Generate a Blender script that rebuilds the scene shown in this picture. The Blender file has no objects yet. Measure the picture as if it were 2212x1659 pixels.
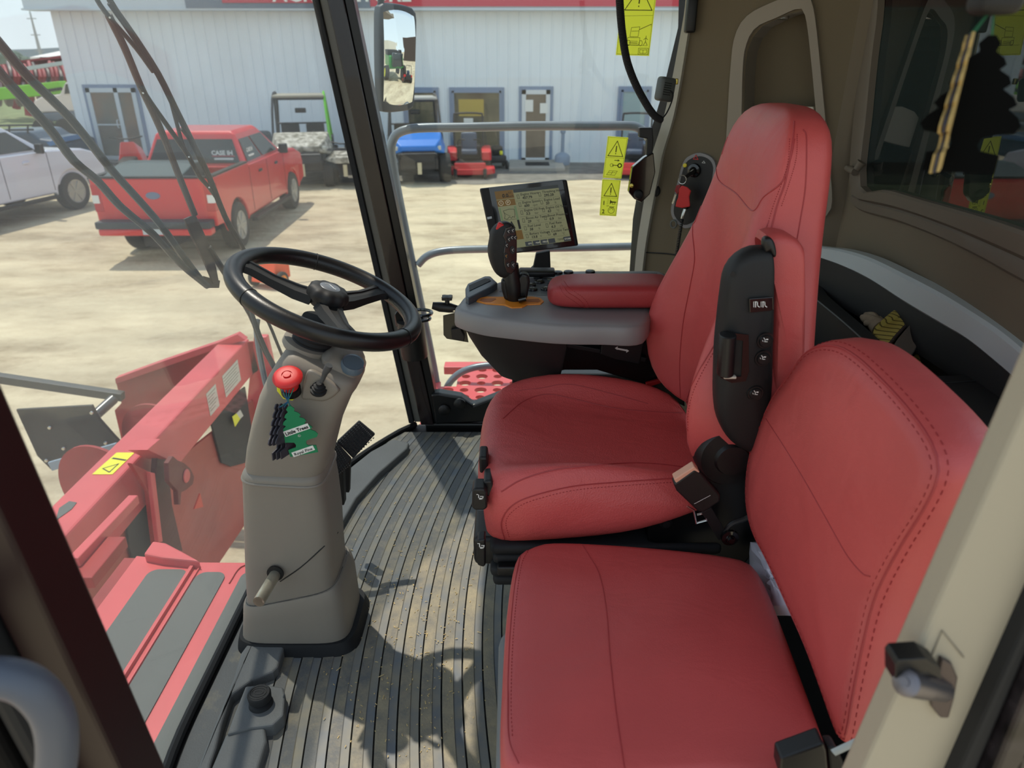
import bpy, bmesh, math, random
from mathutils import Vector, Matrix
from mathutils.bvhtree import BVHTree
random.seed(7)
PI = math.pi
sc = bpy.context.scene
COL = sc.collection

# ---------------------------------------------------------------- camera, sky, sun, exposure
PITCH = math.radians(24.8)
FPX = 1534.0
HC = 1.30                      # camera above the cab floor (floor is z = 0)
GZ = -1.90                     # yard surface
cd = bpy.data.cameras.new('camera')
cam = bpy.data.objects.new('camera', cd)
COL.objects.link(cam)
cam.location = (0, 0, HC)
cam.rotation_euler = (PI / 2 - PITCH, 0, 0)
cd.sensor_width = 36.0
cd.lens = FPX / 2212 * 36
cd.clip_start = 0.02
cd.clip_end = 2000
cd.dof.use_dof = True
cd.dof.focus_distance = 1.65
cd.dof.aperture_fstop = 5.2
sc.camera = cam

w = bpy.data.worlds.new('sky')
sc.world = w
w.use_nodes = True
nt = w.node_tree
nt.nodes.clear()
wo = nt.nodes.new('ShaderNodeOutputWorld')
bg = nt.nodes.new('ShaderNodeBackground')
tc = nt.nodes.new('ShaderNodeTexCoord')
sx = nt.nodes.new('ShaderNodeSeparateXYZ')
rp = nt.nodes.new('ShaderNodeValToRGB')
rp.color_ramp.elements[0].position = 0.0
rp.color_ramp.elements[0].color = (0.78, 0.88, 0.92, 1)
rp.color_ramp.elements[1].position = 1.0
rp.color_ramp.elements[1].color = (0.36, 0.47, 0.64, 1)
e = rp.color_ramp.elements.new(0.35)
e.color = (0.63, 0.75, 0.85, 1)
nt.links.new(tc.outputs['Generated'], sx.inputs[0])
nt.links.new(sx.outputs['Z'], rp.inputs[0])
nt.links.new(rp.outputs[0], bg.inputs[0])
nt.links.new(bg.outputs[0], wo.inputs[0])
bg.inputs[1].default_value = 1.32

sl = bpy.data.lights.new('sun', 'SUN')
sun = bpy.data.objects.new('sun', sl)
COL.objects.link(sun)
sl.energy = 3.7
sl.angle = math.radians(0.7)
sl.color = (1.0, 0.93, 0.80)
SUNOFF = Vector((0.27, -0.33, -1.0))     # direction the light travels
sun.rotation_euler = SUNOFF.to_track_quat('-Z', 'Y').to_euler()

sc.view_settings.view_transform = 'Standard'
sc.view_settings.look = 'None'
sc.view_settings.gamma = 1.0
sc.view_settings.exposure = 0.0
sc.view_settings.use_curve_mapping = False

# ---------------------------------------------------------------- pixel of the photograph -> point of the place
S_, C_ = math.sin(PITCH), math.cos(PITCH)
def ray(px, py):
    u = (px - 1106) / FPX; v = (py - 829.5) / FPX
    return Vector((u, C_ - v * S_, -S_ - v * C_))
CAM = Vector((0, 0, HC))
def AY(px, py, Y):
    d = ray(px, py); return CAM + d * (Y / d.y)
def AX(px, py, X):
    d = ray(px, py); return CAM + d * (X / d.x)
def AZ(px, py, z):
    d = ray(px, py); return CAM + d * ((z - HC) / d.z)
def AP(px, py, p0, n):
    d = ray(px, py); n = Vector(n); return CAM + d * ((Vector(p0) - CAM).dot(n) / d.dot(n))

# ---------------------------------------------------------------- materials
def lin(c):
    return tuple((x / 12.92 if x <= 0.04045 else ((x + 0.055) / 1.055) ** 2.4) for x in c)
def rgb(r, g, b):
    return lin((r / 255, g / 255, b / 255)) + (1,)
MATS = {}
def mat(name, col, rough=0.5, metal=0.0, bump=None, bscale=300, bdist=0.001, var=0.0, vscale=4, var2=None,
        coat=0.0, emit=None, estr=1.0, kind='noise', spec=0.5, sheen=0.0, wrinkle=0.0):
    m = bpy.data.materials.new(name)
    m.use_nodes = True
    n = m.node_tree; b = n.nodes['Principled BSDF']
    b.inputs['Base Color'].default_value = col
    b.inputs['Roughness'].default_value = rough
    b.inputs['Metallic'].default_value = metal
    b.inputs['Coat Weight'].default_value = coat
    b.inputs['Specular IOR Level'].default_value = spec
    b.inputs['Sheen Weight'].default_value = sheen
    t = n.nodes.new('ShaderNodeTexCoord')
    if var or var2:
        z = n.nodes.new('ShaderNodeTexNoise'); z.inputs['Scale'].default_value = vscale
        z.inputs['Detail'].default_value = 6
        n.links.new(t.outputs['Object'], z.inputs['Vector'])
        r = n.nodes.new('ShaderNodeValToRGB')
        c2 = var2 if var2 else tuple(min(1, c * (1 + var)) for c in col[:3]) + (1,)
        c1 = col if var2 else tuple(c * (1 - var) for c in col[:3]) + (1,)
        r.color_ramp.elements[0].position = 0.35; r.color_ramp.elements[0].color = c1
        r.color_ramp.elements[1].position = 0.7; r.color_ramp.elements[1].color = c2
        n.links.new(z.outputs['Fac'], r.inputs[0]); n.links.new(r.outputs[0], b.inputs['Base Color'])
    if bump:
        if kind == 'voronoi':
            z = n.nodes.new('ShaderNodeTexVoronoi'); out = 'Distance'
        else:
            z = n.nodes.new('ShaderNodeTexNoise'); z.inputs['Detail'].default_value = 4; out = 'Fac'
        z.inputs['Scale'].default_value = bscale
        n.links.new(t.outputs['Object'], z.inputs['Vector'])
        bp = n.nodes.new('ShaderNodeBump'); bp.inputs['Strength'].default_value = bump
        bp.inputs['Distance'].default_value = bdist
        n.links.new(z.outputs[out], bp.inputs['Height']); n.links.new(bp.outputs[0], b.inputs['Normal'])
        if wrinkle:
            mp = n.nodes.new('ShaderNodeMapping'); mp.inputs['Scale'].default_value = (5, 9, 7); mp.inputs['Rotation'].default_value = (0.3, 0.2, 0.7)
            z2 = n.nodes.new('ShaderNodeTexNoise'); z2.inputs['Scale'].default_value = 1.3; z2.inputs['Detail'].default_value = 3; z2.inputs['Distortion'].default_value = 0.8
            n.links.new(t.outputs['Object'], mp.inputs[0]); n.links.new(mp.outputs[0], z2.inputs['Vector'])
            b2 = n.nodes.new('ShaderNodeBump'); b2.inputs['Strength'].default_value = wrinkle; b2.inputs['Distance'].default_value = 0.012
            n.links.new(z2.outputs['Fac'], b2.inputs['Height']); n.links.new(b2.outputs[0], bp.inputs['Normal'])
    if emit:
        b.inputs['Emission Color'].default_value = emit
        b.inputs['Emission Strength'].default_value = estr
    MATS[name] = m
    return m
def glass(name, tint, diffuse=0.04, refl=1.0, smudge=True, dcol=(0.8, 0.8, 0.8, 1)):
    m = bpy.data.materials.new(name); m.use_nodes = True
    n = m.node_tree; n.nodes.clear()
    o = n.nodes.new('ShaderNodeOutputMaterial')
    tr = n.nodes.new('ShaderNodeBsdfTransparent'); tr.inputs[0].default_value = tint
    gl = n.nodes.new('ShaderNodeBsdfGlossy'); gl.inputs['Roughness'].default_value = 0.01
    df = n.nodes.new('ShaderNodeBsdfDiffuse'); df.inputs[0].default_value = dcol
    fr = n.nodes.new('ShaderNodeLayerWeight'); fr.inputs[0].default_value = 0.5
    pw = n.nodes.new('ShaderNodeMath'); pw.operation = 'POWER'; pw.inputs[1].default_value = 4.5
    mu = n.nodes.new('ShaderNodeMath'); mu.operation = 'MULTIPLY_ADD'; mu.inputs[1].default_value = 0.6
    mu.inputs[2].default_value = 0.035 * refl; mu.use_clamp = True
    n.links.new(fr.outputs['Facing'], pw.inputs[0]); n.links.new(pw.outputs[0], mu.inputs[0])
    m1 = n.nodes.new('ShaderNodeMixShader'); m2 = n.nodes.new('ShaderNodeMixShader')
    n.links.new(mu.outputs[0], m1.inputs[0]); n.links.new(tr.outputs[0], m1.inputs[1]); n.links.new(gl.outputs[0], m1.inputs[2])
    n.links.new(m1.outputs[0], m2.inputs[1]); n.links.new(df.outputs[0], m2.inputs[2])
    if smudge:
        t = n.nodes.new('ShaderNodeTexCoord'); z = n.nodes.new('ShaderNodeTexNoise')
        z.inputs['Scale'].default_value = 3.0; z.inputs['Detail'].default_value = 8
        n.links.new(t.outputs['Object'], z.inputs['Vector'])
        mr = n.nodes.new('ShaderNodeMapRange'); mr.inputs[1].default_value = 0.3; mr.inputs[2].default_value = 0.7
        mr.inputs[3].default_value = diffuse * 0.6; mr.inputs[4].default_value = diffuse * 1.4
        n.links.new(z.outputs['Fac'], mr.inputs[0]); n.links.new(mr.outputs[0], m2.inputs[0])
    else:
        m2.inputs[0].default_value = diffuse
    n.links.new(m2.outputs[0], o.inputs[0])
    MATS[name] = m
    return m

LEATHER = mat('red_leather', rgb(200, 84, 82), 0.42, bump=0.35, bscale=650, bdist=0.0006, kind='voronoi', var=0.06, vscale=6, wrinkle=0.25)
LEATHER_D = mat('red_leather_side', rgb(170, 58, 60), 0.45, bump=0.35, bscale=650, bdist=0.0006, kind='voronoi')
LEATHER_P = mat('perforated_red_leather', rgb(202, 84, 82), 0.46, bump=0.45, bscale=330, bdist=0.0012, kind='voronoi', wrinkle=0.5)
STITCH = mat('red_thread', rgb(150, 30, 34), 0.7)
TAUPE = mat('taupe_plastic', rgb(134, 127, 117), 0.5, bump=0.25, bscale=900, bdist=0.0004)
TAUPE_D = mat('dark_taupe_trim', rgb(112, 102, 88), 0.55, bump=0.25, bscale=700, bdist=0.0004)
TAUPE_L = mat('light_taupe_trim', rgb(150, 140, 124), 0.5)
BEIGE = mat('beige_painted_pillar', rgb(168, 159, 140), 0.45)
HEADLINER = mat('headliner_fabric', rgb(112, 101, 80), 0.9, bump=0.5, bscale=700, bdist=0.0008, sheen=0.2)
CREAM = mat('cream_panel', rgb(214, 208, 192), 0.5)
CONSOLE = mat('grey_console_plastic', rgb(140, 138, 138), 0.42, bump=0.2, bscale=900, bdist=0.0003)
CONSOLE_P = mat('slate_console_panel', rgb(98, 104, 110), 0.4)
BLACK = mat('black_plastic', rgb(19, 19, 20), 0.42, bump=0.3, bscale=800, bdist=0.0004)
BLACK_M = mat('black_matte_plastic', rgb(21, 21, 22), 0.6, bump=0.3, bscale=900, bdist=0.0004)
BLACK_G = mat('black_gloss', rgb(10, 10, 11), 0.12, coat=0.5)
STEEL_B = mat('black_painted_steel', rgb(16, 16, 17), 0.3)
RUBBER = mat('black_rubber', rgb(34, 35, 37), 0.62, spec=0.3)
WHEELM = mat('steering_wheel_leather', rgb(18, 18, 20), 0.36, bump=0.3, bscale=500, bdist=0.0005)
SILVER = mat('light_grey_band', rgb(196, 206, 208), 0.4)
CHROME = mat('chrome', rgb(200, 200, 195), 0.2, metal=1.0)
STEEL = mat('worn_steel', rgb(196, 190, 172), 0.35, metal=0.7, var=0.2, vscale=25)
RAIL = mat('grey_painted_rail', rgb(120, 128, 136), 0.35, metal=0.3, var=0.12, vscale=8)
RED = mat('red_painted_steel', rgb(212, 88, 90), 0.4, var=0.06, vscale=3)
RED_D = mat('weathered_red_steel', rgb(160, 40, 38), 0.55, var=0.22, vscale=3)
REDBTN = mat('red_button_plastic', rgb(206, 40, 40), 0.5)
CARRED = mat('red_car_paint', rgb(214, 36, 40), 0.3, coat=0.5)
CARWHITE = mat('white_car_paint', rgb(216, 220, 232), 0.25, coat=0.5)
YELLOW = mat('yellow_sticker', rgb(236, 232, 50), 0.5)
WHITE = mat('white_label', rgb(232, 232, 228), 0.5)
INK = mat('black_ink', rgb(20, 20, 20), 0.6)
ORANGE = mat('orange_plastic', rgb(232, 140, 40), 0.4)
GREEN = mat('green_card', rgb(20, 128, 82), 0.7)
DKGLASS = mat('dark_vehicle_glass', rgb(40, 46, 46), 0.08)
TYRE = mat('tyre_rubber', rgb(52, 50, 48), 0.85)
ALLOY = mat('alloy_wheel', rgb(170, 170, 165), 0.35, metal=0.5)
GRIP = mat('anti_slip_pad', rgb(104, 106, 103), 0.85, bump=0.6, bscale=900, bdist=0.0008)
def translucent(name, col, f=0.55):
    m = mat(name, col, 0.5); n = m.node_tree; b = n.nodes['Principled BSDF']; o = n.nodes['Material Output']
    t = n.nodes.new('ShaderNodeBsdfTranslucent'); t.inputs[0].default_value = col; x = n.nodes.new('ShaderNodeMixShader'); x.inputs[0].default_value = f
    n.links.new(b.outputs[0], x.inputs[1]); n.links.new(t.outputs[0], x.inputs[2]); n.links.new(x.outputs[0], o.inputs[0]); return m
WINDSH = glass('windshield_glass', (0.95, 0.97, 0.97, 1), 0.10, 0.8, dcol=(0.95, 0.93, 0.92, 1))
SIDEGL = glass('side_window_glass', (0.95, 0.98, 0.97, 1), 0.03, 0.8)
REARGL = glass('tinted_rear_glass', (0.10, 0.13, 0.12, 1), 0.01, 3.2, smudge=False)

# ---------------------------------------------------------------- mesh tools
def catmull(pts, n=8, closed=False):
    pts = [Vector(p) for p in pts]; N = len(pts); out = []
    rng = N if closed else N - 1
    for i in range(rng):
        if closed:
            p0, p1, p2, p3 = pts[(i - 1) % N], pts[i], pts[(i + 1) % N], pts[(i + 2) % N]
        else:
            p1, p2 = pts[i], pts[i + 1]
            p0 = pts[i - 1] if i > 0 else p1 * 2 - p2
            p3 = pts[i + 2] if i + 2 < N else p2 * 2 - p1
        for k in range(n):
            t = k / n
            out.append(0.5 * ((2 * p1) + (-p0 + p2) * t + (2 * p0 - 5 * p1 + 4 * p2 - p3) * t * t + (-p0 + 3 * p1 - 3 * p2 + p3) * t ** 3))
    if not closed: out.append(pts[-1])
    return out
def resample(pts, n, closed=False):
    pts = [Vector(p) for p in pts]
    if closed: pts = pts + [pts[0]]
    L = [0]
    for a, b in zip(pts, pts[1:]): L.append(L[-1] + (b - a).length)
    T = L[-1]; out = []; j = 0
    m = n if closed else n - 1
    for i in range(n):
        s = T * i / m
        while j < len(L) - 2 and L[j + 1] < s: j += 1
        d = L[j + 1] - L[j]
        out.append(pts[j].lerp(pts[j + 1], 0 if d == 0 else min(1, (s - L[j]) / d)))
    return out
def newell(pts):
    n = Vector((0, 0, 0))
    for a, b in zip(pts, list(pts[1:]) + [pts[0]]): n += Vector(a).cross(Vector(b))
    return n.normalized()

def wloc(o):
    v = Vector((0, 0, 0))
    while o: v += Vector(o.location); o = o.parent
    return v
def props(o, label=None, cat=None, group=None, kind=None):
    if label: o['label'] = label
    if cat: o['category'] = cat
    if group: o['group'] = group
    if kind: o['kind'] = kind
    return o
def empty(name, loc, label, cat, group=None):
    o = bpy.data.objects.new(name, None); COL.objects.link(o)
    o.location = loc; o.empty_display_size = 0.05
    return props(o, label, cat, group)
def copy_tree(o, parent=None):
    c = o.copy(); COL.objects.link(c); c.parent = parent
    for ch in [x for x in bpy.data.objects if x.parent == o]: copy_tree(ch, c)
    return c

class MB:
    def __init__(s): s.v = []; s.f = []; s.mi = []; s.m = 0; s.uv = {}
    def slot(s, i): s.m = i; return s
    def add(s, vs, fs):
        o = len(s.v); s.v += [Vector(x) for x in vs]
        for f in fs: s.f.append([o + i for i in f]); s.mi.append(s.m)
        return s
    def box(s, a, b, M=None):
        a, b = Vector(a), Vector(b)
        vs = [Vector((x, y, z)) for x in (a.x, b.x) for y in (a.y, b.y) for z in (a.z, b.z)]
        if M is not None: vs = [M @ q for q in vs]
        return s.add(vs, [(0, 1, 3, 2), (4, 6, 7, 5), (0, 4, 5, 1), (2, 3, 7, 6), (0, 2, 6, 4), (1, 5, 7, 3)])
    def bar(s, p, q, w, h, up=(0, 0, 1)):
        p, q = Vector(p), Vector(q); d = (q - p); L = d.length; d.normalize()
        u = Vector(up); r = d.cross(u)
        if r.length < 1e-4: r = d.cross(Vector((0, 1, 0)))
        r.normalize(); u = r.cross(d).normalized()
        vs = []
        for c in (p, q):
            for (i, j) in ((-1, -1), (1, -1), (1, 1), (-1, 1)): vs.append(c + r * (w / 2 * i) + u * (h / 2 * j))
        return s.add(vs, [(0, 1, 2, 3), (7, 6, 5, 4), (0, 4, 5, 1), (1, 5, 6, 2), (2, 6, 7, 3), (3, 7, 4, 0)])
    def rings(s, R, cap=True, closed=False):
        n = len(R[0]); o = len(s.v)
        for r in R: s.v += [Vector(x) for x in r]
        for i in range(len(R) - (0 if closed else 1)):
            a = o + i * n; b = o + ((i + 1) % len(R)) * n
            for k in range(n):
                s.f.append([a + k, a + (k + 1) % n, b + (k + 1) % n, b + k]); s.mi.append(s.m)
        if cap and not closed:
            s.f.append([o + k for k in range(n)][::-1]); s.mi.append(s.m)
            e = o + (len(R) - 1) * n
            s.f.append([e + k for k in range(n)]); s.mi.append(s.m)
        return s
    def tube(s, pts, r, n=10, closed=False, smooth=0, cap=True, flat=1.0, up=None):
        pts = [Vector(p) for p in pts]
        if smooth: pts = catmull(pts, smooth, closed)
        N = len(pts); rr = r if isinstance(r, (list, tuple)) else None
        R = []; prev = None
        for i, p in enumerate(pts):
            a = pts[i - 1] if (i > 0 or closed) else p
            b = pts[(i + 1) % N] if (i < N - 1 or closed) else p
            d = (b - a)
            if d.length < 1e-9: d = Vector((0, 0, 1))
            d.normalize()
            if prev is None:
                x = Vector(up) if up else Vector((0, 0, 1))
                if abs(d.dot(x)) > 0.95: x = Vector((1, 0, 0))
                u = d.cross(x).normalized()
            else:
                u = prev - d * prev.dot(d)
                if u.length < 1e-6: u = d.orthogonal()
                u.normalize()
            prev = u; v = d.cross(u)
            if rr:
                t = i / (N - 1) * (len(rr) - 1); j = min(int(t), len(rr) - 2); rad = rr[j] + (rr[j + 1] - rr[j]) * (t - j)
            else: rad = r
            R.append([p + u * (rad * math.cos(2 * PI * k / n)) + v * (rad * flat * math.sin(2 * PI * k / n)) for k in range(n)])
        return s.rings(R, cap, closed)
    def cyl(s, p, q, r, n=24, r2=None): return s.tube([p, q], [r, r if r2 is None else r2], n)
    def lathe(s, prof, o, ax=(0, 0, 1), n=32, lobes=0, amp=0):
        o = Vector(o); ax = Vector(ax).normalized(); u = ax.orthogonal().normalized(); v = ax.cross(u)
        R = []
        for (r, h) in prof:
            ring = []
            for k in range(n):
                t = 2 * PI * k / n; rr = r * (1 + amp * math.cos(lobes * t)) if lobes else r
                ring.append(o + ax * h + u * (rr * math.cos(t)) + v * (rr * math.sin(t)))
            R.append(ring)
        return s.rings(R)
    def prism(s, poly, vec):
        poly = [Vector(p) for p in poly]; vec = Vector(vec); n = len(poly); o = len(s.v)
        if newell(poly).dot(vec) > 0: poly = poly[::-1]
        s.v += poly + [p + vec for p in poly]
        s.f.append([o + i for i in range(n)]); s.mi.append(s.m)
        s.f.append([o + n + i for i in range(n)][::-1]); s.mi.append(s.m)
        for i in range(n):
            j = (i + 1) % n; s.f.append([o + i, o + n + i, o + n + j, o + j]); s.mi.append(s.m)
        return s
    def pillow(s, out, nrm, th, er=0.02, crown=0.01, back=0.0, nseg=48, smooth=4):
        """soft slab: closed outline, front side along nrm; th = thickness, er = edge rounding"""
        out = resample(catmull(out, smooth, True) if smooth else out, nseg, True)
        c = sum(out, Vector()) / len(out); n = Vector(nrm).normalized()
        size = sum((p - c).length for p in out) / len(out)
        def ring(k, h):   # k = inset as distance
            r = []
            for p in out:
                d = p - c; L = d.length; r.append(c + d * max(0.02, (L - k) / L) + n * h)
            return r
        def scaled(f, h): return [c + (p - c) * f + n * h for p in out]
        R = []
        f0 = (size - er) / size
        for f, h in ((0.08, back), (0.5, back * 0.8), (0.85 * f0, back * 0.3)): R.append(scaled(f, -th - h))
        R.append(ring(er, -th))
        for a in (30, 60): R.append(ring(er * (1 - math.sin(math.radians(a))), -th + er * (1 - math.cos(math.radians(a)))))
        R.append(ring(0, -th + er)); R.append(ring(0, -th / 2)); R.append(ring(0, -er))
        for a in (30, 60): R.append(ring(er * (1 - math.cos(math.radians(a))), -er + er * math.sin(math.radians(a))))
        R.append(ring(er, 0))
        for f in (0.85, 0.65, 0.4, 0.2, 0.05): R.append(scaled(f * f0, crown * (1 - f ** 2)))
        return s.rings(R)
    def rbox(s, c, size, r=0.01, M=None, seg=3):
        bm = bmesh.new(); bmesh.ops.create_cube(bm, size=1)
        for v in bm.verts: v.co = Vector((v.co.x * size[0], v.co.y * size[1], v.co.z * size[2]))
        bmesh.ops.bevel(bm, geom=list(bm.edges), offset=r, segments=seg, affect='EDGES', profile=0.5)
        M = M or Matrix(); c = Vector(c)
        bm.verts.index_update()
        s.add([c + (M.to_3x3() @ v.co) for v in bm.verts], [[v.index for v in f.verts] for f in bm.faces]); bm.free()
        return s
    def text(s, body, o, x, y, size, off=0.0004, align='LEFT', bold=0):
        cu = bpy.data.curves.new('t', 'FONT'); cu.body = body; cu.size = size; cu.align_x = align; cu.resolution_u = 2
        cu.offset = bold
        ob = bpy.data.objects.new('t', cu); COL.objects.link(ob)
        dg = bpy.context.evaluated_depsgraph_get(); me = bpy.data.meshes.new_from_object(ob.evaluated_get(dg))
        x = Vector(x).normalized(); y = Vector(y).normalized(); n = x.cross(y).normalized(); o = Vector(o)
        s.add([o + x * v.co.x + y * v.co.y + n * off for v in me.vertices], [list(p.vertices) for p in me.polygons])
        bpy.data.objects.remove(ob); bpy.data.meshes.remove(me); bpy.data.curves.remove(cu)
        return s
    def line(s, pts, wd, n, off=0.0004, closed=False):
        """flat painted line of width wd lying on a plane with normal n"""
        pts = [Vector(p) for p in pts]; n = Vector(n).normalized()
        if closed: pts = pts + [pts[0]]
        for a, b in zip(pts, pts[1:]):
            d = (b - a)
            if d.length < 1e-6: continue
            d.normalize(); r = d.cross(n) * (wd / 2); e = d * (wd / 2)
            s.add([a - e - r + n * off, b + e - r + n * off, b + e + r + n * off, a - e + r + n * off], [(0, 1, 2, 3)])
        return s
    def build(s, name, mats, parent=None, smooth=True, angle=40, sub=0, bevel=0, label=None, cat=None, group=None, kind=None, origin=None, bseg=2):
        me = bpy.data.meshes.new(name)
        if parent is not None: O = wloc(parent)
        elif origin is not None: O = Vector(origin)
        else:
            O = Vector(((min(v.x for v in s.v) + max(v.x for v in s.v)) / 2, (min(v.y for v in s.v) + max(v.y for v in s.v)) / 2, min(v.z for v in s.v)))
        me.from_pydata([v - O for v in s.v], [], s.f)
        if not isinstance(mats, (list, tuple)): mats = [mats]
        for m in mats: me.materials.append(m)
        me.polygons.foreach_set('material_index', [min(i, len(mats) - 1) for i in s.mi])
        bm = bmesh.new(); bm.from_mesh(me); bmesh.ops.recalc_face_normals(bm, faces=bm.faces); bm.to_mesh(me); bm.free()
        if smooth:
            me.polygons.foreach_set('use_smooth', [True] * len(me.polygons))
            if not sub:
                try: me.set_sharp_from_angle(angle=math.radians(angle))
                except Exception: pass
        me.update()
        o = bpy.data.objects.new(name, me); COL.objects.link(o)
        if parent is not None: o.parent = parent
        else: o.location = O
        if bevel:
            b = o.modifiers.new('bevel', 'BEVEL'); b.width = bevel; b.segments = bseg; b.limit_method = 'ANGLE'; b.angle_limit = math.radians(35)
            b.harden_normals = False
        if sub:
            q = o.modifiers.new('sub', 'SUBSURF'); q.levels = sub; q.render_levels = sub
        return props(o, label, cat, group, kind)

def surf_tree(o):
    bpy.context.view_layer.update()
    dg = bpy.context.evaluated_depsgraph_get(); e = o.evaluated_get(dg); me = e.to_mesh()
    L = wloc(o)
    t = BVHTree.FromPolygons([L + v.co for v in me.vertices], [list(p.vertices) for p in me.polygons])
    e.to_mesh_clear(); return t
def on_surface(tree, pxs, lift=0.0):
    """points of a seam, found where the line of sight meets the finished surface"""
    out = []
    for (px, py) in pxs:
        d = ray(px, py).normalized(); hit = tree.ray_cast(CAM, d)
        if hit[0] is not None: out.append(hit[0] + hit[1] * lift)
        elif out or True:
            near = tree.find_nearest(CAM + d * 1.4)
            # slide along the sight line to the closest approach
            best = None
            for k in range(60):
                q = CAM + d * (0.6 + 0.03 * k); h = tree.find_nearest(q)
                if h[0] is not None and (best is None or h[3] < best[1]): best = (h[0] + h[1] * lift, h[3])
            out.append(best[0])
    return out
def seam(name, tree, pxs, parent, r=0.0016, m=None, stitches=0, lift=0.0002, off=0.006, side=1):
    pts = on_surface(tree, [tuple(p)[:2] for p in catmull([(a, b, 0) for a, b in pxs], 8)], lift)
    mb = MB(); mb.tube(pts, r * 0.72, 6)
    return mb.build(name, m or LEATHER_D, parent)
def stitch_row(name, tree, pxs, parent, n=40, m=None, r=0.0006, L=0.55):
    pts = on_surface(tree, [tuple(p)[:2] for p in catmull([(a, b, 0) for a, b in pxs], 8)], 0.0004)
    pts = resample(pts, n * 2)
    mb = MB()
    for i in range(0, n * 2 - 1, 2):
        a, b = pts[i], pts[i + 1]; mb.tube([a, a.lerp(b, L * 2 if L < .5 else 1)], r, 5)
    return mb.build(name, m or STITCH, parent)
# ================================================================ the yard
def dirt_material():
    m = bpy.data.materials.new('packed_dirt'); m.use_nodes = True; n = m.node_tree; b = n.nodes['Principled BSDF']
    b.inputs['Roughness'].default_value = 0.95
    t = n.nodes.new('ShaderNodeTexCoord')
    mp = n.nodes.new('ShaderNodeMapping'); mp.inputs['Scale'].default_value = (0.7, 1.5, 1.0)
    n.links.new(t.outputs['Object'], mp.inputs[0])
    z = n.nodes.new('ShaderNodeTexNoise'); z.inputs['Scale'].default_value = 0.9; z.inputs['Detail'].default_value = 14; z.inputs['Roughness'].default_value = 0.74
    n.links.new(mp.outputs[0], z.inputs['Vector'])
    r = n.nodes.new('ShaderNodeValToRGB')
    r.color_ramp.elements[0].position = 0.32; r.color_ramp.elements[0].color = rgb(160, 142, 114)
    r.color_ramp.elements[1].position = 0.66; r.color_ramp.elements[1].color = rgb(218, 203, 172)
    e2 = r.color_ramp.elements.new(0.5); e2.color = rgb(202, 186, 156)
    n.links.new(z.outputs['Fac'], r.inputs[0])
    # wheel ruts
    wv = n.nodes.new('ShaderNodeTexWave'); wv.inputs['Scale'].default_value = 0.25; wv.inputs['Distortion'].default_value = 9; wv.inputs['Detail'].default_value = 4
    wv.bands_direction = 'Y'
    n.links.new(t.outputs['Object'], wv.inputs['Vector'])
    mx = n.nodes.new('ShaderNodeMix'); mx.data_type = 'RGBA'; mx.blend_type = 'MULTIPLY'; mx.inputs[0].default_value = 0.14
    n.links.new(r.outputs[0], mx.inputs[6]); n.links.new(wv.outputs['Color'], mx.inputs[7])
    n.links.new(mx.outputs[2], b.inputs['Base Color'])
    z2 = n.nodes.new('ShaderNodeTexNoise'); z2.inputs['Scale'].default_value = 9; z2.inputs['Detail'].default_value = 10
    n.links.new(t.outputs['Object'], z2.inputs['Vector'])
    bp = n.nodes.new('ShaderNodeBump'); bp.inputs['Strength'].default_value = 0.6; bp.inputs['Distance'].default_value = 0.05
    n.links.new(z2.outputs['Fac'], bp.inputs['Height']); n.links.new(bp.outputs[0], b.inputs['Normal'])
    return m
mb = MB(); mb.box((-160, -120, GZ - 0.5), (160, 220, GZ))
mb.build('ground', dirt_material(), smooth=False, kind='structure')

GRAVEL = mat('grey_gravel', rgb(128, 124, 116), 0.95, bump=0.8, bscale=25, bdist=0.03, var=0.2, vscale=3)
mb = MB()
edge = [(-17, 20.6)] + [(-17 + i * 1.6, 20.3 + 0.35 * math.sin(i * 1.7) + 0.2 * math.sin(i * 0.6)) for i in range(1, 28)] + [(28, 20.4)]
mb.prism([(x, y, GZ) for x, y in edge] + [(28, 24.3, GZ), (-17, 24.3, GZ)], (0, 0, 0.012))
mb.build('gravel_strip', GRAVEL, smooth=False, kind='structure')
GRASS = mat('dry_grass', rgb(132, 142, 96), 0.95, bump=0.8, bscale=6, bdist=0.2, var=0.25, vscale=1.5)
mb = MB(); mb.prism([(-90, 30, GZ), (-17.5, 30, GZ), (-17.5, 60, GZ), (-90, 60, GZ)], (0, 0, 0.03))
mb.build('grass_verge', GRASS, smooth=False, kind='structure')

# ================================================================ steel building
BW = 24.4
SIDING = mat('pale_blue_steel_siding', rgb(228, 235, 241), 0.5, var=0.03, vscale=0.6)
TRIMW = mat('pale_grey_trim', rgb(196, 206, 214), 0.5)
FRAMEB = mat('blue_grey_frame', rgb(130, 146, 172), 0.5)
FASC_R = mat('red_fascia', rgb(190, 54, 72), 0.5)
FASC_G = mat('grey_blue_fascia', rgb(104, 116, 132), 0.5)
WINGL = mat('shop_window_glass', rgb(70, 72, 64), 0.06, var2=rgb(120, 112, 88), vscale=1.3)
MAT_DOOR = mat('brown_door_pane', rgb(112, 98, 84), 0.3, var=0.15, vscale=2)
b0 = AY(150, 22, BW); EAVE = b0.z
BX0 = AY(187, 350, BW).x; BX1 = 26.0
bld = empty('metal_building', (4, BW, GZ), 'long pale blue ribbed metal building with shop doors behind the parked vehicles', 'building')
mb = MB()
R_ = 0.335
xs = []
x = BX0
while x < BX1:
    xs += [(x, 0), (x + 0.20, 0), (x + 0.222, -0.028), (x + 0.262, -0.028), (x + 0.285, 0), (x + 0.31, 0)]
    x += R_
prof = [(x, BW + dy) for x, dy in xs]
top = EAVE + 1.6
vs = [(x, y, GZ) for x, y in prof] + [(x, y, top) for x, y in prof]
n = len(prof)
mb.add(vs, [(i, i + 1, n + i + 1, n + i) for i in range(n - 1)])
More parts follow.
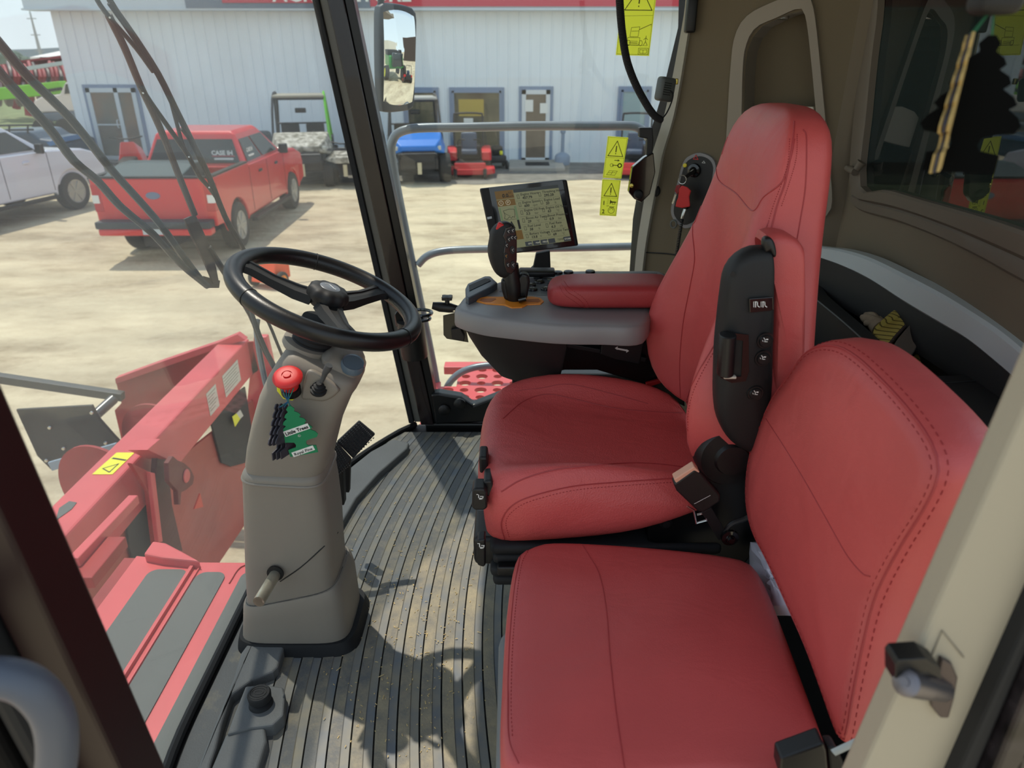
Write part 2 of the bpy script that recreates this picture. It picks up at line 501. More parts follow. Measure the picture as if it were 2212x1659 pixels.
mb.box((BX0, BW + 0.03, GZ), (BX1, BW + 14, top))
mb.build('siding', SIDING, bld, smooth=False)
mb = MB(); mb.box((BX0 - 0.45, BW - 0.55, EAVE), (BX1, BW + 0.02, EAVE + 1.7)); mb.box((BX0 - 0.5, BW - 0.6, EAVE - 0.03), (BX1, BW + 0.03, EAVE + 0.02))
mb.build('canopy', TRIMW, bld, smooth=False)
def px_x(px, py, Y): return AY(px, py, Y).x
fy = BW - 0.56
mb = MB(); mb.box((px_x(402, 8, fy), fy - 0.06, EAVE + 0.02), (px_x(800, 8, fy), fy + 0.01, EAVE + 1.6)); mb.build('grey_sign_panel', FASC_G, bld, smooth=False)
mb = MB(); mb.box((px_x(482, 4, fy), fy - 0.09, EAVE + 0.16), (px_x(696, 4, fy), fy - 0.05, EAVE + 0.9)); mb.build('red_sign_band', FASC_R, bld, smooth=False)
mb = MB(); mb.text('AGRICULTURE', (px_x(592, 4, fy), fy - 0.09, EAVE + 0.20), (1, 0, 0), (0, 0, 1), 0.62, 0.006, bold=0.012); mb.build('sign_lettering', WHITE, bld, smooth=False)
mb = MB(); mb.box((px_x(800, 8, fy), fy - 0.04, EAVE + 0.07), (BX1, fy + 0.02, EAVE + 1.66)); mb.build('red_fascia', FASC_R, bld, smooth=False)
# a door or window: outer px corners (x0,y0) top left, x1, y1 bottom right
def opening(name, x0, x1, y0, y1, frame, pane, fw=0.09, mull=(), rails=(), handle=None, lab=None):
    y = BW - 0.04
    A = px_x(x0, (y0 + y1) / 2, y); B = px_x(x1, (y0 + y1) / 2, y); T = AY(x0, y0, y).z; Z = max(GZ + 0.03, AY(x0, y1, y).z)
    f = MB()
    f.box((A, y - 0.06, Z), (A + fw, y, T)); f.box((B - fw, y - 0.06, Z), (B, y, T)); f.box((A, y - 0.06, T - fw), (B, y, T)); f.box((A, y - 0.06, Z), (B, y, Z + fw))
    for m_ in mull: q = A + (B - A) * m_; f.box((q - fw / 2, y - 0.06, Z), (q + fw / 2, y, T))
    for m_ in rails: q = Z + (T - Z) * m_; f.box((A, y - 0.05, q - fw * .14), (A + (B - A) * (mull[0] if mull else 1), y, q + fw * .14))
    fo = f.build(name, frame, bld, smooth=False)
    g = MB(); g.box((A + fw * .5, y - 0.03, Z + fw * .5), (B - fw * .5, y - 0.01, T - fw * .5)); g.build('pane', pane, fo, smooth=False)
    if handle:
        hx = A + (B - A) * handle; h = MB(); h.tube([(hx, y - 0.07, Z + 1.0), (hx, y - 0.14, Z + 1.02), (hx, y - 0.14, Z + 1.22), (hx, y - 0.07, Z + 1.24)], 0.018, 8); h.build('door_handle', TRIMW, fo)
    # blue-grey reveal round the opening
    s = MB(); e_ = 0.10
    s.box((A - e_, y - 0.02, Z), (A, y + 0.02, T + e_)); s.box((B, y - 0.02, Z), (B + e_, y + 0.02, T + e_)); s.box((A, y - 0.02, T), (B, y + 0.02, T + e_))
    s.build('door_casing' if 'door' in name else 'window_casing', FRAMEB, bld, smooth=False)
    return A, B, Z, T, fo
GLD = mat('dark_glass_door_pane', rgb(92, 100, 98), 0.15, var2=rgb(128, 100, 84), vscale=0.9)
opening('glass_door', 203, 308, 190, 345, TRIMW, GLD, 0.13, mull=(0.60,), rails=(0.5,), handle=0.53)
opening('window', 880, 944, 196, 352, FRAMEB, WINGL, 0.06)
A, B, Z, T, fo = opening('window', 979, 1083, 196, 352, FRAMEB, WINGL, 0.06)
s = MB(); s.box((A + 0.2, BW - 0.09, T - 0.75), (A + 1.0, BW - 0.075, T - 0.25)); s.build('yellow_notice', mat('ochre_notice', rgb(186, 160, 70), 0.6), fo, smooth=False)
s = MB(); s.box((A + 0.35, BW - 0.09, Z + 0.75), (A + 0.65, BW - 0.075, Z + 1.35)); s.build('paper_notice', WHITE, fo, smooth=False)
A, B, Z, T, fo = opening('white_door', 1127, 1187, 194, 350, mat('white_door_frame', rgb(216, 220, 224), 0.5), MAT_DOOR, 0.13, rails=())
s = MB(); s.box((A + 0.10, BW - 0.12, Z + 1.55), (A + 0.36, BW - 0.075, Z + 1.9)); s.build('door_notice', WHITE, fo, smooth=False)
s = MB(); s.box((B - 0.32, BW - 0.12, Z + 1.5), (B - 0.08, BW - 0.075, Z + 1.8)); s.build('door_notice', WHITE, fo, smooth=False)
opening('window', 1338, 1395, 194, 355, FRAMEB, mat('pale_green_glass', rgb(150, 172, 176), 0.2), 0.06)
CONC = mat('concrete', rgb(168, 162, 152), 0.85, var=0.08, vscale=3)
mb = MB(); mb.box((px_x(1100, 352, BW), BW - 2.0, GZ + 0.005), (px_x(1212, 352, BW), BW - 0.05, GZ + 0.10)); mb.build('concrete_step', CONC, smooth=False, kind='structure', bevel=0.01)
mb = MB(); mb.box((px_x(1135, 372, BW - 1.2), BW - 1.5, GZ + 0.101), (px_x(1186, 372, BW - 1.2), BW - 0.75, GZ + 0.115))
mb.build('door_mat', BLACK_M, smooth=False, label='dark door mat on the concrete step at the white shop door', cat='doormat')

# ================================================================ cab shell
YR = 2.40
EY = lambda X0, Y: X0 + (Y - 1.4) ** 2 / 5.9            # everything on the floor follows this curve
def edge_x(Y):                                             # foot of the windshield
    return -0.685 + max(0, abs(Y - 1.35) - 0.25) ** 2 * 0.46
mb = MB()
ys = [0.50 + 1.95 * i / 40 for i in range(41)]
L = [(edge_x(y) - 0.01, y) for y in ys]
mb.prism([(x, y, -0.06) for x, y in L] + [(1.15, 2.45, -0.06), (1.15, 0.50, -0.06)], (0, 0, 0.055))
mb.build('floor', BLACK_M, smooth=False, kind='structure')

# ribbed rubber floor mat
MATRUB = bpy.data.materials.new('dusty_floor_mat'); MATRUB.use_nodes = True
n_ = MATRUB.node_tree; b_ = n_.nodes['Principled BSDF']; b_.inputs['Roughness'].default_value = 0.62
t_ = n_.nodes.new('ShaderNodeTexCoord'); z_ = n_.nodes.new('ShaderNodeTexNoise'); z_.inputs['Scale'].default_value = 9; z_.inputs['Detail'].default_value = 9; z_.inputs['Roughness'].default_value = 0.7
n_.links.new(t_.outputs['Object'], z_.inputs['Vector'])
r_ = n_.nodes.new('ShaderNodeValToRGB'); r_.color_ramp.elements[0].position = 0.52; r_.color_ramp.elements[0].color = rgb(96, 97, 96)
r_.color_ramp.elements[1].position = 0.98; r_.color_ramp.elements[1].color = rgb(178, 162, 126)
sxm = n_.nodes.new('ShaderNodeSeparateXYZ'); n_.links.new(t_.outputs['Object'], sxm.inputs[0])
# dust is thickest in the middle of the walkway
g_ = n_.nodes.new('ShaderNodeTexGradient'); g_.gradient_type = 'SPHERICAL'
mpp = n_.nodes.new('ShaderNodeMapping'); mpp.inputs['Location'].default_value = (0.10, 0.25, 0); mpp.inputs['Scale'].default_value = (1.9, 1.15, 1)
n_.links.new(t_.outputs['Object'], mpp.inputs[0]); n_.links.new(mpp.outputs[0], g_.inputs[0])
ad = n_.nodes.new('ShaderNodeMath'); ad.operation = 'MULTIPLY_ADD'; ad.inputs[1].default_value = 0.30
n_.links.new(g_.outputs['Fac'], ad.inputs[0]); n_.links.new(z_.outputs['Fac'], ad.inputs[2])
n_.links.new(ad.outputs[0], r_.inputs[0]); n_.links.new(r_.outputs[0], b_.inputs['Base Color'])
z3 = n_.nodes.new('ShaderNodeTexNoise'); z3.inputs['Scale'].default_value = 260; z3.inputs['Detail'].default_value = 3
n_.links.new(t_.outputs['Object'], z3.inputs['Vector'])
bp_ = n_.nodes.new('ShaderNodeBump'); bp_.inputs['Strength'].default_value = 0.55; bp_.inputs['Distance'].default_value = 0.0015
n_.links.new(z3.outputs['Fac'], bp_.inputs['Height']); n_.links.new(bp_.outputs[0], b_.inputs['Normal'])
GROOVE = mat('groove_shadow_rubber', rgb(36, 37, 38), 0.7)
mb = MB()
NY = 70
prof = []
P = 0.0475
k = 0
base = -0.455 - P * 3
lo = base
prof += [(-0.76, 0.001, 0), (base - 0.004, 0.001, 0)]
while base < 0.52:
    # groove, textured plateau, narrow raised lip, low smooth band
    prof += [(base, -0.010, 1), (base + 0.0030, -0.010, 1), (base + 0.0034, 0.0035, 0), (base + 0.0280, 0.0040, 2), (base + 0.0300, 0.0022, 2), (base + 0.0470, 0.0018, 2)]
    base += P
npf = len(prof)
vs = []
for j in range(NY + 1):
    Y = 0.52 + (2.37 - 0.52) * j / NY
    for (xx, zz, m_) in prof:
        end = 0.0025 if (Y > 2.32 or Y < 0.55) else None
        X = max(EY(xx, Y), edge_x(Y) + 0.005)
        vs.append((X, Y, 0.004 if end else zz + 0.002))
mb.v = [Vector(v) for v in vs]
for j in range(NY):
    for i in range(npf - 1):
        mb.f.append([j * npf + i, j * npf + i + 1, (j + 1) * npf + i + 1, (j + 1) * npf + i])
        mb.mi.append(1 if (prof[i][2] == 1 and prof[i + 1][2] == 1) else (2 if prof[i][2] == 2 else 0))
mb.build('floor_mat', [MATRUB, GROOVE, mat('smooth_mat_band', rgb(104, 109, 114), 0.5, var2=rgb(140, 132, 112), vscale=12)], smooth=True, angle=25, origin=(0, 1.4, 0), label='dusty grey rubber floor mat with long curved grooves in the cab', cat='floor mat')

# right side: front corner pillar of the cab
def strut(name, a0, a1, w_, d_, m_, parent=None, **k):
    q = MB(); q.bar(a0, a1, w_, d_, up=(0, 1, 0)); return q.build(name, m_, parent, smooth=False, bevel=0.004, **k)
p_bot = AY(925, 905, YR); p_top = AY(722, -30, YR)
pil = empty('corner_pillar', p_bot, 'black slanted cab corner pillar between windshield and side window', 'pillar')
dirp = (p_top - p_bot)
PT = p_bot + dirp * (1.75 - p_bot.z) / dirp.z
def pillar_strip(name, o0, o1, w0, y0, y1, m_):
    # strip along the pillar, from px offset x o0..o1 metres, width, depth
    q = MB(); a = p_bot + Vector((o0, 0, -0.02)); b = PT + Vector((o0, 0, 0)); c = Vector((o1 - o0, 0, 0))
    q.add([a + Vector((0, y0, 0)), a + c + Vector((0, y0, 0)), a + c + Vector((0, y1, 0)), a + Vector((0, y1, 0)),
           b + Vector((0, y0, 0)), b + c + Vector((0, y0, 0)), b + c + Vector((0, y1, 0)), b + Vector((0, y1, 0))],
          [(0, 1, 2, 3), (4, 5, 6, 7), (0, 1, 5, 4), (1, 2, 6, 5), (2, 3, 7, 6), (3, 0, 4, 7)])
    return q.build(name, m_, pil, smooth=False, bevel=0.003)
pillar_strip('outer_seal', -0.075, -0.055, 0, 0.0, 0.05, RUBBER)
pillar_strip('grey_channel', -0.055, -0.028, 0, 0.012, 0.05, mat('pillar_channel_grey', rgb(110, 108, 100), 0.5))
pillar_strip('pillar_body', -0.028, 0.022, 0, -0.012, 0.055, mat('dark_maroon_black_paint', rgb(26, 12, 14), 0.22, coat=0.4))
pillar_strip('inner_trim', 0.022, 0.050, 0, -0.004, 0.05, STEEL_B)

# left side: front corner pillar, close to the camera
MAROON = mat('dark_maroon_pillar_paint', rgb(30, 9, 12), 0.4)
l_top = AY(0, 818, 0.56); l_bot = AY(352, 1640, 0.56)
dl = (l_bot - l_top).normalized()
lp = empty('door_side_pillar', (-0.36, 0.5, 0.0), 'dark maroon and black pillar at the near left of the cab', 'pillar')
def lstrip(name, off, wd, y0, y1, m_, bev=0.004):
    q = MB(); a = l_top - dl * 0.75; b = l_bot + dl * 0.75
    r = []
    for c in (a, b):
        r.append([c + Vector((off, y0 - 0.56, 0)), c + Vector((off - wd, y0 - 0.56, 0)), c + Vector((off - wd, y1 - 0.56, 0)), c + Vector((off, y1 - 0.56, 0))])
    q.rings(r); return q.build(name, m_, lp, smooth=False, bevel=bev)
lstrip('pillar_body', 0.0, 0.045, 0.50, 0.56, MAROON)
lstrip('pillar_seal', -0.050, 0.020, 0.475, 0.55, RUBBER, 0.008)
lstrip('pillar_channel', -0.074, 0.022, 0.47, 0.55, mat('black_channel', rgb(14, 13, 13), 0.8, spec=0.15), 0.006)
lstrip('door_seal', -0.10, 0.018, 0.465, 0.55, RUBBER, 0.008)
lstrip('outer_frame', -0.122, 0.03, 0.46, 0.55, MAROON, 0.006)

# curved windshield
def shield_curve(z, n=36):
    pts = []
    t = max(0.0, z) / 1.75
    for i in range(n + 1):
        Y = 0.545 + (YR - 0.03 - 0.545) * i / n
        x = edge_x(Y) - 0.02
        x -= 0.135 * t * 1.9 * (1 - 0.35 * t)       # leans forward going up
        pts.append(Vector((x, Y, z)))
    pts.append(Vector((p_bot.x + (PT.x - p_bot.x) * t - 0.06, YR + 0.03, z)))
    return pts
mb = MB(); R = []
zs = [-0.02 + 1.77 * i / 10 for i in range(11)]
g = [shield_curve(z) for z in zs]
nn = len(g[0])
# two skins, 6 mm apart
for off in (0, -0.006):
    mb.add([p + Vector((off, 0, 0)) for r in g for p in r], [(j * nn + i, j * nn + i + 1, (j + 1) * nn + i + 1, (j + 1) * nn + i) for j in range(10) for i in range(nn - 1)])
for v in mb.v:
    pass
mb.build('window_1', WINDSH, kind='structure', angle=60)
mb = MB(); mb.tube([p + Vector((0.006, 0, 0.006)) for p in shield_curve(0.0)], 0.011, 8); mb.build('trim_1', RUBBER, kind='structure')

# right side window and its lower sill
SG0 = Vector((p_bot.x + 0.04, YR + 0.03, 0)); 
sx0 = lambda z: p_bot.x + 0.04 + (PT.x - p_bot.x) * z / 1.75
mb = MB()
gr = [(sx0(0.05), 0.05), (sx0(1.75), 1.75), (0.60, 1.75), (0.46, 0.30), (0.42, 0.05)]
mb.prism([(x, YR + 0.035, z) for x, z in gr], (0, 0.005, 0)); mb.build('window_2', SIDEGL, kind='structure', smooth=False)
KY = YR - 0.02
kick = [(930, 852), (948, 850), (996, 858), (1022, 876), (1100, 846), (1180, 836), (1180, 925), (1060, 912), (940, 918)]
mb = MB(); mb.prism([AY(a, b, KY) for a, b in kick], (0, 0.05, 0)); mb.box((0.0, KY, -0.02), (0.62, KY + 0.05, 0.24)); mb.box((-0.33, KY + 0.01, -0.07), (0.62, KY + 0.05, 0.03))
mb.build('wall_right', STEEL_B, kind='structure', smooth=False, bevel=0.008)
for (a, b) in ((960, 885), (993, 872)):
    c = AY(a, b, KY - 0.002); mb = MB(); mb.lathe([(0.001, 0.012), (0.014, 0.011), (0.022, 0.006), (0.023, 0)], c, (0, -1, 0), 20)
    mb.build('plug_cap', BLACK, label='round black plug on the sill under the side window, ' + ('nearer the corner pillar' if a == 960 else 'further from the corner pillar'), cat='cap', group='round plugs on the side sill')

# rear corner (angled panel), rear wall, rear window
PA = Vector((0.50, YR - 0.02, 0)); PB = Vector((0.90, 2.08, 0))
NC = Vector((PA.y - PB.y, PB.x - PA.x, 0)).normalized() * -1     # towards the seats
if NC.dot(Vector((-1, -1, 0))) < 0: NC = -NC
def AC(px, py, d=0.0): return AP(px, py, PA + NC * d, NC)
XR = 0.95
wall_out = [(1492, -160), (1492, 0), (1478, 100), (1452, 250), (1410, 440), (1382, 590), (1372, 640), (1800, 640)]
pts = [AC(*p) for p in wall_out]
pb = AX(1850, 60, XR)
top_r = PB + Vector((0, 0, 1.8))
# angled panel with the pocket cut out of it
outer = [AC(a, b) for a, b in [(1492, -260), (1492, 0), (1478, 100), (1452, 250), (1410, 440), (1372, 620), (1364, 700)]]
inner_px = [(1607, 262), (1609, 150), (1616, 100), (1636, 62), (1680, 40), (1722, 22), (1738, 24), (1748, 60), (1760, 180), (1774, 330), (1788, 440), (1620, 440)]
mb = MB()
rim = resample([AC(a, b) for a, b in [(1364, 700), (1372, 620), (1410, 440), (1452, 250), (1478, 100), (1492, 0), (1492, -120), (1492, -260)]], 10) 
rim += resample([AC(1492, -260), PB + Vector((0.0, 0, 1.85))], 6)[1:]
rim += resample([PB + Vector((0, 0, 1.85)), PB + Vector((0, 0, 0.0))], 12)[1:]
rim += resample([PB, PA + Vector((-.03, 0.02, 0)), AC(1364, 700)], 12)[1:-1]
ic = resample([AC(a, b) for a, b in inner_px[::-1]], len(rim), True)
# align the starting points of the two loops
cen = sum(ic, Vector()) / len(ic)
ax_u = Vector((-NC.y, NC.x, 0)); 
def ang(p): d = p - cen; return math.atan2(d.z, d.dot(ax_u))
def ordered(l):
    a = sorted(l, key=ang); return a
rim_o = ordered(rim); ic_o = ordered(resample([AC(a, b) for a, b in inner_px], len(rim), True))
m_ = min(len(rim_o), len(ic_o))
N = len(rim_o)
mb.rings([rim_o, ic_o, [p - NC * 0.085 for p in ic_o]], cap=False)
o = len(mb.v) - N
mb.f.append([o + k for k in range(N)]); mb.mi.append(0)
mb.build('wall_corner', HEADLINER, kind='structure', smooth=False)
# ================================================================ rear wall and rear window
pane = [(1912, -160), (1911, 10), (1898, 120), (1885, 250), (1873, 402), (1930, 410), (2000, 430), (2080, 452), (2150, 472), (2212, 492), (2500, 590)]
pn = [AX(a, b, XR) for a, b in catmull([(a, b, 0) for a, b in pane], 3) and [(p.x, p.y) for p in catmull([(a, b, 0) for a, b in pane], 3)]]
k_l = [p for p in pn if p.y > 1.9 or p.z > 1.2]
mb = MB()
low = [p for p in pn if p.z < 1.01]
Yc = 2.06
i0 = max(i for i, p in enumerate(pn) if p.z > pn[-1].z + 0.02 and p.y > 1.85)
left = pn[:13]; bot = pn[12:]
vs = []; 
for p in left: vs += [p, Vector((XR, Yc, p.z))]
mb.add(vs, [(2 * i, 2 * i + 1, 2 * i + 3, 2 * i + 2) for i in range(len(left) - 1)])
vs = []
for p in bot: vs += [p, Vector((XR, p.y, 0.60))]
mb.add(vs, [(2 * i, 2 * i + 1, 2 * i + 3, 2 * i + 2) for i in range(len(bot) - 1)])
q = bot[0]; mb.add([q, Vector((XR, Yc, q.z)), Vector((XR, Yc, 0.6)), Vector((XR, q.y, 0.6))], [(0, 1, 2, 3)])
# short return to the angled corner
mb.add([PB + Vector((0, 0, 0.4)), PB + Vector((0, 0, 1.85)), Vector((XR, Yc, 1.85)), Vector((XR, Yc, 0.4))], [(0, 1, 2, 3)])
mb.build('wall_rear', mat('rear_wall_trim', rgb(122, 111, 92), 0.75, bump=0.3, bscale=700, bdist=0.0005), kind='structure', smooth=False)
pb2_ = [AX(a, b, XR) for a, b in [(1896, -160), (1895, 10), (1882, 120), (1868, 250), (1858, 415), (1930, 428), (2000, 446), (2080, 470), (2150, 492), (2212, 514), (2500, 620)]]
mb = MB(); mb.prism([p + Vector((0.001, 0, 0)) for p in pb2_] + [Vector((XR + 0.001, pb2_[-1].y, 1.9)), Vector((XR + 0.001, pb2_[0].y, 1.9))], (0.005, 0, 0))
mb.build('window_3', REARGL, kind='structure', smooth=False)
# moulded frame following the pane
def frame_strip(name, inner, outer, h, m_, **k):
    n = 40
    a = resample(inner, n); b = resample(outer, n)
    R = []
    for p, q in zip(a, b):
        R.append([p, p + Vector((-h, 0, 0)).lerp(Vector(), 0.2), p.lerp(q, 0.15) + Vector((-h, 0, 0)), p.lerp(q, 0.80) + Vector((-h, 0, 0)), q + Vector((-h * 0.5, 0, 0)), q])
    q = MB(); q.rings(R); return q.build(name, m_, smooth=True, angle=30, **k)
def cpx(l, X, n=6): return [AX(p.x, p.y, X) for p in catmull([(a, b, 0) for a, b in l], n)]
frame_strip('trim_2', cpx(pane, XR), cpx([(1888, -160), (1884, 10), (1870, 120), (1856, 250), (1848, 352), (1850, 420), (1880, 436), (1960, 455), (2060, 490), (2150, 528), (2212, 556), (2500, 690)], XR), 0.022, TAUPE_D, kind='structure')
frame_strip('trim_3', cpx([(1850, 420), (1880, 436), (1960, 455), (2060, 490), (2150, 528), (2212, 556), (2500, 690)], XR), cpx([(1846, 440), (1872, 458), (1955, 482), (2050, 520), (2140, 565), (2212, 606), (2500, 760)], XR), 0.014, TAUPE_D, kind='structure')
# latch nub on the frame
c = AX(1838, 364, XR - 0.03); mb = MB(); mb.cyl(c + Vector((-0.006, 0.012, 0)), c + Vector((0, -0.03, -0.004)), 0.008, 16, 0.011)
mb.cyl(AX(1862, 350, XR - 0.02), AX(1850, 366, XR - 0.028), 0.013, 16, 0.009)
mb.build('hinge_nub', TAUPE_D, bpy.data.objects['trim_2'])
# light band and shelf
top = [(1740, 529), (1772, 533), (1820, 539), (1881, 557), (1956, 593), (2031, 632), (2092, 669), (2152, 708), (2212, 756), (2320, 850)]
botb = [(1740, 545), (1760, 553), (1820, 575), (1881, 605), (1956, 654), (2031, 699), (2092, 735), (2152, 783), (2212, 836), (2320, 940)]
XB = [0.85, 0.87, 0.885, 0.90, 0.915, 0.925, 0.93, 0.935, 0.935, 0.935]
a = [AX(p[0], p[1], x) for p, x in zip(top, XB)]; b = [AX(p[0], p[1], x - 0.004) for p, x in zip(botb, XB)]
a = catmull(a, 5); b = catmull(b, 5)
mb = MB(); mb.rings([[p, p.lerp(q, 0.12) + Vector((-0.006, 0, 0)), p.lerp(q, 0.9) + Vector((-0.006, 0, 0)), q, q + Vector((0.03, 0, 0)), p + Vector((0.03, 0, 0))] for p, q in zip(a, b)])
mb.build('trim_4', SILVER, kind='structure', angle=30)
b_band = list(b)
ZB = 0.715
bx = empty('storage_console', (0.85, 1.5, 0), 'black storage console with an open bin along the rear wall behind the seats', 'console')
outer = [(1700, 596), (1741, 630), (1821, 696), (1881, 750), (1956, 810), (2122, 952), (2300, 1110), (2520, 1110), (2360, 960), (2212, 836), (2152, 783), (2092, 735), (2031, 699), (1956, 654), (1881, 605), (1820, 575), (1745, 546)]
oo = [AZ(a, b, ZB) for a, b in outer]
hole = [AZ(a, b, ZB) for a, b in [(1775, 620), (1860, 617), (1880, 628), (1990, 705), (2122, 800), (2112, 808), (2005, 812), (1975, 798), (1863, 702)]]
def inside(p):
    p = Vector(p); p.x = min(p.x, 0.93)
    k = (Vector((p.x, p.y, 0)) - PA).dot(NC)
    if k < 0.012: p += NC * (0.012 - k)
    return p
oo = [inside(p) for p in oo]
bm = bmesh.new()
def loop_(l):
    vs = [bm.verts.new(p) for p in l]; return vs, [bm.edges.new((vs[i], vs[(i + 1) % len(vs)])) for i in range(len(vs))]
hole = resample(catmull(hole, 3, True), 40, True)
v1, e1_ = loop_(oo); v2, e2_ = loop_(hole)
bmesh.ops.triangle_fill(bm, edges=e1_ + e2_, use_beauty=True)
bm.verts.index_update()
mb = MB(); mb.add([v.co.copy() for v in bm.verts], [[v.index for v in f.verts] for f in bm.faces]); bm.free()
mb.rings([oo, [Vector((p.x, p.y, 0.0)) for p in oo]], cap=False)
mb.rings([hole, [p + Vector((0, 0, -0.004)) for p in hole], [p + Vector((0, 0, -0.16)) for p in hole]], cap=False)
mb.add([p + Vector((0, 0, -0.16)) for p in hole], [tuple(range(len(hole)))])
mb.build('bin_body', BLACK_M, bx, angle=35)
bb = [p for p in b_band if p.y < 2.0]
mb = MB(); mb.rings([[p + Vector((-.001, 0, .004)), Vector((p.x - .012, p.y, ZB)), Vector((p.x - .012, p.y, ZB - .02)), Vector((.946, p.y, ZB - .02)), Vector((.946, p.y, p.z))] for p in bb]); mb.build('back_rim', BLACK_M, bx, angle=30)
for l in ([(1742, 614), (1800, 610), (1876, 604)], [(1962, 831), (2060, 826), (2173, 816)]): mb = MB(); mb.tube([AZ(a, b, ZB + 0.0006) for a, b in l], 0.0018, 6); mb.build('lid_seam', INK, bx)
mb = MB(); mb.tube([AZ(a, b, ZB + 0.002) for a, b in [(1720, 612), (1741, 629), (1821, 695), (1881, 749), (1956, 809), (2122, 951)]], 0.0022, 6, smooth=4)
mb.build('edge_highlight', mat('painted_edge_highlight', rgb(96, 100, 100), 0.6), bx)  # grey line paints the highlight along the bin's near edge
# ceiling of the cab
mb = MB(); mb.box((-0.56, 0.40, 1.78), (1.10, 2.50, 1.86)); mb.build('ceiling', HEADLINER, kind='structure', smooth=False)
# pocket frame on the corner panel
po = [(1560, 470), (1568, 360), (1574, 262), (1581, 150), (1590, 80), (1615, 36), (1665, 8), (1722, -12), (1748, -8), (1762, 30), (1776, 160), (1792, 330), (1800, 430), (1790, 462), (1770, 470)]
pi_ = [(1596, 440), (1601, 350), (1605, 262), (1608, 150), (1615, 98), (1636, 60), (1682, 38), (1722, 20), (1737, 22), (1747, 58), (1760, 180), (1772, 320), (1778, 400), (1775, 430), (1768, 440)]
def pcx(l, d): return [AC(p.x, p.y, d) for p in catmull([(a, b, 0) for a, b in l], 5)]
n = 60; A_, B_ = resample(pcx(po, 0), n), resample(pcx(pi_, 0), n)
mb = MB(); mb.rings([[p, p + NC * 0.012, q + NC * 0.014, q - NC * 0.03] for p, q in zip(A_, B_)])
mb.build('trim_5', TAUPE_L, kind='structure', angle=30)
mb = MB(); mb.prism([AC(a, b, -0.03) for a, b in [(1596, 262), (1640, 240), (1700, 229), (1762, 230), (1772, 300), (1600, 320)]], NC * 0.02)
mb.build('pocket_flap', CREAM, smooth=False, bevel=0.003, label='cream panel at the foot of the wall pocket behind the driver seat', cat='panel')
mb = MB(); mb.rbox(AC(1683, 38, -0.02), (0.05, 0.02, 0.012), 0.003); mb.build('pocket_clip', CHROME, label='small metal clip at the top of the wall pocket', cat='clip')

# right rear pillar next to the side window: light strip and padded post
def on_c(l, d): return [AC(a, b, d) for a, b in l]
mb = MB(); ls = resample(catmull(on_c([(1506, -120), (1500, 0), (1488, 90), (1462, 240), (1436, 330), (1428, 372), (1418, 420), (1400, 520), (1390, 600)], 0.0), 5), 40)
rs = resample(catmull(on_c([(1490, -120), (1484, 0), (1470, 90), (1440, 240), (1412, 330), (1402, 372), (1396, 420), (1380, 520), (1372, 600)], 0.0), 5), 40)
mb.rings([[p, p + NC * 0.016, q + NC * 0.010, q] for p, q in zip(ls, rs)])
mb.build('trim_6', mat('light_pillar_strip', rgb(176, 172, 158), 0.5), kind='structure', angle=30)
mb = MB(); mb.prism([AC(a, b, -0.035) for a, b in [(1520, -160), (1480, -160), (1474, 60), (1440, 200), (1400, 330), (1376, 470), (1366, 620), (1420, 620)]], NC * 0.03)
mb.build('trim_7', STEEL_B, kind='structure', smooth=False)
mb = MB(); mb.tube(on_c([(1392, 545), (1440, 548), (1500, 556)], 0.002), 0.0022, 6); mb.build('trim_8', INK, kind='structure')
mb = MB(); mb.rbox(AC(1493, 30, 0.02), (0.03, 0.03, 0.10), 0.006); mb.build('window_clamp', BLACK, label='black clamp at the top of the rear side pillar', cat='clamp')

# near side door pillar, beige, with seals
dpo = empty('door_post', (0.36, 0.47, 0.0), 'beige painted door post with black seals at the near right', 'door post')
YD = 0.47
def extrap(a, b, t): return (a[0] + (b[0] - a[0]) * t, a[1] + (b[1] - a[1]) * t)
Lt, Lb = (2212, 895), (1868, 1659); Rt, Rb = (2212, 1325), (2060, 1659)
poly = [extrap(Lt, Lb, -0.9), Lt, Lb, extrap(Lt, Lb, 1.5), extrap(Rt, Rb, 2.2), Rb, Rt, extrap(Rt, Rb, -2.4)]
mb = MB(); mb.prism([AY(a, b, YD) for a, b in poly], (0, 0.03, 0)); mb.build('post_panel', BEIGE, dpo, smooth=False, bevel=0.004)
def dstrip(name, p1, p2, q1, q2, Y, m_, th=0.03):
    l = [extrap(p1, p2, -1.5), extrap(p1, p2, 2.2), extrap(q1, q2, 2.2), extrap(q1, q2, -1.5)]
    mb = MB(); mb.prism([AY(a, b, Y) for a, b in l], (0, th, 0)); return mb.build(name, m_, dpo, smooth=False, bevel=0.004)
dstrip('post_edge', (2212, 1320), (2058, 1659), (2212, 1368), (2080, 1659), 0.462, mat('pinkish_edge', rgb(150, 122, 112), 0.4))
dstrip('seal', (2212, 1364), (2078, 1659), (2212, 1430), (2114, 1659), 0.452, RUBBER)
dstrip('outer_seal', (2212, 1432), (2116, 1659), (2212, 1520), (2155, 1659), 0.458, STEEL_B)
dstrip('outer_frame', (2212, 1516), (2153, 1659), (2212, 1760), (2250, 1659), 0.44, mat('dark_mottled_frame', rgb(40, 36, 38), 0.25, var=0.8, vscale=30))
mb = MB(); ln = [AY(a, b, YD - 0.001) for a, b in [(2010, 1424), (2035, 1362), (2082, 1420)]]; mb.tube(ln, 0.0006, 5); mb.build('panel_crease', mat('crease_grey', rgb(120, 112, 100), .6), dpo)
st = empty('door_striker', AY(2040, 1490, YD), 'dark steel door striker pin bolted on the beige door post', 'door striker')
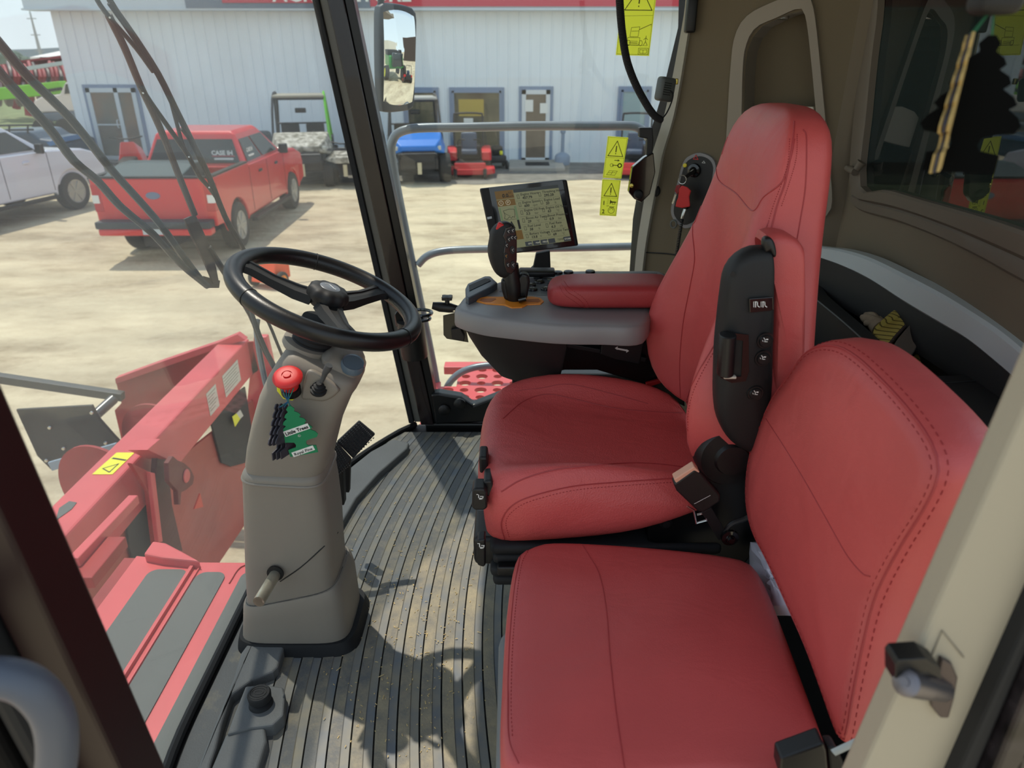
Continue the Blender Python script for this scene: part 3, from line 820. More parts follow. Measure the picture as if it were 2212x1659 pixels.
mb = MB(); mb.prism([AY(a, b, YD - 0.006) for a, b in [(2036, 1424), (2058, 1436), (2070, 1465), (2062, 1510), (2050, 1552), (2032, 1552), (2014, 1530), (2012, 1500), (2024, 1470)]], (0, 0.006, 0)); mb.build('plate', mat('striker_steel', rgb(92, 84, 84), 0.35, metal=0.7), st, smooth=False, bevel=0.0015)
c0 = AY(2035, 1490, YD - 0.004); c1 = AY(1955, 1474, YD - 0.028)
mb = MB(); mb.tube([c0, c0.lerp(c1, .5), c0.lerp(c1, .52), c0.lerp(c1, .98), c1], [0.0105, 0.0105, 0.0118, 0.0118, 0.009], 20); mb.cyl(c1, c1 + (c1 - c0) * 0.02, 0.004, 12); mb.build('pin', mat('grey_pin_steel', rgb(120, 116, 120), .35, metal=.8), st)
mb = MB(); mb.prism([AY(a, b, YD - 0.022) for a, b in [(1934, 1436), (1942, 1426), (2000, 1422), (2030, 1440), (2036, 1470), (2000, 1452), (1950, 1462), (1942, 1480), (1934, 1476)]], (0, 0.02, 0)); mb.build('hood', BLACK, st, smooth=False, bevel=0.001)

# grab handle beside the left pillar
mb = MB(); mb.tube([AY(a, b, 0.40 + d) for a, b, d in [(-260, 1500, .03), (-120, 1478, .01), (-20, 1462, 0), (60, 1480, 0), (112, 1540, 0), (124, 1620, 0), (108, 1720, 0), (60, 1900, 0)]], 0.0155, 20, smooth=8)
mb.build('grab_handle', mat('blue_grey_handle', rgb(78, 84, 96), 0.45), label='thick blue grey bent tube grab handle in the near left corner', cat='grab handle', origin=AY(100, 1600, 0.4))

# ================================================================ outside the windshield: deck and header
ZD = -0.15
dk = empty('front_deck', (-0.9, 1.2, ZD), 'red steel deck with dark anti-slip pads in front of the windshield', 'deck')
X1 = AZ(300, 1210, ZD).x; 
mb = MB(); mb.prism([AZ(a, b, ZD) for a, b in [(295, 1200), (420, 1214), (545, 1215), (760, 1222)]] + [Vector((-0.70, 0.3, ZD)), Vector((AZ(216, 1330, ZD).x - .02, 0.3, ZD))], (0, 0, -0.03)); mb.build('deck_plate', RED, dk, smooth=False, bevel=0.003)
def pad(name, tl, bl, tr, br, hi, r=0.03):
    A1, A2, B1, B2 = AZ(*tl, ZD), AZ(*bl, ZD), AZ(*tr, ZD), AZ(*br, ZD)
    a = (A1.x + A2.x) / 2; b = (B1.x + B2.x) / 2; T = max(A1.y, B1.y) + hi; y0 = 0.35
    if b < a: a, b = b, a
    l = [(a, y0), (b, y0)]
    for i in range(7): t = i / 6 * PI / 2; l.append((b - r + r * math.cos(t), T - r + r * math.sin(t)))
    for i in range(7): t = PI / 2 + i / 6 * PI / 2; l.append((a + r + r * math.cos(t), T - r + r * math.sin(t)))
    mb = MB(); mb.prism([(x, y, ZD + 0.0005) for x, y in l], (0, 0, 0.003)); mb.build(name, GRIP, dk, smooth=False)
    return a, b
pa1 = pad('anti_slip_pad', (325, 1236), (233, 1358), (403, 1243), (275, 1445), 0.01)
pa2 = pad('anti_slip_pad', (432, 1242), (300, 1438), (492, 1246), (330, 1520), 0.01)
pa3 = pad('anti_slip_pad', (535, 1240), (350, 1548), (640, 1240), (640, 1240), 0.01)
mb = MB(); xm = (pa1[1] + pa2[0]) / 2; mb.box((xm - 0.016, 0.35, ZD), (xm - 0.006, AZ(430, 1218, ZD).y, ZD + 0.012)); mb.box((xm + 0.010, 0.35, ZD), (xm + 0.013, AZ(430, 1225, ZD).y, ZD + 0.006)); mb.build('welded_strip', RED, dk, smooth=False)
mb = MB(); mb.tube([AZ(a, b, ZD + .002) for a, b in [(495, 1260), (520, 1225), (560, 1216)]], .002, 6, smooth=4); mb.build('hose_groove', RED_D, dk)
mb = MB(); mb.prism([AZ(a, b, ZD + 0.03) for a, b in [(310, 1196), (330, 1168), (358, 1172), (398, 1193), (432, 1212), (350, 1204)]], (0, 0, -0.05)); mb.build('front_lip', RED, dk, smooth=False, bevel=0.006)
mb = MB(); mb.box((X1 - 0.06, 0.3, ZD - 0.25), (X1 - 0.02, AZ(300, 1200, ZD).y, ZD - 0.01)); mb.build('deck_side', RED_D, dk, smooth=False)

# header (cutting platform frame) on the ground ahead of the machine
ZH = -0.50
hd = empty('harvester_header', (-1.95, 3.4, GZ), 'red header frame with a long square beam lying ahead of the cab', 'header')
bx0, bx1 = -2.03, -1.845
mb = MB(); mb.box((bx0, 1.3, ZH - 0.26), (bx1, 4.66, ZH)); mb.build('top_beam', RED, hd, smooth=False, bevel=0.012)
def hp(name, l, Y, th, m_=RED_D, bev=0.004):
    mb = MB(); mb.prism([AY(a, b, Y) for a, b in l], (0, th, 0)); return mb.build(name, m_, hd, smooth=False, bevel=bev)
mb = MB(); mb.prism([AY(a, b, 4.62) for a, b in [(548, 728), (575, 728), (600, 840), (575, 1010), (520, 1090), (505, 1000), (530, 900)]], (0, 0.06, 0)); mb.build('end_post', RED, hd, smooth=False, bevel=0.006)
hp('end_sheet', [(250, 823), (335, 792), (480, 742), (545, 738), (560, 800), (520, 830), (400, 900), (330, 955), (262, 950), (247, 887), (262, 871), (256, 850)], 4.62, 0.02)
hp('end_sheet_flange', [(248, 818), (335, 786), (470, 740), (512, 722), (530, 735), (480, 750), (336, 800), (250, 830)], 4.55, 0.06, RED)
for (cx, cy, r, Y) in ((345, 955, 0.27, 3.95), (225, 1060, 0.27, 3.15)):
    c = AY(cx, cy, Y); c.x = min(c.x, bx0 - 0.22); q = AY(cx, cy, Y)
    mb = MB(); mb.lathe([(0.03, -0.02), (r, -0.008), (r, 0.008), (0.03, 0.02)], q, (0.25, 1, 0), 40); mb.build('auger_flight', RED_D, hd)
# back sheet hanging below the beam, side towards the cab
XS = bx1 - 0.03
def hx(name, l, X, th, m_=RED_D, bev=0.003):
    mb = MB(); mb.prism([AX(a, b, X) for a, b in l], (-th, 0, 0)); return mb.build(name, m_, hd, smooth=False, bevel=bev)
TANRED = mat('faded_red_back_sheet', rgb(176, 84, 72), 0.6, var=0.15, vscale=2.5)
hx('back_sheet', [(565, 850), (590, 960), (545, 1110), (475, 1215), (420, 1280), (330, 1300), (200, 1560), (120, 1560), (120, 1250), (300, 1060)], XS, 0.02, TANRED)
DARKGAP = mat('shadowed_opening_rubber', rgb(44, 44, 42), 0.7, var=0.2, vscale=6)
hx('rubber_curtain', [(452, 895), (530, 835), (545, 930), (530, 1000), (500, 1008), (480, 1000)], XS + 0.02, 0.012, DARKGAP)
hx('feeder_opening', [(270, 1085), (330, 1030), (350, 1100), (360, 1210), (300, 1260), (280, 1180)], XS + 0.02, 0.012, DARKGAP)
hx('gusset_plate', [(283, 1000), (325, 1020), (345, 1165), (335, 1185), (320, 1060), (290, 1012)], XS + 0.14, 0.02, RED_D)
hx('upright_rib', [(325, 1020), (335, 1022), (352, 1170), (343, 1172)], XS + 0.16, 0.04, RED)
hx('bracket', [(318, 972), (346, 948), (378, 972), (362, 992), (320, 972)], XS + 0.14, 0.1, RED)
hx('dark_post', [(340, 985), (362, 985), (372, 1090), (395, 1190), (350, 1182), (335, 1060)], XS + 0.10, 0.03, mat('dark_red_brown', rgb(84, 38, 34), 0.6))
# hook plate with an eye
eo = [(374, 985), (384, 994), (398, 1000), (412, 1012), (420, 1030), (417, 1046), (403, 1058), (392, 1064), (390, 1090), (386, 1090), (384, 1060), (366, 1040), (364, 1000)]
hx('hook_plate', eo, XS + 0.2, 0.025, mat('hook_dark_red', rgb(110, 44, 40), 0.55))
c = AX(403, 1028, XS + 0.203); mb = MB(); mb.lathe([(0.001, 0.004), (0.032, 0.004), (0.036, 0.0)], c, (1, 0, 0), 24); mb.build('hook_eye', RED, hd)
hx('orange_tab', [(433, 1065), (440, 1095), (420, 1100)], XS + 0.1, 0.01, mat('orange_red_tab', rgb(214, 60, 30), 0.5))
# stickers on the beam
def bs(l, X, m_, name='label_sticker'):
    mb = MB(); mb.prism([AX(a, b, X) for a, b in l], (0.002, 0, 0)); return mb.build(name, m_, hd, smooth=False)
XF = bx1 + 0.001
def face_rect(y0, y1, z0, z1, m_, nm): mb = MB(); mb.box((XF, y0, z0), (XF + 0.0015, y1, z1)); return mb.build(nm, m_, hd, smooth=False)
PAPER = mat('printed_paper_label', rgb(206, 202, 190), 0.6)
for (a, b, c_, d_) in (((482, 826), (516, 796), 0, 0), ((447, 862), (468, 845), 0, 0)):
    p = AX(*a, XF); q = AX(*b, XF); st_ = face_rect(min(p.y, q.y), max(p.y, q.y), ZH - 0.20, ZH - 0.05, PAPER, 'serial_label')
    mb = MB()
    for i in range(6): mb.box((XF + 0.0016, min(p.y, q.y) + 0.01, ZH - 0.07 - i * 0.02), (XF + 0.0022, max(p.y, q.y) - 0.015 - 0.02 * (i % 3), ZH - 0.074 - i * 0.02))
    mb.build('print', mat('grey_print', rgb(130, 128, 120), .7) if 'grey_print' not in MATS else MATS['grey_print'], st_, smooth=False)
Wn = AZ(240, 1000, ZH)
mb = MB(); l = [AZ(a, b, ZH + 0.001) for a, b in [(199, 1025), (252, 978), (291, 978), (243, 1025)]]; mb.prism(l, (0, 0, 0.0015)); ys_ = mb.build('warning_sticker', YELLOW, hd, smooth=False)
mb = MB(); tr = [AZ(a, b, ZH + 0.0026) for a, b in [(222, 1012), (256, 1002), (236, 1020)]]; mb.line(tr, 0.006, (0, 0, 1), 0.0002, closed=True)
mb.line([AZ(a, b, ZH + .0026) for a, b in [(245, 990), (270, 994)]], 0.012, (0, 0, 1)); mb.build('warning_symbol', INK, ys_, smooth=False)
hx('warning_sticker', [(502, 900), (511, 893), (519, 905), (508, 922)], XS + 0.045, 0.002, YELLOW, 0)
hx('serial_label', [(511, 893), (519, 885), (526, 898), (519, 905)], XS + 0.045, 0.002, PAPER, 0)
mb = MB(); mb.prism([AZ(a, b, ZH + 0.001) for a, b in [(128, 1098), (150, 1083), (166, 1086), (155, 1100), (120, 1125)]], (0, 0, 0.002)); mb.build('grey_patch', GRIP, hd, smooth=False)
# lower frame tubes on the cab side
mb = MB(); mb.bar(AX(160, 1215, -1.6), AX(290, 1078, -1.6), 0.04, 0.04); mb.build('lower_rail', RED, hd, smooth=False, bevel=0.004)
mb = MB(); mb.bar(AX(175, 1260, -1.55), AX(250, 1170, -1.55), 0.09, 0.05); mb.build('lower_rail', RED_D, hd, smooth=False, bevel=0.004)
# rubber shield and steel bar of the header
hp('rubber_shield', [(34, 885), (198, 876), (214, 905), (245, 940), (262, 958), (262, 1000), (110, 1015), (80, 985)], 3.9, 0.02, mat('black_rubber_shield', rgb(44, 44, 42), 0.55, var=0.3, vscale=5))
mb = MB(); mb.bar(AY(-60, 808, 4.5), AY(266, 856, 4.5), 0.06, 0.06); mb.build('reel_arm', mat('dark_grey_arm', rgb(70, 72, 72), .5), hd, smooth=False, bevel=.004)
mb = MB(); mb.tube([AY(245, 862, 4.45), AY(208, 895, 4.3)], 0.035, 14); mb.build('hydraulic_ram', mat('grey_ram', rgb(90, 92, 94), .3, metal=.4), hd)
for a, b in ((107, 924), (137, 969), (228, 957), (100, 995), (198, 892)): p = AY(a, b, 3.89); mb = MB(); mb.lathe([(0.001, .008), (.01, .006), (.013, 0)], p, (0, -1, 0), 12); mb.build('rivet', CHROME, hd)
hp('skid_plate', [(102, 1000), (250, 958), (248, 975), (112, 1018)], 3.7, 0.02, mat('pale_blue_plate', rgb(150, 166, 180), .5))

# ================================================================ outside the side window: guard rails, step platform
YO = 3.0
rl = empty('guard_rail', AY(950, 850, YO), 'grey painted guard rail of bent tubes outside the side window', 'railing')
rp_ = 0.018
mb = MB(); mb.tube([AY(a, b, YO) for a, b in [(952, 880), (930, 760), (905, 640), (880, 520), (860, 420), (848, 350), (845, 318), (855, 292), (880, 280), (920, 276), (1000, 275), (1150, 272), (1300, 272), (1362, 272), (1382, 278), (1396, 290), (1404, 300)]], rp_, 14, smooth=5); mb.build('top_rail', RAIL, rl)
mb = MB(); mb.tube([AY(a, b, YO) for a, b in [(903, 572), (920, 555), (945, 545), (985, 540), (1060, 538), (1200, 536), (1380, 532), (1480, 530)]], rp_ * 0.9, 14, smooth=5); mb.build('middle_rail', RAIL, rl)
mb = MB(); mb.tube([AY(a, b, YO) for a, b in [(962, 850), (968, 832), (985, 812), (1010, 798), (1050, 790), (1120, 788)]], rp_ * 0.9, 14, smooth=5); mb.build('lower_hoop', RAIL, rl)
PZ = AY(1020, 845, 2.9).z
c0, c1 = AY(958, 870, 2.75), AY(1500, 840, 2.75)
mb = MB()
cell = 0.075; xa = -0.33; hr = [0.02, 0.028]
for i in range(12):
    for j in range(9):
        x0 = xa + i * cell; y0 = 2.50 + j * cell; r = hr[(i + j) % 2]; cx, cy = x0 + cell / 2, y0 + cell / 2
        if i == 0 and j > 5: continue
        ci = [Vector((cx + r * math.cos(2 * PI * k / 16 + PI / 16), cy + r * math.sin(2 * PI * k / 16 + PI / 16), PZ)) for k in range(16)]
        sq = []
        for k in range(16):
            t = 2 * PI * k / 16 + PI / 16; m_ = max(abs(math.cos(t)), abs(math.sin(t))); sq.append(Vector((cx + cell / 2 * math.cos(t) / m_, cy + cell / 2 * math.sin(t) / m_, PZ)))
        for (dx, dy, k) in ((1, 1, 1.5), (-1, 1, 5.5), (-1, -1, 9.5), (1, -1, 13.5)):
            sq[int(k)] = Vector((cx + dx * cell / 2, cy + dy * cell / 2, PZ))
        o = len(mb.v)
        mb.v += sq + ci + [p + Vector((0, 0, -0.02)) for p in ci]
        for k in range(16):
            l = (k + 1) % 16
            mb.f.append([o + k, o + l, o + 16 + l, o + 16 + k]); mb.mi.append(0); mb.f.append([o + 16 + k, o + 16 + l, o + 32 + l, o + 32 + k]); mb.mi.append(0)
pf = empty('step_platform', (0, 2.8, PZ), 'pink red perforated steel platform outside the side window', 'platform')
mb.build('perforated_plate', RED, pf, smooth=False)
mb = MB(); mb.box((xa - 0.05, 2.48, PZ - 0.03), (xa, 3.0, PZ + 0.004)); mb.box((xa, 3.15, PZ - 0.03), (0.6, 3.22, PZ + 0.01)); mb.build('rim', RED, pf, smooth=False, bevel=.004)

mb = MB(); mb.box((0.63, 0.55, 0.0), (0.73, 2.05, 0.60)); mb.build('wall_lower', BLACK_M, kind='structure', smooth=False)
# ================================================================ driver seat
SY = 1.40
ds = empty('driver_seat', (0.2, SY, 0.0), 'red leather driver seat with tall backrest and black folded armrest', 'seat')
def ssmooth(a, b, x): t = max(0, min(1, (x - a) / (b - a))); return t * t * (3 - 2 * t)
def back_section(z, hw, xf, bol, xb, yc=SY, n=40, bolw=0.42, asym=0.0):
    pts = []
    for k in range(n):
        t = 2 * PI * k / n
        c, s_ = math.cos(t), math.sin(t)
        e = 0.42
        y = hw * math.copysign(abs(s_) ** e, s_); 
        q = math.copysign(abs(c) ** e, c)
        th = (xb - xf) / 2; xm = (xf + xb) / 2
        x = xm - th * q
        if q > 0:
            u = abs(y) / hw
            x -= bol * ssmooth(bolw, 0.86, u) * (1 - 0.55 * ssmooth(0.90, 1.0, u)) * min(1, q * 1.3)
            x += 0.008 * (1 - u * u)
        pts.append(Vector((x, yc + y, z)))
    return pts
secs = [(0.535, 0.16, 0.455, 0.02, 0.52, 1.40), (0.545, 0.20, 0.435, 0.05, 0.54, 1.40), (0.575, 0.235, 0.425, 0.08, 0.55, 1.40), (0.63, 0.255, 0.42, 0.10, 0.555, 1.40),
        (0.70, 0.262, 0.42, 0.108, 0.56, 1.405), (0.76, 0.258, 0.422, 0.102, 0.56, 1.41), (0.83, 0.240, 0.425, 0.080, 0.56, 1.415), (0.90, 0.222, 0.43, 0.055, 0.56, 1.42), (0.97, 0.207, 0.433, 0.030, 0.56, 1.425),
        (1.04, 0.194, 0.433, 0.010, 0.562, 1.43), (1.10, 0.188, 0.434, -0.004, 0.562, 1.43), (1.15, 0.178, 0.438, -0.008, 0.56, 1.43), (1.185, 0.158, 0.450, -0.008, 0.555, 1.425), (1.210, 0.12, 0.472, 0, 0.54, 1.42), (1.220, 0.06, 0.49, 0, 0.53, 1.41)]
mb = MB(); mb.rings([back_section(q[0], q[1], q[2], q[3], q[4], q[5]) for q in secs])
sb = mb.build('backrest', LEATHER, ds, sub=1)
T = surf_tree(sb)
def sm(nm, pts, r=0.0016, m=None, par=sb, tree=None): return seam(nm, tree or T, pts, par, r, m)
def stc(nm, pts, n, par=sb, tree=None, r=0.0006): return stitch_row(nm, tree or T, pts, par, n, r=r)
sm('seam', [(1553, 290), (1548, 350), (1553, 390), (1590, 418), (1626, 455), (1650, 425), (1690, 392), (1708, 340), (1716, 300)], 0.002)
sm('seam', [(1716, 262), (1712, 310), (1697, 390), (1680, 440), (1664, 500), (1648, 545), (1630, 590)], 0.002)
sm('seam', [(1735, 280), (1742, 300), (1740, 400), (1728, 480), (1718, 540)], 0.0016)
sm('seam', [(1502, 440), (1496, 500), (1500, 560), (1490, 620), (1475, 700), (1468, 790), (1470, 860)], 0.0018)
sm('seam', [(1600, 405), (1660, 480), (1625, 560), (1600, 610)][1:], 0.0014)
stc('stitching', [(1706, 300), (1702, 350), (1689, 395), (1670, 445), (1654, 500), (1640, 540)], 46)
stc('stitching', [(1722, 290), (1720, 340), (1705, 395), (1688, 445)], 34)

# cushion, lofted front to back
def cush_section(x, yc, hw, zt, zb, bol, dome, n=44):
    pts = []
    for k in range(n):
        t = 2 * PI * k / n; c, s_ = math.cos(t), math.sin(t); e = 0.38
        y = hw * math.copysign(abs(s_) ** e, s_); q = math.copysign(abs(c) ** e, c)
        z = (zt + zb) / 2 + (zt - zb) / 2 * q
        u = abs(y) / hw
        if q > 0:
            z += bol * ssmooth(0.58, 0.84, u) * (1 - 0.7 * ssmooth(0.88, 1.0, u)) * min(1, q * 1.3) - dome * (1 - u * u)
        else: y *= 1 - 0.10 * abs(q)
        pts.append(Vector((x, yc + y, z)))
    return pts
CY = 1.385
cs = [(-0.074, 0.08, 0.49, 0.43, 0.0, -0.01), (-0.070, 0.15, 0.512, 0.400, 0, -0.012), (-0.054, 0.205, 0.538, 0.380, 0.004, -0.010), (-0.024, 0.232, 0.552, 0.380, 0.016, -0.004), (0.02, 0.245, 0.556, 0.390, 0.030, 0.004),
      (0.09, 0.25, 0.550, 0.40, 0.050, 0.010), (0.17, 0.25, 0.542, 0.41, 0.060, 0.016), (0.26, 0.25, 0.532, 0.43, 0.056, 0.016), (0.33, 0.245, 0.525, 0.465, 0.046, 0.012), (0.39, 0.23, 0.518, 0.490, 0.03, 0.01), (0.425, 0.19, 0.510, 0.495, 0.01, 0)]
mb = MB(); mb.rings([cush_section(x, CY, hw, zt, zb, bo, dm) for (x, hw, zt, zb, bo, dm) in cs])
cu = mb.build('seat_cushion', LEATHER_P, ds, sub=1)
TC = surf_tree(cu)
sm('seam', [(1083, 1062), (1130, 1035), (1200, 1015), (1290, 1005), (1380, 1000), (1470, 1008), (1535, 1022)], 0.002, par=cu, tree=TC)
sm('seam', [(1090, 1165), (1083, 1130), (1100, 1098), (1140, 1075), (1230, 1052), (1330, 1042), (1460, 1033)], 0.002, par=cu, tree=TC)
stc('stitching', [(1100, 1160), (1093, 1128), (1108, 1104), (1145, 1083), (1235, 1060), (1335, 1050), (1450, 1042)], 60, par=cu, tree=TC)
sm('seam', [(1086, 905), (1130, 868), (1180, 852), (1240, 862), (1330, 882), (1420, 890), (1475, 892)], 0.0018, par=cu, tree=TC)
sm('seam', [(1112, 845), (1170, 838), (1230, 830), (1320, 850), (1400, 872)], 0.0014, par=cu, tree=TC)

# suspension base under the cushion
mb = MB(); mb.rbox((0.17, SY, 0.365), (0.50, 0.42, 0.07), 0.012); mb.build('cushion_frame', BLACK, ds)
mb = MB()
for k in range(4): mb.rbox((0.19, SY - 0.01, 0.392 - 0.028 * k), (0.47 - 0.010 * (k % 2), 0.46 - 0.012 * (k % 2), 0.026), 0.011)
mb.build('bellows', RUBBER, ds)
mb = MB(); mb.rbox((0.24, SY, 0.145), (0.36, 0.36, 0.29), 0.03); mb.build('pedestal', BLACK, ds)
mb = MB(); mb.rbox((0.16, 1.155, 0.352), (0.38, 0.02, 0.022), 0.004); mb.build('slide_rail', BLACK, ds)
def lever(pxl, Y, th, nm='control_lever'):
    mb = MB(); mb.prism([AY(a, b, Y) for a, b in pxl], (0, th, 0)); return mb.build(nm, BLACK, ds, smooth=False, bevel=0.005, bseg=3)
l1 = lever([(1020, 1062), (1024, 1056), (1046, 1056), (1052, 1064), (1053, 1098), (1046, 1103), (1024, 1103), (1019, 1096)], 1.16, 0.04)
l2 = lever([(1044, 1040), (1062, 1038), (1075, 1075), (1066, 1078), (1046, 1070)], 1.18, 0.05)
l3 = lever([(1034, 988), (1052, 988), (1056, 1022), (1036, 1024)], 1.24, 0.05)
l4 = lever([(1031, 1168), (1048, 1165), (1049, 1222), (1044, 1226), (1032, 1222), (1029, 1214)], 1.12, 0.03)
mb = MB(); mb.prism([AY(a, b, 1.2) for a, b in [(1030, 1100), (1064, 1098), (1082, 1170), (1030, 1170)]], (0, 0.3, 0)); mb.build('front_cover', mat('dark_blue_grey_cover', rgb(60, 66, 72), .4), ds, smooth=False, bevel=0.004)
for Lv, (cx, cy), Y in ((l1, (1038, 1074), 1.158), (l4, (1040, 1180), 1.118)):
    mb = MB(); u = (1, 0, 0); nrm = (0, -1, 0)
    g = lambda a, b: AY(cx + a, cy + b, Y)
    mb.line([g(-8, -6), g(-4, -6), g(-4, 2), g(4, 2)], 0.0016, nrm); mb.line([g(-2, 4), g(4, 4), g(6, -2), g(0, -2)], 0.0016, nrm); mb.build('seat_symbol', WHITE, Lv, smooth=False)
# recliner disc
rc = AY(1578, 985, 1.165); mb = MB(); mb.lathe([(0.001, 0.02), (0.03, 0.02), (0.034, 0.012), (0.058, 0.010), (0.064, 0.0), (0.066, -0.03)], rc, (0, -1, 0), 40); mb.build('recliner', BLACK, ds)
mb = MB(); mb.prism([AY(a, b, 1.17) for a, b in [(1530, 1000), (1600, 930), (1640, 1000), (1640, 1180), (1600, 1230), (1480, 1200), (1400, 1170), (1400, 1130), (1480, 1090)]], (0, 0.04, 0)); mb.build('side_bracket', STEEL_B, ds, smooth=False, bevel=0.004)
for (a, b) in ((1438, 1128), (1567, 1033)):
    c = AY(a, b, 1.168); mb = MB(); mb.lathe([(0.001, 0.008), (0.008, 0.008), (0.009, 0.004), (0.013, 0.003), (0.013, 0)], c, (0, -1, 0), 6 if b == 1033 else 16); mb.build('bolt', BLACK, ds)
# red padded side bar of the folded armrest, black shell and its buttons
YA = 1.10
arm = empty('armrest', AY(1620, 900, YA), None, None); arm.parent = ds; arm.location = AY(1620, 900, YA) - Vector(ds.location)
def armb(name, l, Y, th, m_, er=0.012, cr=0.004):
    p = [AY(a, b, Y) for a, b in l]
    mb = MB(); mb.pillow(p, (0, -1, 0), th, er, cr, nseg=64, smooth=3); return mb.build(name, m_, arm)
armb('arm_pad', [(1680, 506), (1715, 512), (1738, 530), (1742, 560), (1745, 700), (1742, 800), (1725, 900), (1706, 980), (1660, 960), (1668, 880), (1672, 760), (1674, 620), (1674, 540), (1655, 528), (1660, 512)], 1.155, 0.07, LEATHER, 0.018, 0.004)
armb('arm_shell', [(1655, 540), (1676, 548), (1678, 640), (1677, 760), (1672, 860), (1655, 930), (1640, 985), (1600, 975), (1570, 945), (1553, 900), (1551, 830), (1553, 760), (1560, 700), (1568, 640), (1577, 592), (1600, 560), (1630, 543)], 1.125, 0.055, BLACK_M, 0.02, 0.008)
armb('pad_cap', [(1650, 530), (1654, 516), (1666, 514), (1676, 528), (1679, 550), (1674, 558), (1664, 545), (1654, 546)], 1.128, 0.02, BLACK, 0.006, 0.001)
TA = None
Yb = 1.118
def sp(a, b, d=0): return AY(a, b, Yb - d)
mb = MB(); mb.prism([sp(a, b) for a, b in [(1617, 644), (1668, 640), (1669, 668), (1662, 670), (1618, 674)]], (0, -0.004, 0)); rk = mb.build('seat_switch', BLACK_G, arm, smooth=False, bevel=0.001)
mb = MB(); nr = (0, -1, 0)
for dx in (0, 16):
    g = lambda a, b: AY(1632 + dx + a, 658 + b, Yb - 0.0045)
    mb.line([g(-4, -6), g(-4, 5)], 0.0009, nr); mb.line([g(-1, -6), g(4, -6), g(4, 2), g(8, 5)], 0.0014, nr); mb.line([g(0, -4), g(0, 5)], 0.0014, nr)
mb.build('switch_symbols', WHITE, rk, smooth=False)
for i, (a, b, r) in enumerate(((1652, 735, .0135), (1647, 773, .0135), (1631, 849, .0135))):
    c = sp(a, b); mb = MB(); mb.lathe([(0.001, 0.006), (r * .7, 0.006), (r * .78, 0.0045), (r * .82, 0.003), (r, 0.003), (r * 1.08, 0.0)], c, (0, -1, 0), 28); bt = mb.build('round_button', BLACK, arm)
    mb = MB(); g = lambda x, y: AY(a + x, b + y, Yb - 0.0068); mb.line([g(-2, -5), g(1, -1), g(-1, 3), g(5, 3)], 0.0013, nr); mb.line([g(4, -2), g(6, -2)], 0.0022, nr); mb.line([g(-5, 0), g(-4, 2)], 0.001, nr); mb.build('button_symbol', WHITE, bt, smooth=False)
# grip roller
a0 = AY(1572, 722, Yb - 0.012); a1 = AY(1566, 808, Yb - 0.012)
mb = MB(); mb.tube([a0, a0.lerp(a1, .02), a0.lerp(a1, .98), a1], [0.017, 0.0185, 0.0185, 0.017], 24, flat=0.75); mb.build('thumb_roller', BLACK, arm)
mb = MB(); mb.prism([sp(a, b, 0.0) for a, b in [(1562, 716), (1616, 722), (1617, 800), (1610, 822), (1580, 826), (1556, 815), (1600, 812), (1604, 735), (1560, 727)]], (0, -0.003, 0)); mb.build('roller_recess', BLACK_G, arm, smooth=False)
mb = MB(); mb.rbox(sp(1576, 814, 0.004), (0.022, 0.01, 0.005), 0.002); mb.build('roller_label', CREAM, arm)
c = sp(1582, 592, 0.0); mb = MB(); mb.cyl(c, c + Vector((0, -0.002, 0)), 0.0045, 14); mb.build('screw_hole', INK, arm)
for nm, l in (('seam', [(1600, 648), (1575, 690), (1540, 750), (1505, 810), (1482, 870), (1478, 920), (1487, 965)]),): sm(nm, l, 0.0018)
stc('stitching', [(1600, 662), (1570, 712), (1530, 780), (1500, 840), (1487, 890), (1486, 930)], 46)

# seat belt buckle of the driver seat
bk = empty('seat_belt_buckle', AY(1500, 1060, 1.08), 'black seat belt buckle with pale top standing beside the driver seat cushion', 'seat belt buckle')
YBk = 1.075
def bp(l, Y, th, nm, m_, bev=0.004, par=None): mb = MB(); mb.prism([AY(a, b, Y) for a, b in l], (0, th, 0)); return mb.build(nm, m_, par or bk, smooth=False, bevel=bev, bseg=3)
bp([(1455, 1046), (1500, 1014), (1514, 1022), (1556, 1070), (1556, 1084), (1520, 1108), (1508, 1106), (1462, 1062)], YBk, 0.022, 'housing', BLACK)
bp([(1456, 1036), (1500, 1008), (1512, 1020), (1500, 1030), (1464, 1050)], YBk + 0.001, 0.020, 'release_face', mat('faded_orange_release', rgb(226, 168, 140), 0.5), 0.002)
mb = MB(); mb.line([AY(1500, 1088, YBk - .0005), AY(1534, 1070, YBk - .0005)], 0.0008, (0, -1, 0)); mb.build('label_line', WHITE, bk, smooth=False)
mb = MB(); mb.bar(AY(1525, 1100, YBk + .012), AY(1562, 1160, YBk + .03), 0.02, 0.006, up=(0, 1, 0)); mb.build('stalk', BLACK_M, bk, smooth=False, bevel=.001)
mb = MB(); mb.lathe([(0.001, 0.01), (0.008, 0.01), (0.009, 0.006), (0.016, 0.005), (0.017, 0)], AY(1576, 1160, YBk + 0.02), (0, -1, 0), 24); mb.lathe([(0.001, 0.014), (0.006, 0.014), (0.0065, 0.01)], AY(1576, 1160, YBk + 0.02), (0, -1, 0), 6); mb.build('anchor_bolt', BLACK_G, bk)
mb = MB(); mb.tube([AY(a, b, 1.10) for a, b in [(1565, 1150), (1580, 1132), (1610, 1120), (1640, 1105)]], 0.005, 8, smooth=4); mb.build('cable', BLACK, bk)
tg = MB(); q = [(1484, 1094), (1498, 1100), (1510, 1130), (1525, 1124), (1528, 1130), (1508, 1138), (1504, 1130), (1494, 1106)]
tg.tube([AY(a, b, 1.09) for a, b in [(1484, 1094), (1498, 1102), (1504, 1130), (1526, 1124), (1522, 1108), (1506, 1112)]], 0.0022, 8); tongue = tg.build('belt_tongue', CHROME, label='bright metal seat belt tongue hanging under the black buckle', cat='belt tongue')

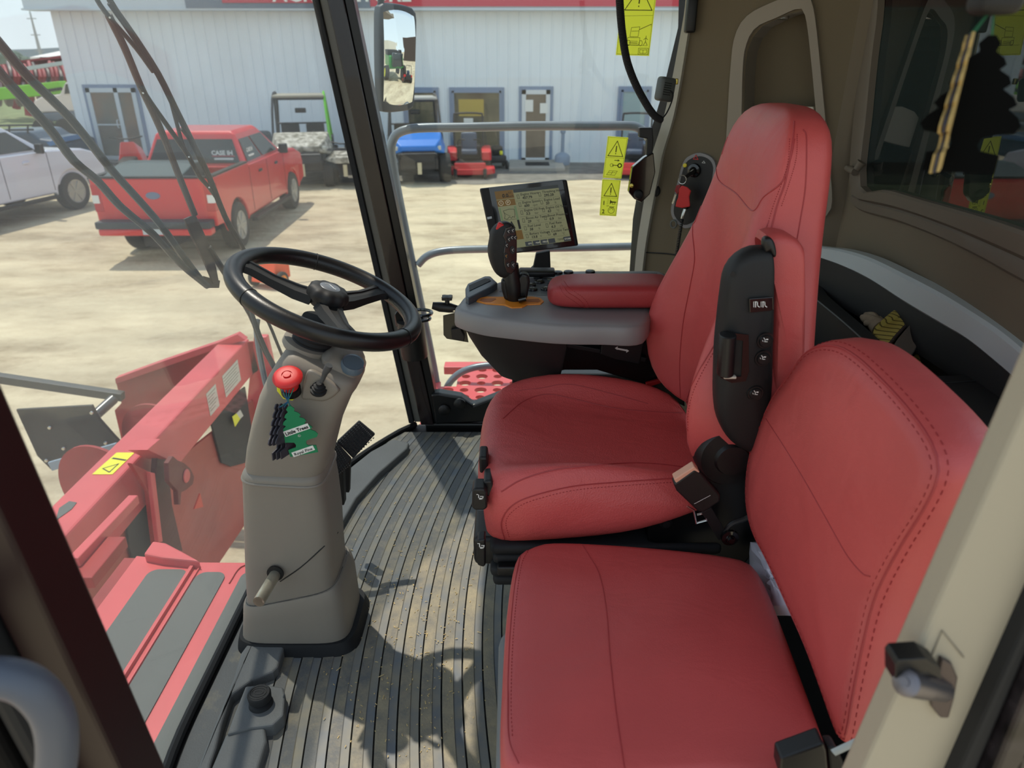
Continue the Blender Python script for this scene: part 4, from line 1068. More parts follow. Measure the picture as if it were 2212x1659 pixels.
# ================================================================ small passenger seat
psd = empty('passenger_seat', (0.22, 0.86, 0.40), 'small red leather passenger seat nearest the camera', 'seat')
ZT = 0.452
out = [(1118, 1192), (1150, 1172), (1200, 1164), (1350, 1170), (1500, 1184), (1600, 1200), (1632, 1216), (1660, 1262), (1700, 1360), (1745, 1480), (1785, 1590), (1800, 1650), (1700, 1672), (1500, 1676), (1300, 1690), (1150, 1680), (1092, 1655), (1080, 1590), (1084, 1480), (1092, 1340), (1104, 1240)]
P_ = [AZ(a, b, ZT) for a, b in out]
mb = MB(); mb.pillow(P_, (0, 0, 1), 0.085, 0.022, 0.010, nseg=88, smooth=3)
pc = mb.build('seat_cushion', LEATHER, psd)
TP = surf_tree(pc)
def smp(l, r=0.0016, tree=None, par=None): return seam('seam', tree, l, par, r)
smp([(1250, 1166), (1272, 1200), (1296, 1245), (1310, 1320), (1318, 1420), (1330, 1530), (1346, 1640), (1350, 1662)], 0.0014, TP, pc)
smp([(1135, 1182), (1122, 1210), (1110, 1280), (1100, 1400), (1097, 1520), (1100, 1600), (1120, 1650)], 0.0016, TP, pc)
stitch_row('stitching', TP, [(1142, 1188), (1128, 1216), (1117, 1282), (1107, 1400), (1104, 1520), (1107, 1590)], pc, 60, r=0.0005)
mb = MB(); mb.prism([Vector((p.x, p.y, 0.325)) * 1 for p in resample([P_[0] + Vector((0.03, -0.03, 0)), P_[5] + Vector((-0.03, -0.03, 0)), P_[11] + Vector((-0.03, 0.03, 0)), P_[17] + Vector((0.03, 0.03, 0))], 4, True)], (0, 0, 0.045)); mb.build('cushion_base', BLACK_M, psd, smooth=False, bevel=0.005)
mb = MB(); mb.box((-0.025, 0.70, 0.0), (0.40, 1.03, 0.325)); mb.build('seat_base', mat('grey_seat_base', rgb(120, 124, 126), .5), psd, smooth=False, bevel=0.03, bseg=4)
# backrest: front face in a nearly upright plane
BX = 0.44
bo = [(1664, 866), (1700, 815), (1740, 760), (1790, 744), (1840, 762), (1900, 815), (1960, 880), (2010, 950), (2028, 1005), (2020, 1050), (1990, 1110), (1940, 1190), (1890, 1290), (1862, 1400), (1842, 1500), (1826, 1590), (1812, 1596), (1780, 1510), (1740, 1400), (1700, 1310), (1655, 1210), (1625, 1150), (1611, 1090), (1612, 1020), (1628, 950)]
def AB(px, py, off=0.0): return AP(px, py, (BX + off, 0.9, 0.5), Vector((-1, -0.06, 0.10)).normalized())
NB = Vector((-1, -0.06, 0.10)).normalized()
Q_ = [AB(a, b) for a, b in bo]
mb = MB()
front = resample(catmull(Q_, 3, True), 96, True)
c = sum(front, Vector()) / 96
def grow(d, h): return [p + (p - c).normalized() * d - NB * h for p in front]
def scl(f, h): return [c + (p - c) * f - NB * h for p in front]
R = [scl(0.1, 0.10), scl(0.6, 0.10), grow(-0.02, 0.098), grow(0.0, 0.088), grow(0.012, 0.070), grow(0.014, 0.045), grow(0.009, 0.018), grow(0.004, 0.006), grow(0.0, 0.001), grow(-0.0015, 0.0025), grow(-0.004, -0.002), scl(0.88, -0.006), scl(0.7, -0.011), scl(0.45, -0.015), scl(0.2, -0.017), scl(0.04, -0.018)]
mb.rings(R); pbk = mb.build('backrest', LEATHER, psd, angle=80)
TB = surf_tree(pbk)
smp([(1655, 905), (1700, 975), (1745, 1050), (1790, 1130), (1830, 1200), (1862, 1238), (1880, 1245)], 0.0013, TB, pbk)
mb = MB(); mb.tube(resample(grow(-0.001, 0.0008), 90, True), 0.0018, 6, closed=True); mb.build('seam', LEATHER_D, pbk)
sp_ = resample(grow(0.0055, 0.008), 260, True); mb = MB()
for i in range(0, 260, 2): mb.tube([sp_[i], sp_[i + 1]], 0.0006, 5)
mb.build('stitching', STITCH, pbk)
sp_ = resample(grow(-0.008, -0.003), 260, True); mb = MB()
for i in range(0, 260, 2): mb.tube([sp_[i], sp_[i + 1]], 0.0006, 5)
mb.build('stitching', STITCH, pbk)
# bent strap and buckle in front of the camera's lower edge
pb_ = empty('belt_buckle', AY(1740, 1640, 0.60), 'black seat belt buckle at the near edge of the passenger seat', 'seat belt buckle')
def bq(l, Y, th, nm, m_, bev=0.003): mb = MB(); mb.prism([AY(a, b, Y) for a, b in l], (0, th, 0)); return mb.build(nm, m_, pb_, smooth=False, bevel=bev)
bq([(1686, 1640), (1780, 1606), (1786, 1624), (1792, 1690), (1700, 1720), (1684, 1668)], 0.60, 0.025, 'housing', BLACK)
bq([(1788, 1616), (1806, 1616), (1822, 1645), (1826, 1690), (1796, 1690)], 0.605, 0.02, 'end_cap', BLACK_M)
mb = MB(); mb.tube([AY(a, b, 0.585) for a, b in [(1800, 1626), (1850, 1602), (1890, 1578), (1930, 1548)]], 0.0022, 8, smooth=4, flat=3.0); mb.build('steel_link', SILVER, pb_)
# crumpled plastic bag between cushion and backrest
mb = MB(); rnd = random.Random(3)
l = [(1622, 1170), (1660, 1174), (1710, 1230), (1750, 1290), (1760, 1330), (1668, 1330), (1636, 1270), (1622, 1230)]
o = [AX(a, b, 0.475) for a, b in l]; cc = sum(o, Vector()) / len(o)
R = []
for f, h in ((1.0, 0.03), (1.0, 0.0), (0.75, -0.012), (0.5, -0.004), (0.25, -0.012), (0.05, -0.008)):
    R.append([cc + (p - cc) * f + Vector((h * .6 + rnd.uniform(-.005, .005), rnd.uniform(-.002, .002), rnd.uniform(-.002, .002))) for p in resample(o, 28, True)])
mb.rings(R); mb.build('plastic_bag', mat('white_plastic_film', rgb(214, 212, 224), 0.25), label='crumpled white plastic bag tucked between the passenger seat cushion and backrest', cat='bag', angle=25)
# ================================================================ steering column
stc_ = empty('steering_column', (-0.53, 1.37, 0.0), 'taupe steering column with a black three-spoke steering wheel and red stop knob', 'steering column')
def rrect(pl, pr, depth, ynear, n=40, e=0.40, skew=0):
    """rounded section between a left and right point of the near outline, depth into the cab"""
    c = (pl + pr) / 2; hx_ = (pr.x - pl.x) / 2; pts = []
    for k in range(n):
        t = 2 * PI * k / n; a = math.copysign(abs(math.cos(t)) ** e, math.cos(t)); b = math.copysign(abs(math.sin(t)) ** e, math.sin(t))
        x = c.x + hx_ * a; y = ynear + depth / 2 + depth / 2 * b
        z = c.z + (pr.z - c.z) * a
        pts.append(Vector((x, y, z)))
    return pts
YC = 1.37
def sec(l, r, d): pl, pr = AY(*l, YC), AY(*r, YC); return rrect(pl, pr, d, YC - d / 2)
# base skirt
mb = MB(); mb.rings([sec((538, 1352), (770, 1330), 0.20), sec((541, 1340), (768, 1318), 0.20), sec((542, 1290), (758, 1250), 0.195), sec((542, 1268), (750, 1228), 0.190), sec((545, 1262), (745, 1222), 0.184), sec((556, 1262), (734, 1222), 0.16)])
mb.build('base_skirt', TAUPE, stc_)
mb = MB(); mb.rings([[Vector((v.x, v.y, 0.0)) for v in sec((538, 1372), (792, 1350), 0.23)], [Vector((v.x, v.y, 0.012)) for v in sec((539, 1370), (788, 1346), 0.225)], [Vector((v.x, v.y, 0.035)) for v in sec((540, 1350), (780, 1330), 0.21)]])
mb.build('rubber_boot', RUBBER, stc_)
mb = MB(); mb.rings([sec((549, 1266), (739, 1228), 0.172), sec((545, 1200), (734, 1180), 0.172), sec((543, 1120), (730, 1110), 0.170), sec((541, 1050), (722, 1050), 0.168), sec((540, 1010), (716, 1020), 0.168), sec((539, 994), (714, 1004), 0.172), sec((543, 988), (712, 996), 0.166), sec((550, 984), (708, 990), 0.15)])
mb.build('lower_cover', TAUPE, stc_)
up = [((548, 992), (706, 998), .155), ((545, 975), (716, 985), .162), ((549, 940), (722, 960), .165), ((560, 890), (733, 915), .170), ((577, 830), (752, 870), .175), ((595, 790), (768, 835), .176), ((610, 766), (779, 820), .172), ((622, 748), (783, 806), .165), ((632, 738), (781, 797), .150), ((646, 734), (771, 790), .12)]
mb = MB(); mb.rings([sec(*q) for q in up]); uc = mb.build('upper_cover', TAUPE, stc_)
TU = surf_tree(uc)
mb = MB(); mb.tube(sec((547, 1263), (741, 1223), 0.176), 0.0016, 6, closed=True); mb.build('skirt_joint', INK, stc_)
mb = MB(); mb.tube(sec((541, 1000), (714, 1011), 0.170), 0.0042, 8, closed=True); mb.build('cover_ridge', TAUPE, stc_)
# display pod on the far right of the head
mb = MB(); mb.rings([sec((700, 800), (782, 815), .12), sec((704, 750), (782, 790), .12), sec((720, 744), (779, 778), .10), sec((735, 748), (770, 770), .06)])
mb.build('instrument_pod', TAUPE, stc_)
c = AY(762, 786, YC - 0.045); axn = Vector((0.33, -0.35, 0.85)).normalized()
mb = MB(); mb.lathe([(0.001, 0.004), (0.020, 0.004), (0.022, 0.006), (0.024, 0.0), (0.024, -0.01)], c, axn, 28); mb.build('round_gauge', mat('gauge_glass_painted_sky', rgb(96, 112, 126), .15), stc_)  # reflected sky is painted into the gauge glass colour
# surface grooves
mb = MB(); gp = on_surface(surf_tree(bpy.data.objects['lower_cover']), [(605, 1256), (650, 1225), (700, 1180), (730, 1150)]); mb.tube(gp, 0.0015, 6, smooth=4); mb.build('panel_line', INK, stc_)
# bellows and collar below the wheel
ax_s = Vector((math.sin(math.radians(22.5)), 0, math.cos(math.radians(22.5))))
WC = AY(707, 640, YC); WC.y = YC
def alongc(d): return WC - ax_s * d
mb = MB(); mb.lathe([(0.052, -0.006), (0.056, 0.0), (0.054, 0.012), (0.046, 0.014)], alongc(0.118) + Vector((-.004, 0, 0)), ax_s, 36); mb.build('collar', TAUPE, stc_)
prof = []
for k in range(5): prof += [(0.0445 - k * 0.001, 0.010 * k), (0.0415 - k * 0.001, 0.010 * k + 0.005)]
mb = MB(); mb.lathe(prof + [(0.035, 0.055)], alongc(0.108), ax_s, 36); mb.build('bellows', RUBBER, stc_)
# wheel
T1 = Vector((math.cos(math.radians(22.5)), 0, -math.sin(math.radians(22.5)))); T2 = Vector((0, 1, 0))
RW = 0.181
def wp(a, r=RW, h=0.0): return WC + T1 * (r * math.cos(a)) + T2 * (r * math.sin(a)) + ax_s * h
mb = MB(); mb.tube([wp(2 * PI * i / 96) for i in range(96)], 0.0178, 20, closed=True, up=ax_s)
wh = mb.build('steering_wheel', WHEELM, stc_)
for a0 in (math.radians(58), math.radians(180), math.radians(-62)):
    mb = MB()
    d = T1 * math.cos(a0) + T2 * math.sin(a0); s_ = ax_s.cross(d)
    R = []
    for f, wd, h, tk in ((0.025, 0.030, -0.012, 0.012), (0.06, 0.026, -0.014, 0.012), (0.11, 0.020, -0.010, 0.010), (0.15, 0.021, -0.003, 0.009), (0.176, 0.030, 0.0, 0.008)):
        cc = WC + d * f + ax_s * h
        R.append([cc + s_ * (wd * u) + ax_s * (tk * v) for u, v in ((-1, -.6), (-.8, .8), (-.35, 1), (-.3, .7), (.3, .7), (.35, 1), (.8, .8), (1, -.6))])
    mb.rings(R); mb.build('spoke', BLACK_M, wh, angle=50)
# two stitched seams round the rim
for a0 in (math.radians(112), math.radians(-20), math.radians(232)):
    mb = MB(); cc = wp(a0); d = (cc - WC).normalized(); mb.tube([cc + d * (0.0182 * math.cos(t)) + ax_s * (0.0182 * math.sin(t)) for t in [2 * PI * k / 20 for k in range(20)]], 0.0008, 5, closed=True); mb.build('rim_joint', INK, wh)
mb = MB()
for i in range(200):
    t = 2 * PI * i / 200
    if 0.0 < (t % (2 * PI)) < 6.29:
        a, b = wp(t, RW - 0.0165, 0.006), wp(t + 0.02, RW - 0.0175, -0.003); mb.tube([a, b], 0.0008, 4)
o = mb.build('lacing', INK, wh)
mb = MB(); mb.lathe([(0.030, -0.02), (0.034, -0.012), (0.035, -0.004)], WC, ax_s, 40); mb.build('hub_base', BLACK_M, wh)
mb = MB(); mb.lathe([(0.030, -0.006), (0.040, -0.004), (0.0415, 0.004), (0.039, 0.014), (0.033, 0.019), (0.022, 0.021), (0.001, 0.0212)], WC, ax_s, 72, lobes=9, amp=0.045); mb.build('hub_knob', BLACK_M, wh)
mb = MB(); mb.lathe([(0.001, 0.0225), (0.019, 0.022), (0.021, 0.0205)], WC, ax_s, 40); hc = mb.build('hub_cap', mat('grey_hub_cap', rgb(120, 124, 130), .35, metal=.3), wh)
mb = MB()
l = [WC + ax_s * 0.0228 + T1 * x + T2 * y for x, y in [(-.012, .004), (-.004, .007), (.002, .002), (.008, -.004), (.013, -.006)]]
mb.tube(catmull(l, 4), 0.0007, 5); mb.build('hub_emblem', WHITE, wh)
# red stop knob
kb = AY(622, 818, YC - 0.105); axk = Vector((0.06, -0.42, 0.9)).normalized()
mb = MB(); mb.lathe([(0.012, -0.026), (0.0165, -0.024), (0.0165, -0.008), (0.024, -0.004), (0.0285, 0.001), (0.0290, 0.005), (0.026, 0.0095), (0.019, 0.012), (0.0105, 0.0125), (0.0100, 0.0105), (0.0078, 0.0105), (0.0072, 0.0140), (0.001, 0.0144)], kb, axk, 40); kn = mb.build('stop_knob', REDBTN, stc_)
mb = MB(); mb.lathe([(0.020, -0.040), (0.0195, -0.026), (0.013, -0.024), (0.001, -0.024)], kb, axk, 28); mb.build('knob_collar', BLACK, stc_)
mb = MB(); mb.prism([AY(a, b, YC - 0.092) for a, b in [(597, 822), (606, 820), (618, 850), (640, 848), (638, 858), (632, 866), (612, 862), (598, 845)]], (0, 0.004, 0)); yk = mb.build('knob_label', YELLOW, stc_, smooth=False, bevel=.001)
mb = MB(); mb.line([AY(a, b, YC - 0.0925) for a, b in [(626, 858), (632, 852), (636, 860)]], 0.0008, (0, -1, 0), 0.0002, closed=True); mb.build('knob_symbol', INK, yk, smooth=False)
# turn lever in its pocket
l = [(651, 860), (657, 818), (668, 799), (700, 815), (731, 840), (728, 850), (713, 862), (694, 868), (668, 864)]
p = [AY(a, b, YC - 0.095) for a, b in l]
mb = MB(); mb.pillow(p, (0.05, -1, 0.25), 0.02, 0.006, 0.0, nseg=48, smooth=3); mb.build('lever_pocket', TAUPE, stc_)
bsx = AY(688, 842, YC - 0.098)
mb = MB(); ux = Vector((0.25, -0.35, 0.9)).normalized()
mb.lathe([(0.016, -0.004), (0.0165, 0.002), (0.013, 0.003), (0.0135, 0.008), (0.010, 0.009), (0.0105, 0.013), (0.006, 0.015), (0.0055, 0.02)], bsx, ux, 28); mb.build('lever_boot', RUBBER, stc_)
mb = MB(); mb.tube([bsx + ux * 0.01, AY(698, 818, YC - 0.10), AY(702, 806, YC - .102), AY(708, 796, YC - 0.103), AY(711, 789, YC - 0.104)], [0.0035, 0.0042, 0.0058, 0.0078, 0.0072], 18); mb.build('turn_lever', mat('dark_grey_lever', rgb(66, 68, 70), .5), stc_)
# tilt pedal stub
mb = MB(); a0, a1 = AY(594, 1242, YC - 0.095), AY(559, 1300, YC - 0.19)
mb.tube([a0, a1], 0.0125, 24, cap=False); mb.tube([a1, a1 + (a0 - a1) * 0.3], 0.0085, 24); mb.lathe([(0.0125, 0), (0.0085, 0.0)], a1, (a1 - a0), 24); mb.build('tilt_pedal', STEEL, stc_)
mb = MB(); mb.lathe([(0.001, 0.0), (0.019, 0.001), (0.019, -0.003)], a0 + Vector((0.001, -.0, .004)), (a1 - a0), 24); mb.build('pedal_hole', INK, stc_)

# air fresheners hanging from the knob
def tree_outline(h=0.112):
    right = [(0.003, 0.0), (0.008, -0.006), (0.006, -0.012), (0.013, -0.017), (0.016, -0.022), (0.012, -0.026), (0.020, -0.031), (0.023, -0.037), (0.018, -0.041), (0.027, -0.047), (0.031, -0.053), (0.026, -0.057), (0.034, -0.063), (0.038, -0.070), (0.034, -0.076), (0.026, -0.077), (0.020, -0.078), (0.012, -0.080), (0.010, -0.086), (0.012, -0.091), (0.028, -0.094), (0.028, -0.110)]
    return right + [(-x, z) for x, z in right[::-1]]
def freshener(name, o, yaw, tilt, m_, label, text=None, thick=0.0022, strings=None, scale=1.0, cat='air freshener', group=None):
    R = Matrix.Rotation(yaw, 3, 'Z') @ Matrix.Rotation(tilt, 3, 'Y')
    o = Vector(o); r = empty(name, o, label, cat, group)
    mp = lambda x, z, y=0.0: o + R @ Vector((x * scale, y, z * scale))
    l = [mp(x, z) for x, z in tree_outline()]
    mb = MB(); mb.prism(l, R @ Vector((0, thick, 0))); cd_ = mb.build('card', m_, r, smooth=False)
    if text:
        X, Z = R @ Vector((1, 0, 0)), R @ Vector((0, 0, 1)); tl = (X + Z * 0.18).normalized(); tz = (Z - X * 0.18).normalized()
        def lab(cx, cz, w_, h_, body, sz, nm, ital=False):
            c = mp(cx, cz, -0.0006); mb = MB(); mb.prism([c - tl * w_ / 2 - tz * h_ / 2, c + tl * w_ / 2 - tz * h_ / 2, c + tl * w_ / 2 + tz * h_ / 2, c - tl * w_ / 2 + tz * h_ / 2], R @ Vector((0, 0.0006, 0)))
            q = mb.build(nm, WHITE, cd_, smooth=False)
            mb = MB(); mb.text(body, c - tz * sz * 0.36 + R @ Vector((0, -0.0005, 0)), tl, tz, sz, 0.0003, 'CENTER', bold=0.0003 if not ital else 0.0001); mb.build(nm + '_lettering', INK, cd_, smooth=False)
        lab(0.0, -0.053, 0.052, 0.0125, 'Little Trees', 0.0102, 'name_label'); lab(0.0, -0.102, 0.046, 0.011, 'Royal Pine', 0.0092, 'scent_label', True)
        c = mp(0.002, -0.066, -0.0006); mb = MB(); mb.text('R', c - tl * 0.0014 - tz * .0012 + R @ Vector((0, -.0003, 0)), tl, tz, 0.0036, 0.0002); pts = [c + tl * (0.0026 * math.cos(t)) + tz * (0.0026 * math.sin(t)) for t in [2 * PI * k / 16 for k in range(16)]]; mb.line(pts, 0.0004, R @ Vector((0, -1, 0)), 0.0004, closed=True); mb.build('registered_mark', WHITE, cd_, smooth=False)
    return r
YF = YC - 0.135
h0 = AY(625, 878, YF)
hang = AY(621, 842, YC - 0.115)
freshener('tree_air_freshener', h0, math.radians(6), math.radians(-8), GREEN, 'green tree-shaped card air freshener hanging from the red stop knob', text=True)
DKCARD = mat('dark_card', rgb(62, 60, 70), 0.6, var=0.3, vscale=60)
EDGE = mat('brown_card_edge', rgb(150, 132, 96), .7)
dl = ['first dark tree-shaped card hanging just behind the green one', 'second dark tree-shaped card in the bunch behind the green one', 'third dark tree-shaped card, furthest left behind the green one']
for i in range(3):
    f = freshener('tree_air_freshener', h0 + Vector((-0.012 - 0.009 * i, 0.012 + 0.003 * i, -0.002 * i)), math.radians(66 + 4 * i), math.radians(2 + 2 * i), DKCARD, dl[i], group='dark card air fresheners on the column')
    bpy.data.objects[f.name]
    ch = [x for x in bpy.data.objects if x.parent == f][0]
mb = MB()
for i, (dx, m_) in enumerate(((0.0, 0), (-0.012, 1), (-0.021, 1), (0.003, 0))):
    mb.slot(0)
    tgt = h0 + Vector((dx, 0.004, -0.004))
    mb.tube([hang + Vector((-.012 + .008 * i, 0.006, 0.004)), hang + Vector((-.006 + .004 * i, -0.004, -0.01)), hang + Vector((0, -.006, -.022)), tgt], 0.0011, 6, smooth=4)
mb.build('string', mat('blue_green_string', rgb(30, 70, 130), .8, var2=rgb(40, 140, 90), vscale=90), label='blue and green elastic strings tied round the red stop knob', cat='string')
for s_, nm in ((1, 'a'), (-1, 'b')):
    pass

# brake pedals
def pedal(name, l, Y0, label):
    e0 = empty(name, AY(l[0][0], l[0][1], Y0), label, 'pedal', 'brake pedals')
    P = [AY(a, b, Y0) for a, b in l]
    n = newell(P); n = n if n.y < 0 else -n
    tilt = Vector((0.25, -1, 0.35)).normalized()
    P = [AP(a, b, AY(l[0][0], l[0][1], Y0), tilt) for a, b in l]
    mb = MB(); mb.prism(P, -tilt * 0.018); mb.build('pedal_pad', RUBBER, e0, smooth=False, bevel=0.003)
    u = (P[1] - P[0]); v = (P[3] - P[0])
    mb = MB()
    for i in range(9):
        for j in range(12):
            a = P[0] + u * ((i + 0.7) / 9.6) + v * ((j + 0.7) / 12.6); b = a + u * 0.055; c = a + u * 0.055 + v * 0.045; d = a + v * 0.045
            m_ = (a + c) / 2 + tilt * 0.0035
            mb.add([a, b, c, d, m_], [(0, 1, 4), (1, 2, 4), (2, 3, 4), (3, 0, 4)])
    mb.build('pedal_studs', mat('stud_rubber', rgb(70, 72, 74), 0.4) if 'stud_rubber' not in MATS else MATS['stud_rubber'], e0, smooth=False, kind='stuff')
    return e0
e1 = pedal('brake_pedal', [(727, 955), (776, 909), (811, 938), (763, 991)], 1.62, 'black studded brake pedal, the upper one nearer the corner pillar')
e2 = pedal('brake_pedal', [(690, 985), (727, 956), (760, 992), (722, 1035)], 1.58, 'black studded brake pedal partly hidden by the steering column')
mb = MB(); mb.bar(AY(735, 1000, 1.62), AY(738, 1085, 1.62), 0.03, 0.02); mb.bar(AY(750, 990, 1.66), AY(748, 1060, 1.66), 0.02, 0.02); mb.build('pedal_arm', BLACK_M, e2, smooth=False, bevel=.003)

# raised foot rests of the mat and the floor button
ZF = 0.030
RIDGE = mat('grey_mat_rubber', rgb(98, 100, 100), 0.6, bump=0.5, bscale=220, bdist=0.0012, var=0.08, vscale=9)
def rest(l, label):
    mb = MB(); mb.prism([AZ(a, b, ZF) for a, b in l], (0, 0, -0.031)); return mb.build('foot_rest', RIDGE, smooth=False, bevel=0.006, bseg=3, label=label, cat='foot rest')
rest([(700, 1100), (718, 1040), (800, 975), (850, 948), (884, 956), (880, 968), (820, 1020), (770, 1075), (735, 1135), (712, 1165)], 'long raised rubber foot rest beside the windshield behind the steering column')
rest([(548, 1372), (580, 1338), (632, 1334), (622, 1370), (600, 1440), (590, 1450), (545, 1468), (500, 1500), (480, 1560), (468, 1612), (455, 1650), (440, 1720), (400, 1720), (425, 1659), (505, 1460), (520, 1410)], 'raised rubber foot rest in front of the steering column at the windshield')
rest([(487, 1586), (530, 1572), (572, 1568), (576, 1600), (558, 1659), (540, 1720), (430, 1720)], 'raised rubber foot rest at the bottom of the picture by the floor button')
bp_l = [(505, 1545), (530, 1482), (570, 1478), (612, 1484), (616, 1500), (612, 1545), (590, 1566), (540, 1572), (490, 1586)]
fb = empty('floor_button', AZ(562, 1520, 0.02), 'round black rubber floor button with an oval mark in its plate', 'floor button')
mb = MB(); mb.prism([AZ(a, b, 0.037) for a, b in bp_l], (0, 0, -0.035)); mb.build('button_plate', RIDGE, fb, smooth=False, bevel=0.004)
c = AZ(564, 1520, 0.037); c.z = 0.036
mb = MB(); mb.lathe([(0.026, 0.0), (0.024, 0.006), (0.0185, 0.009), (0.0185, 0.014), (0.0235, 0.016), (0.0245, 0.030), (0.022, 0.034), (0.001, 0.0345)], c, (0, 0, 1), 36); cap = mb.build('button_cap', RUBBER, fb)
mb = MB()
def loop(rx, ry, k0=0, k1=24): return [c + Vector((rx * math.cos(2 * PI * k / 24), ry * math.sin(2 * PI * k / 24), 0.0346)) for k in range(k0, k1)]
mb.tube(loop(0.009, 0.005), 0.0009, 6, closed=True); mb.tube(loop(0.0155, 0.012), 0.0009, 6, closed=True); mb.tube(loop(0.019, 0.0175, 3, 22), 0.0009, 6)
mb.build('embossed_mark', BLACK, cap)

# grain chaff lying on the mat
mb = MB(); rnd = random.Random(21)
for i in range(420):
    px = rnd.gauss(880, 95); py = rnd.gauss(1370, 170)
    if not (700 < px < 1070 and 1060 < py < 1659): continue
    p = AZ(px, py, 0.0072); a = rnd.uniform(0, PI); L_ = rnd.uniform(.0012, .0035) * (2.2 if rnd.random() < .06 else 1); w_ = rnd.uniform(.0007, .0013)
    d = Vector((math.cos(a), math.sin(a), 0)); q = Vector((-math.sin(a), math.cos(a), 0))
    mb.add([p - d * L_ - q * w_, p + d * L_ - q * w_, p + d * L_ + q * w_, p - d * L_ + q * w_, p + Vector((0, 0, .0012))], [(0, 1, 4), (1, 2, 4), (2, 3, 4), (3, 0, 4), (3, 2, 1, 0)])
mb.build('grain_chaff', mat('straw_chaff', rgb(206, 180, 126), .8), smooth=False, kind='stuff', label='pale grain chaff scattered over the grooved floor mat', cat='chaff')
# ================================================================ right hand console
ZC = 0.735
cn = empty('control_console', AZ(1200, 660, 0.5), 'grey right hand control console with joystick, round keys and red armrest pad', 'console')
topo = [(988, 668), (995, 655), (1008, 640), (1045, 622), (1080, 610), (1130, 594), (1180, 588), (1260, 586), (1350, 586), (1430, 588), (1432, 620), (1408, 650), (1388, 702), (1300, 704), (1200, 702), (1100, 692), (1040, 684)]
TP_ = [AZ(a, b, ZC) for a, b in topo]
cT = sum(TP_, Vector()) / len(TP_)
tt = resample(catmull(TP_, 4, True), 90, True)
def off_(d, dz): return [p + Vector(((p - cT).x, (p - cT).y, 0)).normalized() * d + Vector((0, 0, dz)) for p in tt]
mb = MB(); mb.rings([off_(-0.02, -0.045), off_(0.004, -0.045), off_(0.007, -0.040), off_(0.006, -0.012), off_(0.003, -0.004), off_(0.0, 0.0), off_(-0.012, 0.002), off_(-0.06, 0.002)]); mb.build('console_shell', CONSOLE, cn, angle=50)
low = [(990, 705), (1010, 745), (1035, 790), (1062, 826), (1090, 838), (1160, 820), (1165, 735), (1180, 722), (1080, 712)]
# black lower body, tapering downwards
A_ = off_(-0.015, -0.045)
cx_ = [p for p in A_]
mb = MB()
def body(f, sh, dz): 
    r = []
    for p in A_:
        q = Vector((min(p.x, 0.13), p.y, p.z)); c0 = Vector((0.03, 1.78, 0)); 
        r.append(Vector((c0.x + (q.x - c0.x) * f + sh, c0.y + (q.y - c0.y) * f, ZC - 0.045 + dz)))
    return r
mb.rings([body(0.30, 0.03, -0.165), body(0.50, 0.03, -0.165), body(0.58, 0.028, -0.158), body(0.80, 0.012, -0.09), body(0.93, 0.004, -0.035), body(1.0, 0, 0)]); mb.build('lower_body', BLACK_M, cn)
mb = MB(); mb.prism([AY(a, b, 1.70) for a, b in [(1150, 726), (1400, 738), (1470, 760), (1480, 880), (1440, 860), (1390, 830), (1290, 800), (1220, 800), (1150, 815)]], (0, 0.14, 0)); mb.build('mount_bracket', STEEL_B, cn, smooth=False, bevel=.004)
mb = MB(); mb.bar(AY(1195, 738, 1.69), AY(1395, 775, 1.69), 0.02, 0.012); mb.build('slide_rail', BLACK, cn, smooth=False, bevel=.002)
mb = MB(); mb.prism([AY(a, b, 1.672) for a, b in [(1300, 738), (1392, 740), (1382, 788), (1330, 778), (1296, 766)]], (0, 0.03, 0)); pb2 = mb.build('slide_handle', BLACK, cn, smooth=False, bevel=.003)
mb = MB(); nr = (0, -1, 0); mb.line([AY(1333, 753, 1.6715), AY(1354, 757, 1.6715)], 0.0045, nr)
for s_, e in ((1, (1328, 752)), (-1, (1359, 758))):
    a = AY(*e, 1.6715); b = a + Vector((0.007 * s_, 0, 0.005)); c_ = a + Vector((0.007 * s_, 0, -0.005)); mb.add([a + Vector((0, -.0004, 0)), b + Vector((0, -.0004, 0)), c_ + Vector((0, -.0004, 0))], [(0, 1, 2)])
mb.build('arrow_mark', WHITE, pb2, smooth=False)
mb = MB(); mb.lathe([(0.001, .004), (.005, .004), (.0065, 0)], AY(1205, 748, 1.70), (0, -1, 0), 16); mb.build('bolt', CHROME, cn)
mb = MB(); mb.prism([AY(a, b, 1.685) for a, b in [(1395, 828), (1432, 818), (1434, 826), (1398, 838)]], (0, 0.01, 0)); mb.build('red_release', REDBTN, cn, smooth=False, bevel=.002)
